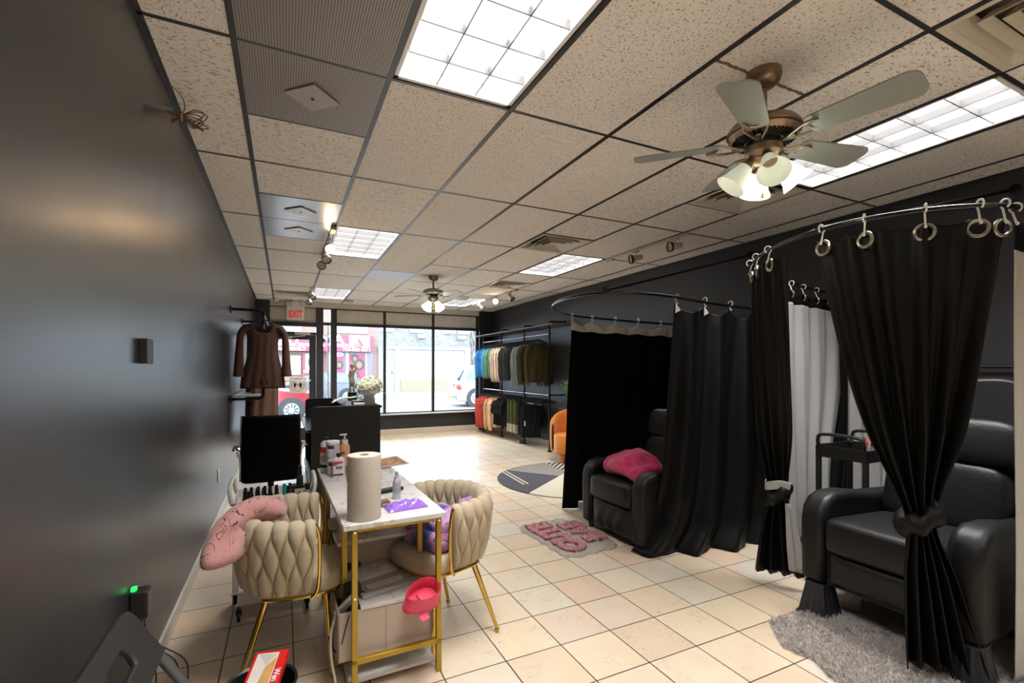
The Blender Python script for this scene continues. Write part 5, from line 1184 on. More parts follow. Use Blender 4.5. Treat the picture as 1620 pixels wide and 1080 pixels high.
# ================================================================== PIPE RACKS AND CLOTHES
def elbow(pts, r=0.015): return catmull(pts, 6)
RX = 4.05
t = thing('pipe_rack', 'long black pipe clothing rack fixed to the right wall with two hanging rails', 'clothing rack', (RX, 8.4, 0))
PY = [6.93, 7.86, 8.88, 9.86]
for y_ in PY:
    g = MB(); g.tube([(RX, y_, 0.0), (RX, y_, 2.17), (RX+0.006, y_, 2.195), (RX+0.03, y_, 2.205), (XR, y_, 2.21)], 0.0155, 10)
    g.lathe([(0, 0), (0.045, 0), (0.045, 0.008), (0.02, 0.02), (0, 0.02)], (RX, y_, 0), 16); g.lathe([(0, 0), (0.04, 0), (0.04, 0.012), (0, 0.014)], (XR, y_, 2.21), 16, R=rot('Y', -90))
    g.lathe([(0.02, 0), (0.021, 0.05), (0.016, 0.05)], (RX, y_, 1.97), 12); g.lathe([(0.02, 0), (0.021, 0.05), (0.016, 0.05)], (RX, y_, 0.93), 12)
    g.build('post', BLK_METAL, t, world=True)
g = MB(); g.cyl((RX, PY[0], 0.955), (XR, PY[0], 0.955), 0.0125); g.build('wall_brace', BLK_METAL, t, world=True)
RAILM = mat('rail_steel', (0.35, 0.33, 0.33), 0.25, 0.9)
for z_ in (1.995, 0.955):
    g = MB(); g.cyl((RX, PY[0], z_), (RX, PY[-1]+0.05, z_), 0.010); g.build('hanging_rail', RAILM, t, world=True)
g = MB(); g.box2((RX-0.10, PY[0]-0.25, 2.135), (XR-0.02, PY[-1]+0.28, 2.155)); g.build('top_shelf', mat('shelf_grey', (0.12, 0.11, 0.11), 0.5), t, world=True, bevel=0.002)
HANG = mat('hanger_black', (0.012, 0.012, 0.012), 0.5)
def hanger_mesh(w=0.40, hz=0.0):
    g = MB(); g.tube([(0, 0, -0.055), (0, 0, -0.02)]+[(0.018*math.sin(a)+0.0, 0, -0.002+0.018*-math.cos(a)+0.018) for a in [PI*k/6 for k in range(0, 8)]], 0.0025, 6)
    g.tube(catmull([(-w/2, 0, -0.125), (-w/4, 0, -0.085), (0, 0, -0.055), (w/4, 0, -0.085), (w/2, 0, -0.125)], 5), 0.008, 6); g.tube([(-w/2+0.02, 0, -0.125), (w/2-0.02, 0, -0.125)], 0.004, 6); return g
def sweater_mesh(L=0.62, W=0.46, thk=0.034, sl=0.60, seed=0, sleeve=True, flare=0.0, neck=0.09):
    """hanging garment; width along x, thin in y, hanger eye at origin"""
    g = MB(); zt = -0.105
    def body(u, v):
        a = 2*PI*u; c_, s_ = math.cos(a), math.sin(a)
        vz = v*0.62 if v < 0.25 else 0.155+(v-0.25)*0.845/0.75
        z_ = zt-0.015-L*vz
        w_ = (neck+(W/2-neck)*(v/0.25)**0.9 if v < 0.25 else W/2*(1+0.05*(v-0.25)+flare*v*v)); drop_ = 0.0
        tk = thk*(0.45+0.75*min(1, v*3))*(1+0.35*noise.noise(Vector((c_*3, seed, v*2))))
        x_ = w_*math.copysign(abs(c_)**0.85, c_)
        fold = (0.012*math.sin(11*x_/W*2+seed*2+v*3)+0.012*noise.noise(Vector((x_*22, v*2, seed))))*min(1, v*2)
        return Vector((x_, tk*s_+fold, z_-drop_+0.012*math.sin(7*c_+seed)*v*(v > 0.95)))
    g.grid(body, 36, 18, True, False)
    n = len(g.v); top = [i*19 for i in range(36)]; g.f.append(top); g.f.append([i*19+18 for i in range(36)][::-1])
    if sleeve:
        for s_ in (-1, 1):
            P_ = catmull([(s_*W*0.40, 0, zt-0.085), (s_*(W*0.50), 0.0, zt-0.17), (s_*(W*0.535), 0.005, zt-0.32), (s_*(W*0.50), 0.0+0.02*s_*math.sin(seed), zt-0.09-sl)], 6)
            m_ = len(P_); rs = [0.048-0.014*k/(m_-1)+(0.005*math.sin(k*1.3+seed)) for k in range(m_-2)]+[0.030, 0.022]
            b0 = len(g.v); g.tube(P_, rs, 12)
            for i in range(b0, len(g.v)): g.v[i].y *= 0.85
    return g
def clothmat(key, col):
    if key in MATS: return MATS[key]
    n = NB(key, rough=0.9, spec=0.2); oi = n.n('ObjectInfo'); k = n.math('ADD', 0.72, n.math('MULTIPLY', oi.outputs['Random'], 0.6))
    fo = n.noise(n.vmath('MULTIPLY', n.obj, (1, 1, 0.18)), 34, 3); hs = n.n('HueSaturation'); hs.inputs['Color'].default_value = (*col, 1); n.set(hs.inputs['Value'], k)
    n.color(hs.outputs[0]); n.bump(fo, 0.9, 0.02); return n.m
def garment(name, lab, cat, group, loc, rz, col, kind, seed, **kw):
    t = thing(name, lab, cat, loc, rz, group)
    key = 'cloth_%d_%d_%d' % tuple(int(q*999) for q in col); m = clothmat(key, col)
    if kind == 'sweater': sweater_mesh(seed=seed, **kw).build('knit', m, t, ang=180)
    hanger_mesh(kw.get('W', 0.46)*0.85).build('hanger', HANG, t); return t
protos = {}
ORD = ['nearest', 'second', 'third', 'fourth', 'fifth', 'sixth', 'seventh']
def row_of(items, y0, y1, z_, rz0=0.0, grp=''):
    """items: list of (colour, key, kind args, label); near to far"""
    n = len(items)
    for k, (col, nm, kw, lab, cat) in enumerate(items):
        y_ = y0+(y1-y0)*k/(n-1); key = (nm, col)
        a = PI/2*0+math.radians(random.uniform(-13, 13)+rz0)
        if key in protos: dup(protos[key], (RX, y_, z_), a, lab, grp)
        else: protos[key] = garment(nm, lab, cat, grp, (RX, y_, z_), a, col, 'sweater', k+1, **kw)
OLV = (0.085, 0.075, 0.035); GRG = (0.20, 0.25, 0.24); CHR = (0.035, 0.032, 0.034); CRM = (0.62, 0.47, 0.36); GRN = (0.13, 0.27, 0.17); BLU = (0.03, 0.22, 0.55)
up = []
for q, lb in enumerate(('olive cardigan hanging nearest on the upper rail', 'olive cardigan second from the near end of the upper rail', 'olive cardigan third from the near end, beside the grey-green ones')): up.append((OLV, 'hanging_cardigan', dict(L=0.68, W=0.54, sl=0.66, thk=0.045), lb, 'cardigan'))
for q, lb in enumerate(('grey-green sweater next to the olive cardigans', 'grey-green sweater between two others of its colour', 'grey-green sweater next to the charcoal ones')): up.append((GRG, 'hanging_sweater', dict(L=0.60, W=0.50, sl=0.70), lb, 'sweater'))
for q in range(6): up.append((CHR, 'hanging_sweater', dict(L=0.60, W=0.48, sl=0.60), 'charcoal sweater, %s of the six charcoal ones counted from the camera' % (['first', 'second', 'third', 'fourth', 'fifth', 'sixth'][q]), 'sweater'))
for q in range(4): up.append((CRM, 'hanging_sweater', dict(L=0.60, W=0.48, sl=0.64), 'cream sweater, %s of the four cream ones counted from the camera' % (['first', 'second', 'third', 'fourth'][q]), 'sweater'))
for q in range(4): up.append((GRN, 'hanging_sweater', dict(L=0.60, W=0.48, sl=0.58), 'sage green sweater, %s of the four green ones counted from the camera' % (['first', 'second', 'third', 'fourth'][q]), 'sweater'))
for q in range(4): up.append((BLU, 'hanging_sweater', dict(L=0.56, W=0.48, sl=0.56), 'bright blue sweater, %s of the four blue ones counted from the camera' % (['first', 'second', 'third', 'fourth'][q]), 'sweater'))
row_of(up, 7.30, 9.66, 1.975, grp='sweaters on the upper rail of the pipe rack')
SKIN = (0.66, 0.40, 0.24); RUST = (0.50, 0.075, 0.05); BK = (0.014, 0.014, 0.016); OLP = (0.10, 0.11, 0.05)
lo = []
for q in range(3): lo.append((SKIN, 'hanging_blouse', dict(L=0.62, W=0.42, sl=0.62), 'peach blouse, %s of the three peach ones counted from the camera' % ['first', 'second', 'third'][q], 'blouse'))
for q in range(4): lo.append((RUST, 'hanging_blouse', dict(L=0.60, W=0.42, sl=0.62), 'rust red blouse, %s of the four red ones counted from the camera' % ['first', 'second', 'third', 'fourth'][q], 'blouse'))
row_of(lo, 8.95, 9.72, 0.935, grp='blouses on the lower rail by the window')
bl = [(BK, 'hanging_shirt', dict(L=0.55, W=0.42, sl=0.18), 'black top on the lower rail, %s of the four black ones counted from the camera' % ['first', 'second', 'third', 'fourth'][q], 'top') for q in range(4)]
row_of(bl, 8.40, 8.80, 0.935, grp='black tops on the lower rail')
# trousers with cream cuffs
def trousers(loc, lab, rz):
    t = thing('hanging_trousers', lab, 'trousers', loc, rz, 'olive trousers on the lower rail')
    m = mat('cloth_olive', OLP, 0.9, bump=(14, 0.5)); mc = mat('cloth_cuff', (0.55, 0.48, 0.36), 0.9, bump=(14, 0.5))
    for s_ in (-1, 1):
        g = MB(); g.grid(lambda u, v: Vector((s_*0.085+(0.075+0.01*v)*math.cos(2*PI*u), 0.03*math.sin(2*PI*u)*(1+0.3*math.sin(8*v+s_)), -0.14-0.46*v)), 16, 12, True, False); lg = g.build('trouser_leg', m, t, ang=180)
        g = MB(); g.grid(lambda u, v: Vector((s_*0.085+(0.088)*math.cos(2*PI*u), 0.036*math.sin(2*PI*u), -0.58-0.16*v)), 16, 4, True, False); g.build('cuff', mc, lg, ang=180)
    g = MB(); g.box((0, 0, -0.14), (0.33, 0.03, 0.05)); g.build('waistband', m, t, bevel=0.01)
    hanger_mesh(0.36).build('hanger', HANG, t); return t
T0 = trousers((RX, 7.98, 0.935), 'olive trousers with cream cuffs, nearest of the three pairs', 0.1)
dup(T0, (RX, 8.12, 0.935), -0.08, 'olive trousers with cream cuffs, middle one of the three pairs'); dup(T0, (RX, 8.27, 0.935), 0.05, 'olive trousers with cream cuffs, farthest of the three pairs')
garment('hanging_dress', 'black sleeveless dress with white tag on the lower rail', 'dress', None, (RX, 7.62, 0.935), -0.5, BK, 'sweater', 5, L=0.66, W=0.36, sleeve=False)
garment('hanging_dress', 'black dress hanging behind the tagged one on the lower rail', 'dress', None, (RX, 7.78, 0.935), 0.1, (0.02, 0.02, 0.026), 'sweater', 6, L=0.62, W=0.36, sleeve=False)
tag(MB().box((3.89, 7.53, 0.42), (0.003, 0.03, 0.09)).build('price_tag', WLAB), 'white price tag on the black sleeveless dress', 'tag')
eh = thing('empty_hanger', 'empty black hanger on the near end of the lower rail', 'hanger', (RX, 7.02, 0.935), 0.15, 'empty black hangers on the lower rail')
hanger_mesh(0.42).build('frame', HANG, eh)
g = MB(); g.box((-0.12, 0, -0.14), (0.02, 0.012, 0.03)); g.box((0.12, 0, -0.14), (0.02, 0.012, 0.03)); g.build('clips', CHROME, eh)
for k in range(9): dup(eh, (RX, 7.07+0.055*k, 0.935), 0.15+random.uniform(-0.12, 0.12))
tag(MB().box((4.00, 7.93, 0.03), (0.09, 0.09, 0.06)).build('small_grey_box', mat('grey_box', (0.22, 0.22, 0.23), 0.6), bevel=0.004), 'small grey box on the floor under the pipe rack', 'box')
# left wall rack
t = thing('wall_rack', 'black pipe clothing rack fixed to the left wall', 'clothing rack', (-0.2, 5.9, 1.0))
for (y_, zt_, zb_) in ((5.75, 2.035, 1.085), (7.2, 2.035, 1.085)):
    g = MB(); xw = XLT-0.02; g.tube([(xw, y_, zt_), (-0.245, y_, zt_), (-0.215, y_, zt_-0.012), (-0.205, y_, zt_-0.04), (-0.205, y_, zb_+0.04), (-0.215, y_, zb_+0.012), (-0.245, y_, zb_), (xw-0.02, y_, zb_)], 0.0155, 10)
    for z_ in (zt_, zb_): g.lathe([(0, 0), (0.042, 0), (0.042, 0.012), (0, 0.014)], (XLT-0.018, y_, z_), 16, R=rot('Y', 90))
    g.build('bracket', BLK_METAL, t, world=True)
g = MB(); g.cyl((-0.205, 5.75, 2.0), (-0.205, 7.2, 2.0), 0.0125); g.build('hanging_rail', BLK_METAL, t, world=True)
g = MB(); g.box2((-0.50, 5.9, 1.10), (-0.25, 7.1, 1.115)); g.build('shelf_board', mat('shelf_pale', (0.5, 0.5, 0.5), 0.4), t, world=True)
BRN = mat('brown_jersey', (0.060, 0.022, 0.012), 0.8, sheen=0.1, bump=(12, 0.5))
t = thing('brown_shirt', 'brown long-sleeved shirt on a black hanger, facing the camera at the left wall', 'top', (-0.205, 5.66, 1.985))
g = MB(); W_ = 0.36
def hw_(v): return 0.155-0.030*math.sin(PI*min(1, v*1.25))+0.065*max(0, v-0.45)
def bt(u, v):
    a = 2*PI*u; c_, s_ = math.cos(a), math.sin(a); ne = 0.115*max(0, 1-(c_/0.56)**4 if abs(c_) < 0.56 else 0)*(1-min(1, v*6))*(1 if s_ < 0 else 0.2)
    z_ = -0.085-0.03*abs(c_)*(1-min(1, v*4))-0.70*v-ne
    return Vector((hw_(v)*c_*1.12, 0.05*s_*(0.6+0.5*min(1, v*3))+0.006*math.sin(14*c_+3*v)*v, z_))
g.grid(bt, 64, 40, True, False)
for s_ in (-1, 1):
    P_ = catmull([(s_*0.145, 0, -0.135), (s_*0.205, 0, -0.22), (s_*0.218, 0, -0.40), (s_*0.226, 0, -0.66)], 8); m_ = len(P_); g.tube(P_, [0.043-0.010*math.sin(PI*k/(m_-1))+0.010*(k/(m_-1))**3 for k in range(m_)], 14, caps=False)
g.build('jersey', BRN, t, solid=0.003, ang=180)
g = MB(); g.tube(catmull([(-0.03, -0.055, -0.72), (0.0, -0.06, -0.665), (0.005, -0.06, -0.73), (0.03, -0.058, -0.67), (0.05, -0.055, -0.73)], 5), 0.009, 8); g.build('front_knot', BRN, t)
hanger_mesh(0.30).build('hanger', HANG, t)
g = MB(); g.box((0.01, 0.028, -0.13), (0.012, 0.002, 0.04)); g.build('care_tag', WLAB, t)
t = thing('brown_skirt', 'taupe-brown draped skirt hanging below the brown top', 'skirt', (-0.215, 6.3, 1.96))
g = MB(); g.grid(lambda u, v: Vector(((0.115+0.035*v)*math.cos(2*PI*u)*(1+0.05*math.sin(9*u*2)), 0.06*math.sin(2*PI*u)*(1+0.25*math.sin(40*u+4*v)), -0.10-1.25*v)), 60, 30, True, False); g.build('drape', mat('taupe_jersey', (0.17, 0.095, 0.055), 0.7, sheen=0.2, bump=(10, 0.5)), t, ang=180)
hanger_mesh(0.22).build('hanger', HANG, t)
g = thing('brown_dress', 'dark brown long garment at the left wall behind the skirt', 'dress', (-0.33, 6.75, 1.96))
b = MB(); b.grid(lambda u, v: Vector(((0.09+0.03*v)*math.cos(2*PI*u), 0.05*math.sin(2*PI*u)*(1+0.2*math.sin(30*u)), -0.10-1.3*v)), 40, 20, True, False); b.build('drape', BRN, g, ang=180); hanger_mesh(0.2).build('hanger', HANG, g)
# ================================================================== ORANGE CHAIR, PLANT, RUGS
ORG = mat('orange_velvet', (0.62, 0.19, 0.012), 0.7, sheen=0.4, bump=(60, 0.1))
t = thing('orange_chair', 'orange velvet tub chair on a round base, half hidden by the booth curtain', 'armchair', (3.91, 6.02, 0), math.radians(214))
g = MB()
def oc_(u, v):
    a = math.radians(60+240*u); ph = 2*PI*v; hh = 0.40+0.23*math.sin(PI*u)**0.8
    zc = 0.10+hh/2+0.07; rr = 0.29; off = 0.048*math.copysign(abs(math.cos(ph))**0.6, math.cos(ph))*(1+0.06*math.sin(u*150)); z_ = zc+hh/2*math.copysign(abs(math.sin(ph))**0.5, math.sin(ph))
    e = min(1, min(u, 1-u)*16); off *= 0.25+0.75*math.sqrt(e)
    return Vector(((rr+off)*math.cos(a), (rr+off)*math.sin(a), z_))
g.grid(oc_, 150, 28, False, True); g.build('tub_back', ORG, t, ang=180)
g = MB(); g.lathe([(0, 0.14), (0.24, 0.14), (0.255, 0.16), (0.255, 0.40), (0.24, 0.425), (0.15, 0.44), (0, 0.445)], (0.04, 0, 0), n=40); g.build('seat', ORG, t)
g = MB(); g.lathe([(0, 0), (0.19, 0), (0.19, 0.13), (0, 0.13)], n=36); g.build('base', ORG, t)
t = thing('potted_plant', 'green strap-leaved plant behind the orange chair', 'plant', (4.07, 6.38, 0))
g = MB(); g.lathe([(0, 0), (0.10, 0), (0.13, 0.30), (0.12, 0.30), (0.11, 0.26), (0, 0.26)], n=24); g.build('pot', mat('pot_dark', (0.05, 0.05, 0.05), 0.5), t)
g = MB(); g.cyl((0, 0, 0.25), (0.0, 0.0, 1.02), 0.02, 0.014); g.build('stem', mat('plant_stem', (0.2, 0.13, 0.06), 0.8), t)
LG = mat('plant_leaf', (0.10, 0.26, 0.04), 0.45)
rr = random.Random(5)
for k in range(22):
    az = rr.uniform(0, 360); L_ = rr.uniform(0.20, 0.30); el = rr.uniform(15, 60); z0 = rr.uniform(0.80, 1.02)
    M = Matrix.Translation((0, 0, z0)) @ rot4('Z', az)
    def lf(u, v): return Vector((L_*math.cos(math.radians(el))*0+L_*u*math.sin(math.radians(el*0.35+el*0.75*u)), 0.017*math.sin(PI*min(1, u*0.9+0.1))**0.7*(2*v-1), L_*u*math.cos(math.radians(el*0.35+el*0.75*u))+0.006*abs(2*v-1)))
    g = MB(); g.grid(lf, 10, 2, M=M); g.build('leaf', LG, t, solid=0.0015)
# round charcoal rug with cream lines
RG = NB('round_rug_wool', rough=0.97)
o3 = RG.sep(RG.obj)
# local: x,y metres around the centre
X_, Y_ = o3[0], o3[1]
q1 = RG.math('ADD', RG.math('MULTIPLY', X_, 0.805), RG.math('MULTIPLY', Y_, 0.594))
q2 = RG.math('ADD', RG.math('MULTIPLY', RG.math('SUBTRACT', Y_, X_), 0.707), 0.08)
V_ = RG.math('MINIMUM', q1, q2)
fam = RG.math('MULTIPLY', RG.math('LESS_THAN', RG.math('FRACT', RG.math('DIVIDE', V_, 0.068)), 0.33), RG.math('GREATER_THAN', V_, 0.0))
U_ = RG.math('SUBTRACT', X_, RG.math('MULTIPLY', Y_, 0.072))
d1 = RG.math('LESS_THAN', RG.math('ABSOLUTE', RG.math('ADD', U_, 0.734)), 0.0115); d2 = RG.math('LESS_THAN', RG.math('ABSOLUTE', RG.math('ADD', U_, 0.676)), 0.0115)
dbl = RG.math('MULTIPLY', RG.math('MAXIMUM', d1, d2), RG.math('GREATER_THAN', Y_, -0.06))
cream = RG.math('LESS_THAN', RG.math('SUBTRACT', Y_, RG.math('MULTIPLY', X_, 0.764)), 0.227)
fam = RG.math('MULTIPLY', fam, RG.math('GREATER_THAN', RG.math('SUBTRACT', Y_, RG.math('MULTIPLY', X_, 0.764)), 0.227))
dbl = RG.math('MULTIPLY', dbl, RG.math('GREATER_THAN', RG.math('SUBTRACT', Y_, RG.math('MULTIPLY', X_, 0.764)), 0.227))
ln = RG.math('MAXIMUM', fam, dbl)
CR_ = RG.math('MULTIPLY', cream, 1.0); ln = RG.math('MAXIMUM', ln, CR_)
RG.color(RG.mix(ln, (0.060, 0.060, 0.070), (0.58, 0.53, 0.42))); RG.bump(RG.noise(RG.obj, 130, 2), 0.8, 0.01)
g = MB(); g.lathe([(0, 0), (0.965, 0), (0.972, 0.006), (0.965, 0.013), (0, 0.014)], (3.34, 5.12, 0.0005), 96); tag(g.build('round_rug', RG.m), 'round charcoal rug with cream line pattern under the orange chair', 'rug')
# pink lettered shaggy mat
def shag(name, outline, m, lab, cat, h, hair_len, cnt, seed, hm=None, z0=0.0005, bump_=None):
    n = len(outline); cx_ = sum(p[0] for p in outline)/n; cy_ = sum(p[1] for p in outline)/n
    g = MB(); vs = []; K = 10 if cnt else 46
    for k in range(K+1):
        f_ = 1-k/K
        for p in outline:
            x_ = cx_+(p[0]-cx_)*f_; y_ = cy_+(p[1]-cy_)*f_; z_ = z0+h*min(1, k/(1.0 if cnt else 2.0))
            if not cnt and k: z_ += 0.012*noise.noise(Vector((x_*60, y_*60, seed)))+0.006*noise.noise(Vector((x_*160, y_*160, seed)))
            if bump_: z_ += bump_(x_, y_)*min(1, k/2)
            vs.append((x_, y_, z_))
    g.add(vs, [(k*n+i, k*n+(i+1) % n, (k+1)*n+(i+1) % n, (k+1)*n+i) for k in range(K) for i in range(n)])
    o_ = g.build(name, m, ang=180); tag(o_, lab, cat)
    if not cnt: return o_
    ps = o_.modifiers.new('pile', 'PARTICLE_SYSTEM'); s_ = ps.particle_system.settings; s_.type = 'HAIR'; s_.count = cnt; s_.hair_length = hair_len; s_.hair_step = 3
    s_.emit_from = 'FACE'; s_.use_modifier_stack = True; s_.render_type = 'PATH'; s_.root_radius = 0.12; s_.tip_radius = 0.05; s_.radius_scale = 0.018
    s_.brownian_factor = hair_len*0.5; s_.child_type = 'INTERPOLATED'; s_.rendered_child_count = 5; s_.child_length = 1.0; s_.roughness_1 = 0.004; s_.roughness_2 = 0.006; s_.child_radius = 0.02
    s_.material = 1; s_.use_advanced_hair = True; s_.display_step = 2; s_.render_step = 3
    ps.particle_system.seed = seed; return o_
LM = NB('lettered_mat_pile', rough=0.95)
# letters BUT / FIRST style blocks in the mat's own colour are raised pieces below
LM.color(LM.mix(LM.noise(LM.obj, 40, 2), (0.50, 0.44, 0.38), (0.66, 0.60, 0.53))); LM.bump(LM.noise(LM.obj, 150, 3), 1.0, 0.02)
c0 = Vector((2.13, 3.34, 0)); 
def rr_out(ax, ay, w_, h_, r, c_, n=8, wob=0.01, seed=0):
    out = []
    for (sx, sy, a0) in ((1, 1, 0), (-1, 1, 90), (-1, -1, 180), (1, -1, 270)):
        for k in range(n+1):
            a = math.radians(a0+90*k/n); x_ = sx*(w_/2-r)+r*math.cos(a); y_ = sy*(h_/2-r)+r*math.sin(a); out.append((x_, y_))
    full = []
    for i in range(len(out)):
        p, q = out[i], out[(i+1) % len(out)]
        m_ = max(1, int(math.hypot(q[0]-p[0], q[1]-p[1])/0.012))
        for k in range(m_): full.append((p[0]+(q[0]-p[0])*k/m_, p[1]+(q[1]-p[1])*k/m_))
    res = []
    for i, (x_, y_) in enumerate(full):
        f_ = 1+wob*3*math.sin(i*0.55+seed)+wob*4*noise.noise(Vector((x_*5, y_*5, seed))); X, Y = x_*f_, y_*f_
        res.append((c_[0]+ax[0]*X+ay[0]*Y, c_[1]+ax[1]*X+ay[1]*Y))
    return res
ma = math.radians(93); AX = (math.cos(ma), math.sin(ma)); AY = (-AX[1], AX[0])
out = rr_out(AX, AY, 0.80, 0.52, 0.09, (2.12, 3.36), seed=1)
m_o = shag('lettered_mat', out, LM.m, 'small shaggy beige mat with pink bubble letters in front of the far recliner', 'rug', 0.016, 0.007, 0, 1)
PKP = mat('mat_pink_pile', (0.74, 0.38, 0.42), 0.95, bump=(150, 1.0), var=(60, 0.35))
vsT, fsT = text_verts('CUTE\nBAE', 0.265, 0.012, 0.006, 1.0)
g = MB(); M = Matrix.Translation((2.155, 3.35, 0.030)) @ Matrix.Rotation(math.radians(93), 4, 'Z') @ rot4('X', -90); g.add(vsT, fsT, M)
lo_ = g.build('lettering', PKP, m_o, world=True, flat=True)
dm = lo_.modifiers.new('pile', 'PARTICLE_SYSTEM'); s_ = dm.particle_system.settings; s_.type = 'HAIR'; s_.count = 5000; s_.hair_length = 0.005; s_.hair_step = 3; s_.root_radius = 0.12; s_.tip_radius = 0.05; s_.radius_scale = 0.018; s_.use_advanced_hair = True; s_.brownian_factor = 0.008; s_.child_type = 'INTERPOLATED'; s_.rendered_child_count = 4; s_.child_radius = 0.015
# grey faux fur
FU = NB('grey_faux_fur', rough=0.95); FU.color(FU.mix(FU.noise(FU.obj, 5, 4), (0.52, 0.48, 0.45), (0.66, 0.61, 0.57)))
o1 = [(2.36, 1.66), (2.44, 1.74), (2.56, 1.70), (2.66, 1.72), (2.80, 1.66), (3.1, 1.62), (3.35, 1.55), (3.5, 1.2), (3.42, 0.80), (3.0, 0.72), (2.7, 0.70), (2.45, 0.78), (2.30, 0.95), (2.25, 1.15), (2.24, 1.3), (2.30, 1.42), (2.27, 1.55)]
oc2 = catmull([(x_, y_, 0) for x_, y_ in o1+[o1[0]]], 6)[:-1]
shag('fur_rug', [(p.x+0.01*noise.noise(Vector((i*0.9, 0, 0))), p.y+0.01*noise.noise(Vector((i*0.9, 5, 0)))) for i, p in enumerate(oc2)][::-1], FU.m, 'grey faux fur rug spread under the near recliner', 'rug', 0.012, 0.020, 24000, 2, bump_=lambda x_, y_: 0.014*max(0, noise.noise(Vector((x_*6, y_*6, 2)))))
# black cart with brushes in booth 2
t = thing('black_cart', 'black rolling cart with handles and pink brushes behind the near recliner', 'cart', (3.72, 1.98, 0))
def btray(z0, h):
    g = MB(); th = 0.008; a_, b2 = 0.21, 0.17
    for (p, q) in (((-a_, -b2), (a_, -b2+th)), ((-a_, b2-th), (a_, b2)), ((-a_, -b2), (-a_+th, b2)), ((a_-th, -b2), (a_, b2))): g.box2((p[0], p[1], z0), (q[0], q[1], z0+h))
    g.box2((-a_, -b2, z0), (a_, b2, z0+0.006)); g.build('tray', BLKP, t, bevel=0.004)
btray(0.77, 0.085); btray(0.42, 0.06); btray(0.10, 0.06)
for sx in (-1, 1):
    for sy in (-1, 1):
        g = MB(); g.box2((sx*0.18, sy*0.14, 0.05), (sx*0.21, sy*0.17, 0.78)); g.build('post', BLKP, t, bevel=0.004)
        g = MB(); g.tube([(sx*0.18-0.01, sy*0.15, 0.026), (sx*0.18+0.01, sy*0.15, 0.026)], 0.026, 14); g.box((sx*0.18, sy*0.15, 0.05), (0.03, 0.02, 0.04)); g.build('caster', BLKP, t)
    g = MB(); g.tube(catmull([(sx*0.20, -0.15, 0.84), (sx*0.215, -0.15, 0.90), (sx*0.215, -0.11, 0.935), (sx*0.215, 0.11, 0.935), (sx*0.215, 0.15, 0.90), (sx*0.20, 0.15, 0.84)], 6), 0.012, 10); g.build('handle', BLKP, t)
CP = mat('clear_cup', (0.8, 0.8, 0.85), 0.1, trans=0.8)
tag(MB().lathe([(0, 0), (0.035, 0), (0.04, 0.09), (0.038, 0.09), (0.033, 0.004), (0, 0.004)], (3.72, 1.90, 0.776), 20).build('clear_cup', CP), 'clear cup holding brushes on the black cart', 'cup')
PKR = mat('brush_rose', (0.55, 0.20, 0.16), 0.4)
for k, (dx, dy, m, lb) in enumerate(((-0.05, 0.01, PKR, 'rose handled brush leaning left in the clear cup'), (0.03, 0.02, PKR, 'rose handled brush standing upright in the clear cup'), (-0.015, -0.03, BLKP, 'black brush in the middle of the clear cup'))):
    tag(MB().tube([(3.72, 1.90, 0.785), (3.72+dx, 1.90+dy, 0.93)], 0.007, 8).build('brush', m), lb, 'brush')
for k, (x_, y_, m, lb) in enumerate(((3.58, 1.92, mat('tube_orange', (0.55, 0.12, 0.05), 0.5), 'orange tube in the tray of the black cart'), (3.62, 2.02, mat('tube_gold', (0.5, 0.35, 0.08), 0.4), 'gold tube in the tray of the black cart'), (3.80, 1.88, mat('tube_rose', (0.6, 0.2, 0.3), 0.5), 'pink sponge on the right side of the black cart'), (3.56, 2.05, mat('tube_copper', (0.5, 0.2, 0.12), 0.4), 'copper tube at the left of the black cart'))):
    tag(MB().sq((x_, y_, 0.80), (0.09, 0.035, 0.045), 0.5, 0.5, 14, 8).build('makeup_tube', m), lb, 'makeup')
# floor lamp arc behind the recliner and wall bar
g = thing('arc_lamp', 'thin chrome arc of a floor lamp above the near recliner', 'lamp', (4.0, 0.98, 0))
b = MB(); b.tube(catmull([(4.0, 1.02, 0.02), (4.0, 1.02, 0.9), (3.95, 1.08, 1.20), (3.80, 1.20, 1.33), (3.62, 1.33, 1.34)], 8)[::-1], 0.008, 8); b.build('arm', CHROME, g, world=True); b = MB(); b.lathe([(0, 0), (0.13, 0), (0.13, 0.02), (0, 0.025)], (4.0, 1.02, 0), 24); b.build('base', BLK_METAL, g, world=True)
b = MB(); b.sq((3.60, 1.34, 1.335), (0.10, 0.03, 0.02), 0.6, 0.6, 14, 8); b.build('lamp_head', CHROME, g, world=True)
b = MB(); b.cyl((XR-0.04, 1.75, 1.42), (XR-0.04, 0.95, 1.42), 0.009); b.cyl((XR-0.04, 1.7, 1.42), (XR, 1.7, 1.42), 0.008); b.cyl((XR-0.04, 1.0, 1.42), (XR, 1.0, 1.42), 0.008)
tag(b.build('wall_bar', BLK_METAL), 'thin black horizontal bar on the wall inside the near booth', 'wall bar')
# crumpled clear bag under recliner
crumple((3.0, 1.66, 0.035), 0.22, 0.16, 0.07, CLEAR, 'plastic_bag', 'clear plastic bag lying on the floor under the near recliner', 'plastic bag', 0.4, 7)
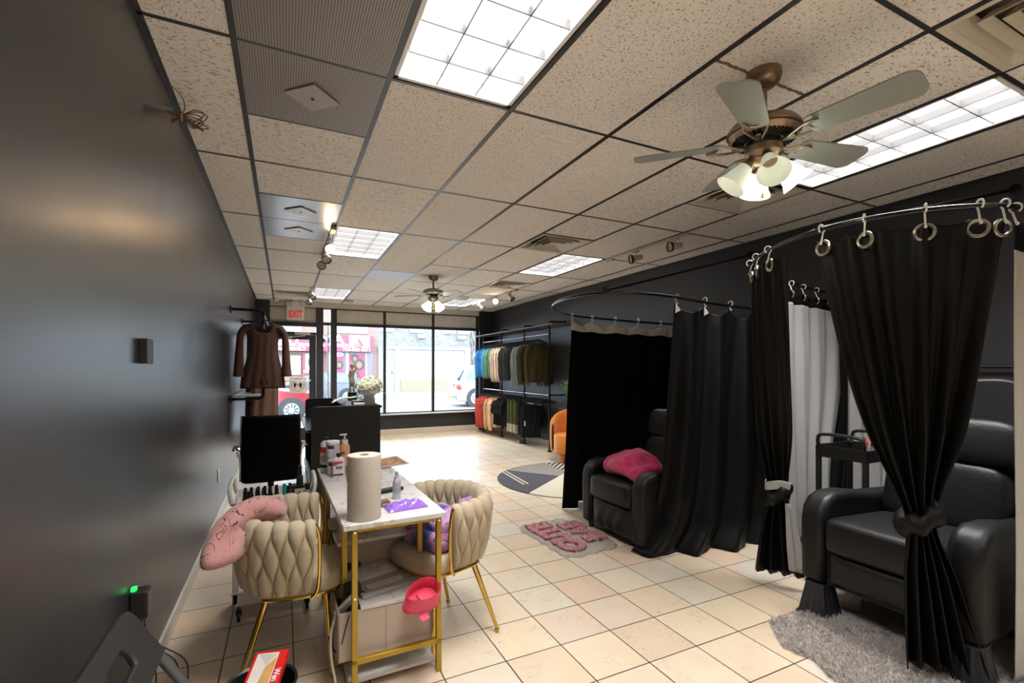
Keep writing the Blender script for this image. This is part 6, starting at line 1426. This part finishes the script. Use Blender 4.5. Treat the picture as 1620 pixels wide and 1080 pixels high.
# ================================================================== LEFT WALL BITS
xw = lambda z_: XLB+(XLT-XLB)*z_/H
t = thing('wall_thermostat', 'small black rectangular thermostat box on the left wall', 'thermostat', (xw(1.45), 2.38, 1.43))
g = MB(); g.box2((0.0, -0.055, 0), (0.028, 0.045, 0.10)); g.build('cover', mat('thermostat_black', (0.02, 0.02, 0.021), 0.5), t, bevel=0.003)
g = MB(); g.box2((0.0, 0.045, 0.002), (0.024, 0.049, 0.098)); g.build('side_plate', mat('brass_dull', (0.4, 0.33, 0.22), 0.5), t)
t = thing('wire_bundle', 'coiled brown wires tied together poking out of the left wall near the ceiling', 'wires', (xw(2.62), 2.66, 2.60))
WR = mat('brown_wire', (0.10, 0.035, 0.022), 0.5)
for k in range(7):
    a = k*0.55; g = MB(); L_ = 0.085+0.015*math.sin(k*2)
    g.tube(catmull([(0.0, 0.0, 0.0), (0.03, 0.015, 0.002*k-0.005), (0.06, 0.03, 0.01), (0.06+L_*0.6, 0.04+0.006*k, 0.030*math.cos(a)+0.02), (0.06+L_, 0.05+0.008*k, 0.03*math.cos(a)+0.01), (0.06+L_*0.5, 0.04, -0.03*math.sin(a)-0.01), (0.06, 0.03, -0.005), (0.025, 0.0, -0.03-0.003*k)], 6), 0.0022, 5); g.build('wire_loop', WR, t)
g = MB(); g.tube(catmull([(0.055, 0.03, 0.0), (0.07, 0.035, 0.05), (0.06, 0.02, 0.09), (0.03, -0.02, 0.11)], 6), 0.0022, 5); g.build('loose_wire', WR, t)
g = MB(); g.tube([(0.06, 0.03+0.014*math.cos(a), 0.014*math.sin(a)) for a in [2*PI*q/12 for q in range(12)]], 0.003, 5, closed=True); g.build('tie', mat('tie_tan', (0.5, 0.4, 0.28), 0.7), t)
def outlet(y_, z_, col, lab):
    t = thing('wall_outlet', lab, 'outlet', (xw(z_), y_, z_)); g = MB(); g.box2((0, -0.035, -0.057), (0.008, 0.035, 0.057)); g.build('plate', mat('plate_%s' % col[0], col[1], 0.4), t, bevel=0.002)
    for k in (-0.02, 0.02): g = MB(); g.box((0.009, 0, k), (0.003, 0.028, 0.026)); g.build('socket', mat('plate_%s' % col[0], col[1], 0.4), t, bevel=0.002)
    return t
outlet(4.97, 0.45, ('white', (0.66, 0.65, 0.62)), 'white wall outlet low on the left wall beside the cart')
outlet(2.27, 0.50, ('black', (0.015, 0.015, 0.015)), 'black wall outlet with chargers plugged in, low on the left wall')
t = thing('plug_charger', 'black plug charger with green light in the black outlet', 'charger', (xw(0.5)+0.01, 2.27, 0.45))
g = MB(); g.box2((0, -0.032, 0.0), (0.055, 0.034, 0.105)); g.build('body', BLKP, t, bevel=0.005)
g = MB(); g.box2((0.0, -0.016, 0.105), (0.016, 0.010, 0.118)); g.build('green_led', mat('led_green', (0.02, 0.5, 0.1), 0.4, emit=(0.02, 0.6, 0.1), es=0.6), t)
g = MB(); g.box2((0.055, -0.026, 0.012), (0.058, 0.028, 0.095)); g.build('face_plate', mat('charger_grey', (0.12, 0.11, 0.10), 0.3), t)
for k, (a, b_, c_, lb) in enumerate((((-0.02, 0.0, 0.14), (0.03, -0.02, 0.30), (-0.02, 0.02, 0.43), 'thin black charger cord, left one at the black outlet'), ((0.02, 0.0, 0.10), (0.10, 0.02, 0.28), (0.06, 0.0, 0.41), 'thin black charger cord, middle one at the black outlet'), ((0.035, 0.0, 0.10), (0.13, 0.02, 0.24), (0.08, 0.02, 0.41), 'thin black charger cord, right one at the black outlet'))):
    x0 = xw(0.5)+0.03; tag(MB().tube(catmull([(x0+a[0]*0.5, 2.265, 0.46), (x0+a[0]+0.01, 2.25, 0.36), (x0+b_[0]+0.03, 2.24, 0.25), (x0+b_[0]+0.02, 2.22, 0.10), (x0+c_[0]+0.03, 2.20, 0.02)], 8), 0.0028, 6).build('cord', BLKP), lb, 'cord')
tag(MB().tube(catmull([(xw(0.2)+0.03, 2.10, 0.16), (-0.46, 2.08, 0.17), (-0.43, 2.05, 0.10), (-0.42, 2.0, 0.02), (-0.40, 1.93, 0.008)], 8), 0.006, 8).build('white_cable', mat('cable_white', (0.66, 0.64, 0.6), 0.5)), 'white cable curving down to the floor by the left wall', 'cable')
# ================================================================== FOLDING CHAIR (bottom left), BIN + RED BOX
t = thing('folding_chair', 'dark grey plastic folding chair leaning folded on the left wall at the bottom left corner', 'folding chair', (-0.30, 1.66, 0))
FCM = mat('folding_chair_grey', (0.030, 0.030, 0.032), 0.5, bump=(40, 0.1)); FTM = mat('folding_tube_grey', (0.16, 0.16, 0.17), 0.4, 0.5)
dn = Vector((0.513, 0, -0.858)); ex_ = Vector((0, 1, 0)); P0_ = Vector((-0.462, 1.62, 0.652))+dn*0.10
Mb = Matrix((ex_, -dn, ex_.cross(-dn))).transposed().to_4x4(); Mb.translation = P0_
ring_o = [(-0.245, -0.09), (-0.245, 0.055), (-0.23, 0.088), (-0.20, 0.10), (0.20, 0.10), (0.23, 0.088), (0.245, 0.055), (0.245, -0.09)]
ring_i = [(-0.075, -0.02), (-0.085, 0.01), (-0.07, 0.035), (-0.045, 0.045), (0.045, 0.045), (0.07, 0.035), (0.085, 0.01), (0.075, -0.02)]
g = MB(); n = 8; th = 0.022
vs = [(x_, y_, 0) for x_, y_ in ring_o]+[(x_, y_, 0) for x_, y_ in ring_i]+[(x_, y_, th) for x_, y_ in ring_o]+[(x_, y_, th) for x_, y_ in ring_i]
fs = []
for k in range(n):
    q = (k+1) % n; fs += [(k, q, 8+q, 8+k), (16+k, 24+k, 24+q, 16+q), (k, 16+k, 16+q, q), (8+k, 8+q, 24+q, 24+k)]
g.add(vs, fs, Mb); g.build('back_panel', FCM, t, world=True, bevel=0.007)
def fpt(x_, y_, z_=0.0): return Mb @ Vector((x_, y_, z_))
for s_ in (-1, 1):
    a = fpt(s_*0.225, 0.02, 0.006); b_ = a+dn*((a.z-0.016)/0.858)
    g = MB(); g.tube([a, b_], 0.015, 12); g.build('leg', FTM, t, world=True)
    a = fpt(s_*0.19, -0.20, -0.028); b_ = a+dn*((a.z-0.016)/0.858); g = MB(); g.tube([a, b_], 0.012, 10); g.build('leg', FTM, t, world=True)
g = MB(); g.box((0, -0.40, -0.004), (0.36, 0.34, 0.02), M=Mb); g.build('seat', FCM, t, world=True, bevel=0.006)
t = thing('waste_bin', 'black waste bin with crumpled paper at the bottom edge of the photo', 'bin', (-0.085, 2.045, 0))
g = MB(); g.lathe([(0, 0), (0.10, 0), (0.128, 0.195), (0.133, 0.20), (0.131, 0.206), (0.122, 0.20), (0.094, 0.008), (0, 0.008)], n=36); g.build('bin_body', BLKP, t)
crumple((-0.125, 2.04, 0.14), 0.14, 0.14, 0.06, mat('kraft_paper', (0.42, 0.30, 0.18), 0.9), 'crumpled_paper', 'crumpled brown paper inside the black waste bin', 'paper', 0.5, 8, 18)
t = thing('food_box', 'red and white cardboard box lying tilted on the waste bin', 'box', (-0.065, 2.055, 0.232))
Mq = Matrix.LocRotScale(None, Matrix.Rotation(math.radians(-14), 3, 'Z') @ rot('X', 12), None).to_4x4()
g = MB(); g.box((0, 0, 0), (0.122, 0.19, 0.034), M=Mq); g.build('carton', mat('carton_red', (0.62, 0.012, 0.008), 0.4), t, bevel=0.002)
g = MB(); g.box2((-0.050, -0.085, 0.0172), (0.030, 0.083, 0.0178), M=Mq); pn = g.build('white_panel', mat('carton_white', (0.66, 0.62, 0.56), 0.45, var=(9, 0.12)), t, flat=True)
g = MB(); g.add([(-0.045, 0.08, 0.0182), (-0.005, 0.02, 0.0182), (0.025, 0.075, 0.0182)], [(0, 1, 2)], Mq); g.build('folded_flap', mat('carton_grey', (0.50, 0.47, 0.43), 0.5), pn, flat=True)
g = MB(); g.add([(-0.005, 0.015, 0.0182), (0.027, 0.06, 0.0182), (0.027, -0.08, 0.0182), (-0.015, -0.08, 0.0182)], [(0, 3, 2, 1)], Mq); g.build('picture', mat('print_amber', (0.55, 0.32, 0.10), 0.45, var=(25, 0.4)), pn, flat=True)
vsT, fsT = text_verts('Wen', 0.030, 0.001, 0.0004, 1.0); g = MB(); g.add(vsT, fsT, Mq @ Matrix.Translation((0.044, -0.03, 0.0178)) @ rot4('Z', -90) @ rot4('X', -90)); g.build('lettering', mat('carton_white2', (0.7, 0.68, 0.65), 0.45), t, flat=True)
# ================================================================== THE STREET
GZ = -0.12; FY = 30.2
ASP = mat('asphalt', (0.125, 0.125, 0.13), 0.9, var=(3, 0.1)); CON = mat('concrete', (0.20, 0.195, 0.185), 0.9, var=(2, 0.1))
struct(MB().box2((-30, 13.6, GZ-0.3), (45, 25.4, GZ-0.12)).build('ground_street', ASP, flat=True))
struct(MB().box2((-30, YF+0.1, GZ-0.3), (45, 13.6, GZ+0.02)).build('ground_sidewalk', CON, flat=True))
struct(MB().box2((-30, 25.4, GZ-0.3), (45, FY+6, GZ)).build('ground_far_sidewalk', CON, flat=True))
tag(MB().box2((8.3, 25.28, GZ-0.12), (11.8, 25.40, GZ+0.005)).build('yellow_curb', mat('curb_yellow', (0.38, 0.25, 0.05), 0.8)), 'yellow painted stretch of curb across the street', 'curb')
def brick(name, c1, c2, mort, sc):
    n = NB(name, rough=0.9); b = n.n('TexBrick'); x, y, z = n.sep(n.pos)
    n.set(b.inputs['Vector'], n.comb(x, z)); n.set(b.inputs['Color1'], (*c1, 1)); n.set(b.inputs['Color2'], (*c2, 1)); n.set(b.inputs['Mortar'], (*mort, 1)); b.inputs['Scale'].default_value = sc; b.inputs['Mortar Size'].default_value = 0.02; b.inputs['Brick Width'].default_value = 0.5; b.inputs['Row Height'].default_value = 0.2
    n.color(b.outputs['Color']); return n.m
BR1 = brick('red_brick', (0.155, 0.075, 0.058), (0.125, 0.062, 0.048), (0.22, 0.19, 0.17), 2.3)
BR2 = brick('tan_grey_brick', (0.15, 0.137, 0.12), (0.085, 0.08, 0.073), (0.17, 0.16, 0.15), 2.3)
BR3 = brick('tan_brick', (0.18, 0.14, 0.085), (0.15, 0.115, 0.07), (0.20, 0.18, 0.15), 2.3)
WT = mat('white_siding', (0.235, 0.235, 0.235), 0.7); WGL = mat('street_window_glass', (0.12, 0.15, 0.18), 0.1); TRIMW = mat('limestone', (0.19, 0.18, 0.16), 0.8)
# hair salon, red brick
t = thing('hair_salon_building', 'red brick building with maroon hair braiding sign across the street', 'building', (1.5, FY, GZ))
def wp(nm, a, b_, m, p=None, lab=None, bev=0): return MB().box2(a, b_).build(nm, m, p or t, world=True, flat=True, label=lab, bevel=bev)
wp('wall', (-6, FY, GZ), (5.25, FY+5, 7.5), BR1)
for x0, x1 in ((-3.6, -2.4), (-0.25, 0.75), (2.55, 3.35), (3.68, 4.48)):
    w1 = wp('window', (x0-0.15, FY-0.06, 3.55), (x1+0.15, FY, 5.6), mat('window_white', (0.30, 0.30, 0.30), 0.6)); wp('glass', (x0, FY-0.08, 3.72), (x1, FY-0.06, 5.5), WGL, w1)
MAR_ = mat('sign_maroon', (0.14, 0.018, 0.045), 0.5); SW = mat('sign_white', (0.72, 0.72, 0.70), 0.5); SY = mat('sign_yellow', (0.68, 0.55, 0.18), 0.5)
sg = wp('sign', (-4.2, FY-0.45, 2.42), (4.85, FY-0.05, 3.42), MAR_)
def sl(body, size, x_, z_, m, bold=0.0, sx=1.0):
    vs, fs = text_verts(body, size, bold, 0.01, sx); g = MB(); g.add(vs, fs, Matrix.Translation((x_, FY-0.46, z_))); g.build('lettering', m, sg, world=True, flat=True)
sl('FAT', 0.80, 0.10, 3.12, SW, 0.014, 1.2); sl('I', 0.80, 1.50, 3.12, SW, 0.014, 1.2); sl('MA', 0.80, 2.52, 3.12, SW, 0.014, 1.2)
sl('AFRICAN HAIR BRAIDING & WEAVING', 0.235, 1.15, 2.78, SW, 0.008, 1.12); sl('5822 ROOSEVELT', 0.25, 0.05, 2.53, SY, 0.008, 1.1); sl('773-562 6211', 0.25, 3.95, 2.53, SY, 0.008, 1.15)
pc = wp('sign_picture', (3.50, FY-0.47, 2.68), (4.68, FY-0.45, 3.38), SW)
g = MB(); g.sq((4.05, FY-0.48, 3.20), (0.22, 0.03, 0.26), 0.9, 0.9, 16, 10); g.box((4.15, FY-0.48, 2.95), (0.16, 0.02, 0.40), R=rot('Y', -25)); g.build('woman_silhouette', mat('print_dark', (0.07, 0.05, 0.06), 0.6), pc, world=True)
g = MB(); g.sq((4.05, FY-0.478, 2.83), (0.60, 0.02, 0.32), 0.9, 0.7, 16, 10); g.build('red_dress', mat('print_red', (0.55, 0.08, 0.05), 0.6), pc, world=True)
# shop front below the sign
wp('shop_window', (2.35, FY-0.05, 0.2), (4.95, FY-0.01, 2.40), mat('shop_dark_glass', (0.10, 0.08, 0.10), 0.3))
wp('window_column', (2.30, FY-0.1, GZ), (2.45, FY, 2.42), mat('column_grey', (0.3, 0.3, 0.33), 0.7)); wp('window_column', (3.35, FY-0.1, GZ), (3.45, FY, 2.42), mat('column_grey', (0.3, 0.3, 0.33), 0.7))
PR = mat('poster_crimson', (0.22, 0.022, 0.05), 0.5, var=(2, 0.3)); SKN = mat('print_skin', (0.16, 0.075, 0.045), 0.6); HRB = mat('print_hair', (0.03, 0.025, 0.025), 0.6)
def poster(x0, x1, z0, z1, heads, nm='poster', lab=None):
    p_ = wp(nm, (x0, FY-0.12, z0), (x1, FY-0.06, z1), PR, lab=lab)
    for (hx, hz, r, bg_) in heads:
        if bg_: wp('portrait_ground', (hx-r*1.6, FY-0.13, hz-r*1.6), (hx+r*1.6, FY-0.12, hz+r*1.5), SW, p_)
        g = MB(); g.sq((hx, FY-0.135, hz+r*0.15), (2.3*r, 0.02, 2.4*r), 0.9, 0.9, 18, 12); g.build('portrait_hair', HRB, p_, world=True)
        g = MB(); g.sq((hx+0.02, FY-0.15, hz), (1.1*r, 0.02, 1.45*r), 1, 1, 18, 12); g.build('portrait_face', SKN, p_, world=True)
poster(0.95, 2.10, 0.10, 2.30, [(1.55, 1.75, 0.28, 1), (1.45, 0.75, 0.30, 0)], lab='crimson poster with two portraits')
vs, fs = text_verts('773-562-6211', 0.17, 0.006, 0.01, 1.1); MB().add(vs, fs, Matrix.Translation((1.52, FY-0.14, 1.22))).build('lettering', SY, t, world=True, flat=True)
vs, fs = text_verts('773-562-6211', 0.14, 0.005, 0.01, 1.1); MB().add(vs, fs, Matrix.Translation((1.52, FY-0.14, 2.22))).build('lettering', SY, t, world=True, flat=True)
poster(3.55, 4.45, 0.55, 2.28, [(3.85, 2.0, 0.20, 0), (4.10, 1.62, 0.30, 0), (3.85, 0.95, 0.24, 0)], lab='crimson poster framed by blue-white lights')
poster(2.60, 3.20, 1.15, 2.2, [(2.95, 1.6, 0.22, 0)])
g = MB()
for z_ in [0.5+0.11*k for k in range(17)]:
    for x_ in (3.47, 4.53): g.sq((x_, FY-0.16, z_), (0.06, 0.04, 0.06), 1, 1, 8, 6)
g.build('window_light_string', mat('led_string', (0.8, 0.85, 1), 0.4, emit=(0.7, 0.8, 1.0), es=3.0), t, world=True)
g = MB(); g.tube([(2.95+0.22*math.cos(a), FY-0.2, 2.25+0.11*math.sin(a)) for a in [2*PI*k/24 for k in range(24)]], 0.025, 6, closed=True); g.build('neon_ring', mat('neon_blue', (0.2, 0.3, 1), 0.4, emit=(0.1, 0.25, 1), es=2.5), t, world=True)
g = MB(); g.box((2.95, FY-0.2, 2.25), (0.28, 0.02, 0.06)); g.build('neon_word', mat('neon_red', (1, 0.1, 0.1), 0.4, emit=(1, 0.05, 0.1), es=2.5), t, world=True)
wp('menu_board', (0.05, FY-0.1, 1.05), (0.85, FY-0.04, 2.15), mat('board_green_grey', (0.30, 0.33, 0.24), 0.7, var=(8, 0.4))); wp('door', (-0.9, FY-0.08, GZ), (-0.1, FY-0.02, 2.1), mat('shop_dark_glass', (0.10, 0.08, 0.10), 0.3))
# grey brick building with white ground floor
t = thing('white_front_building', 'grey brick building with white boarded front and two white doors across the street', 'building', (8.2, FY, GZ))
wp('wall', (5.25, FY, GZ), (11.35, FY+5, 7.5), BR2)
wp('cornice', (5.25, FY-0.15, 2.62), (11.35, FY, 2.80), TRIMW)
wp('siding', (6.60, FY-0.06, 0.70), (10.95, FY, 2.60), WT); wp('siding_left', (5.45, FY-0.06, GZ), (6.28, FY, 2.60), WT)
wp('pier', (5.27, FY-0.14, GZ), (5.46, FY, 2.62), TRIMW); wp('pier', (6.28, FY-0.14, GZ), (6.60, FY, 2.62), TRIMW); wp('pier', (10.95, FY-0.14, GZ), (11.35, FY, 2.62), TRIMW)
wp('tan_panel', (6.62, FY-0.08, GZ), (9.80, FY, 0.72), BR3)
wp('white_skirt', (9.80, FY-0.06, GZ), (10.95, FY, 0.72), WT)
d_ = wp('door', (5.50, FY-0.10, GZ), (6.20, FY-0.05, 2.0), mat('door_white', (0.28, 0.28, 0.28), 0.5)); wp('door_handle', (6.08, FY-0.14, 1.05), (6.14, FY-0.10, 1.25), BLKP, d_); wp('transom', (5.50, FY-0.09, 2.08), (6.20, FY-0.05, 2.48), WGL)
d_ = wp('door', (9.98, FY-0.10, GZ), (10.72, FY-0.05, 1.98), mat('door_white', (0.28, 0.28, 0.28), 0.5))
g = MB(); g.prism([(0.24*math.cos(a), 0.24*math.sin(a)) for a in [PI*k/12 for k in range(13)]], 0.02, Matrix.Translation((10.35, FY-0.10, 1.62)) @ rot4('X', 90)); g.build('fan_light', WGL, d_, world=True)
wp('lintel', (9.90, FY-0.14, 2.0), (10.80, FY-0.06, 2.04), mat('lintel_grey', (0.4, 0.4, 0.42), 0.6))
for x0 in (7.60, 8.42):
    w1 = wp('window', (x0-0.05, FY-0.09, 1.28), (x0+0.72, FY-0.05, 2.12), mat('window_white', (0.30, 0.30, 0.30), 0.6))
    wp('glass', (x0, FY-0.11, 1.72), (x0+0.65, FY-0.09, 2.08), WGL, w1); wp('glass', (x0, FY-0.11, 1.32), (x0+0.65, FY-0.09, 1.66), WGL, w1)
for x0, x1 in ((6.85, 7.22), (9.15, 9.75)): wp('vent_grille', (x0, FY-0.09, 1.17), (x1, FY-0.05, 1.30), mat('grille_grey', (0.25, 0.27, 0.28), 0.6))
for x0 in (5.5, 7.35, 9.6, 10.6):
    w1 = wp('window', (x0-0.1, FY-0.08, 3.72), (x0+0.75, FY, 5.6), mat('window_white', (0.30, 0.30, 0.30), 0.6)); wp('glass', (x0, FY-0.10, 3.85), (x0+0.65, FY-0.08, 5.5), WGL, w1)
for x0 in (8.0, 10.75): wp('wall_lamp', (x0-0.25, FY-0.2, 3.38), (x0+0.25, FY, 3.6), WT)
# building further right, tree, red sign
t = thing('corner_building', 'pale brick building beyond the silver car, far right of the window view', 'building', (16, FY+5, GZ))
wp('wall', (12.6, FY+6, GZ), (24, FY+12, 7.0), BR2)
t = thing('street_tree', 'bare grey tree at the corner across the street', 'tree', (12.0, FY+1.0, GZ))
g = MB(); rr = random.Random(11)
def branch(p, d, r, dep):
    q = p+d*(0.9 if dep else 1.6); g.tube([p, (p+q)/2+Vector((rr.uniform(-.06, .06), 0, 0)), q], [r, r*0.85, r*0.7], 7)
    if dep < 4:
        for _ in range(3): nd = (d+Vector((rr.uniform(-.6, .6), rr.uniform(-.5, .5), rr.uniform(0, .4)))).normalized(); branch(q, nd*(0.85**dep), r*0.62, dep+1)
branch(Vector((12.0, FY+1.0, GZ)), Vector((0, 0, 1)), 0.14, 0); g.build('trunk', mat('bark', (0.22, 0.20, 0.17), 0.9), t, world=True)
t = thing('red_road_sign', 'red and white road sign at the corner across the street', 'road sign', (11.75, FY-0.5, GZ))
g = MB(); g.cyl((11.75, FY-0.5, GZ), (11.75, FY-0.5, 3.0), 0.04); g.build('post', mat('column_grey', (0.3, 0.3, 0.33), 0.7), t, world=True)
g = MB(); R8 = 0.38; g.prism([(R8*math.cos(PI/8+PI/4*k), R8*math.sin(PI/8+PI/4*k)) for k in range(8)], 0.02, Matrix.Translation((11.75, FY-0.52, 2.35)) @ rot4('X', 90)); g.build('sign_plate', mat('sign_red', (0.6, 0.05, 0.04), 0.5), t, world=True)
g = MB(); g.box((11.75, FY-0.55, 2.35), (0.55, 0.02, 0.14)); g.build('white_bar', SW, t, world=True)
# cars
def car(name, lab, loc, rz, col, prof, L, W_=1.8, roofcol=None, wr=0.34, axles=(0.19, 0.80), win=None, lights=True):
    """prof: side outline (x fraction, z) from rear bottom clockwise over roof to front bottom"""
    t = thing(name, lab, 'car', loc, rz); body = mat('car_'+name, col, 0.25, 0.3, coat=0.6)
    P_ = [Vector((x*L, z, 0)) for x, z in prof]; pts = resample(catmull([(p.x, 0, p.y) for p in P_], 5), 90)
    zmax = max(p.z for p in pts); g = MB(); nv = 12
    def fn(u, v):
        p = pts[min(90, int(u*90+0.5))]; y_ = (2*v-1); tum = 1-0.16*max(0, (p.z-0.85)/(zmax-0.85)) if p.z > 0.85 else 1
        ed = abs(y_)**5; return Vector((p.x, W_/2*y_*tum, p.z-0.05*ed*(1 if p.z > 0.6 else 0)))
    g.grid(fn, 90, nv)
    # sides
    for s_ in (0, 1):
        o_ = len(g.v); top = [fn(k/90, s_) for k in range(91)]; bot = [Vector((p.x, (W_/2*(2*s_-1)), 0.30)) for p in top]
        g.v += top+bot; g.f += [[o_+k, o_+k+1, o_+91+k+1, o_+91+k] for k in range(90)]
    g.box((L*0.5, 0, 0.27), (L*0.94, W_*0.94, 0.10)); g.build('body', body, t, ang=50)
    TY = mat('tyre', (0.02, 0.02, 0.02), 0.8); HUB = mat('hubcap', (0.5, 0.5, 0.52), 0.3, 0.8)
    for fx_ in axles:
        for s_ in (-1, 1):
            g = MB(); g.tube([(fx_*L, s_*(W_/2-0.20), wr), (fx_*L, s_*(W_/2+0.012), wr)], wr, 28); wl = g.build('wheel', TY, t)
            g = MB(); g.tube([(fx_*L, s_*(W_/2+0.005), wr), (fx_*L, s_*(W_/2+0.02), wr)], wr*0.66, 24)
            g.build('hubcap', HUB, wl)
            g = MB()
            for k in range(10):
                a = 2*PI*k/10+0.3; g.tube([(fx_*L+wr*0.25*math.cos(a), s_*(W_/2+0.024), wr+wr*0.25*math.sin(a)), (fx_*L+wr*0.60*math.cos(a), s_*(W_/2+0.024), wr+wr*0.60*math.sin(a))], 0.018, 5)
            g.build('spokes', TY, wl)
            g = MB(); g.tube([(fx_*L, s_*(W_/2-0.1), wr), (fx_*L, s_*(W_/2+0.004), wr)], wr+0.06, 28); g.build('wheel_arch', mat('arch_black', (0.015, 0.015, 0.015), 0.7), t)
    for wq in (win or []):
        for s_ in (-1, 1):
            cx = [W_/2*s_*(1-0.16*max(0, (z-0.85)/(zmax-0.85)))+s_*0.008 for x, z in wq]
            vs = [(x*L, cy, z) for (x, z), cy in zip(wq, cx)]; g = MB(); n = len(vs); g.add(vs+[(x, y-0.006*s_, z) for x, y, z in vs], [list(range(n)), list(range(n, 2*n))[::-1]]+[(k, (k+1) % n, (k+1) % n+n, k+n) for k in range(n)]); g.build('side_window', mat('car_glass', (0.03, 0.04, 0.05), 0.08, spec=0.8), t, flat=True)
    for s_ in (-1, 1):
        g = MB(); g.sq((0.03*L, s_*(W_/2-0.10), 0.86), (0.22, 0.20, 0.26), 0.4, 0.4, 14, 8); g.build('tail_light', mat('tail_red', (0.55, 0.02, 0.02), 0.2), t)
    g = MB(); g.box((0.0, 0, 0.50), (0.16, W_*0.96, 0.18)); g.build('bumper', body, t, bevel=0.04)
    return t
hatch = [(0.0, 0.42), (0.0, 0.80), (0.03, 1.0), (0.10, 1.30), (0.18, 1.42), (0.42, 1.46), (0.60, 1.30), (0.72, 1.02), (0.92, 0.90), (0.99, 0.70), (1.0, 0.40)]
car('parked_car', 'dark grey car parked at the far curb in front of the hair salon', (3.45, 24.0, GZ-0.12), PI, (0.04, 0.045, 0.055), hatch, 4.2, win=[[(0.13, 1.0), (0.20, 1.32), (0.42, 1.38), (0.42, 1.0)], [(0.44, 1.0), (0.44, 1.38), (0.58, 1.26), (0.68, 1.02)]])
car('red_car', 'red car driving past behind the glass door', (-3.4, 17.2, GZ-0.12), 0.0, (0.22, 0.02, 0.03), hatch, 4.5, win=[[(0.13, 1.0), (0.20, 1.32), (0.42, 1.38), (0.42, 1.0)], [(0.44, 1.0), (0.44, 1.38), (0.58, 1.26), (0.68, 1.02)]])
suv = [(0.02, 0.42), (0.0, 0.62), (0.02, 0.95), (0.035, 1.15), (0.085, 1.62), (0.12, 1.76), (0.2, 1.80), (0.62, 1.78), (0.74, 1.25), (0.95, 1.10), (1.0, 0.85), (1.0, 0.42)]
S_ = car('silver_suv', 'silver car with tail toward us at the right end of the window view', (6.75, 19.9, GZ-0.12), math.radians(-14), (0.22, 0.22, 0.22), suv, 4.7, 1.85, wr=0.38, win=[[(0.09, 1.15), (0.115, 1.62), (0.24, 1.66), (0.24, 1.15)], [(0.26, 1.15), (0.26, 1.66), (0.44, 1.66), (0.44, 1.15)], [(0.46, 1.15), (0.46, 1.66), (0.60, 1.64), (0.68, 1.2)]])
g = MB(); g.add([(0.155-0.02, -0.72, 1.15), (0.155-0.02, 0.72, 1.15), (0.36, 0.60, 1.62), (0.36, -0.60, 1.62)], [(0, 1, 2, 3)]); g.build('rear_window', mat('car_glass', (0.03, 0.04, 0.05), 0.08, spec=0.8), S_, solid=0.01)
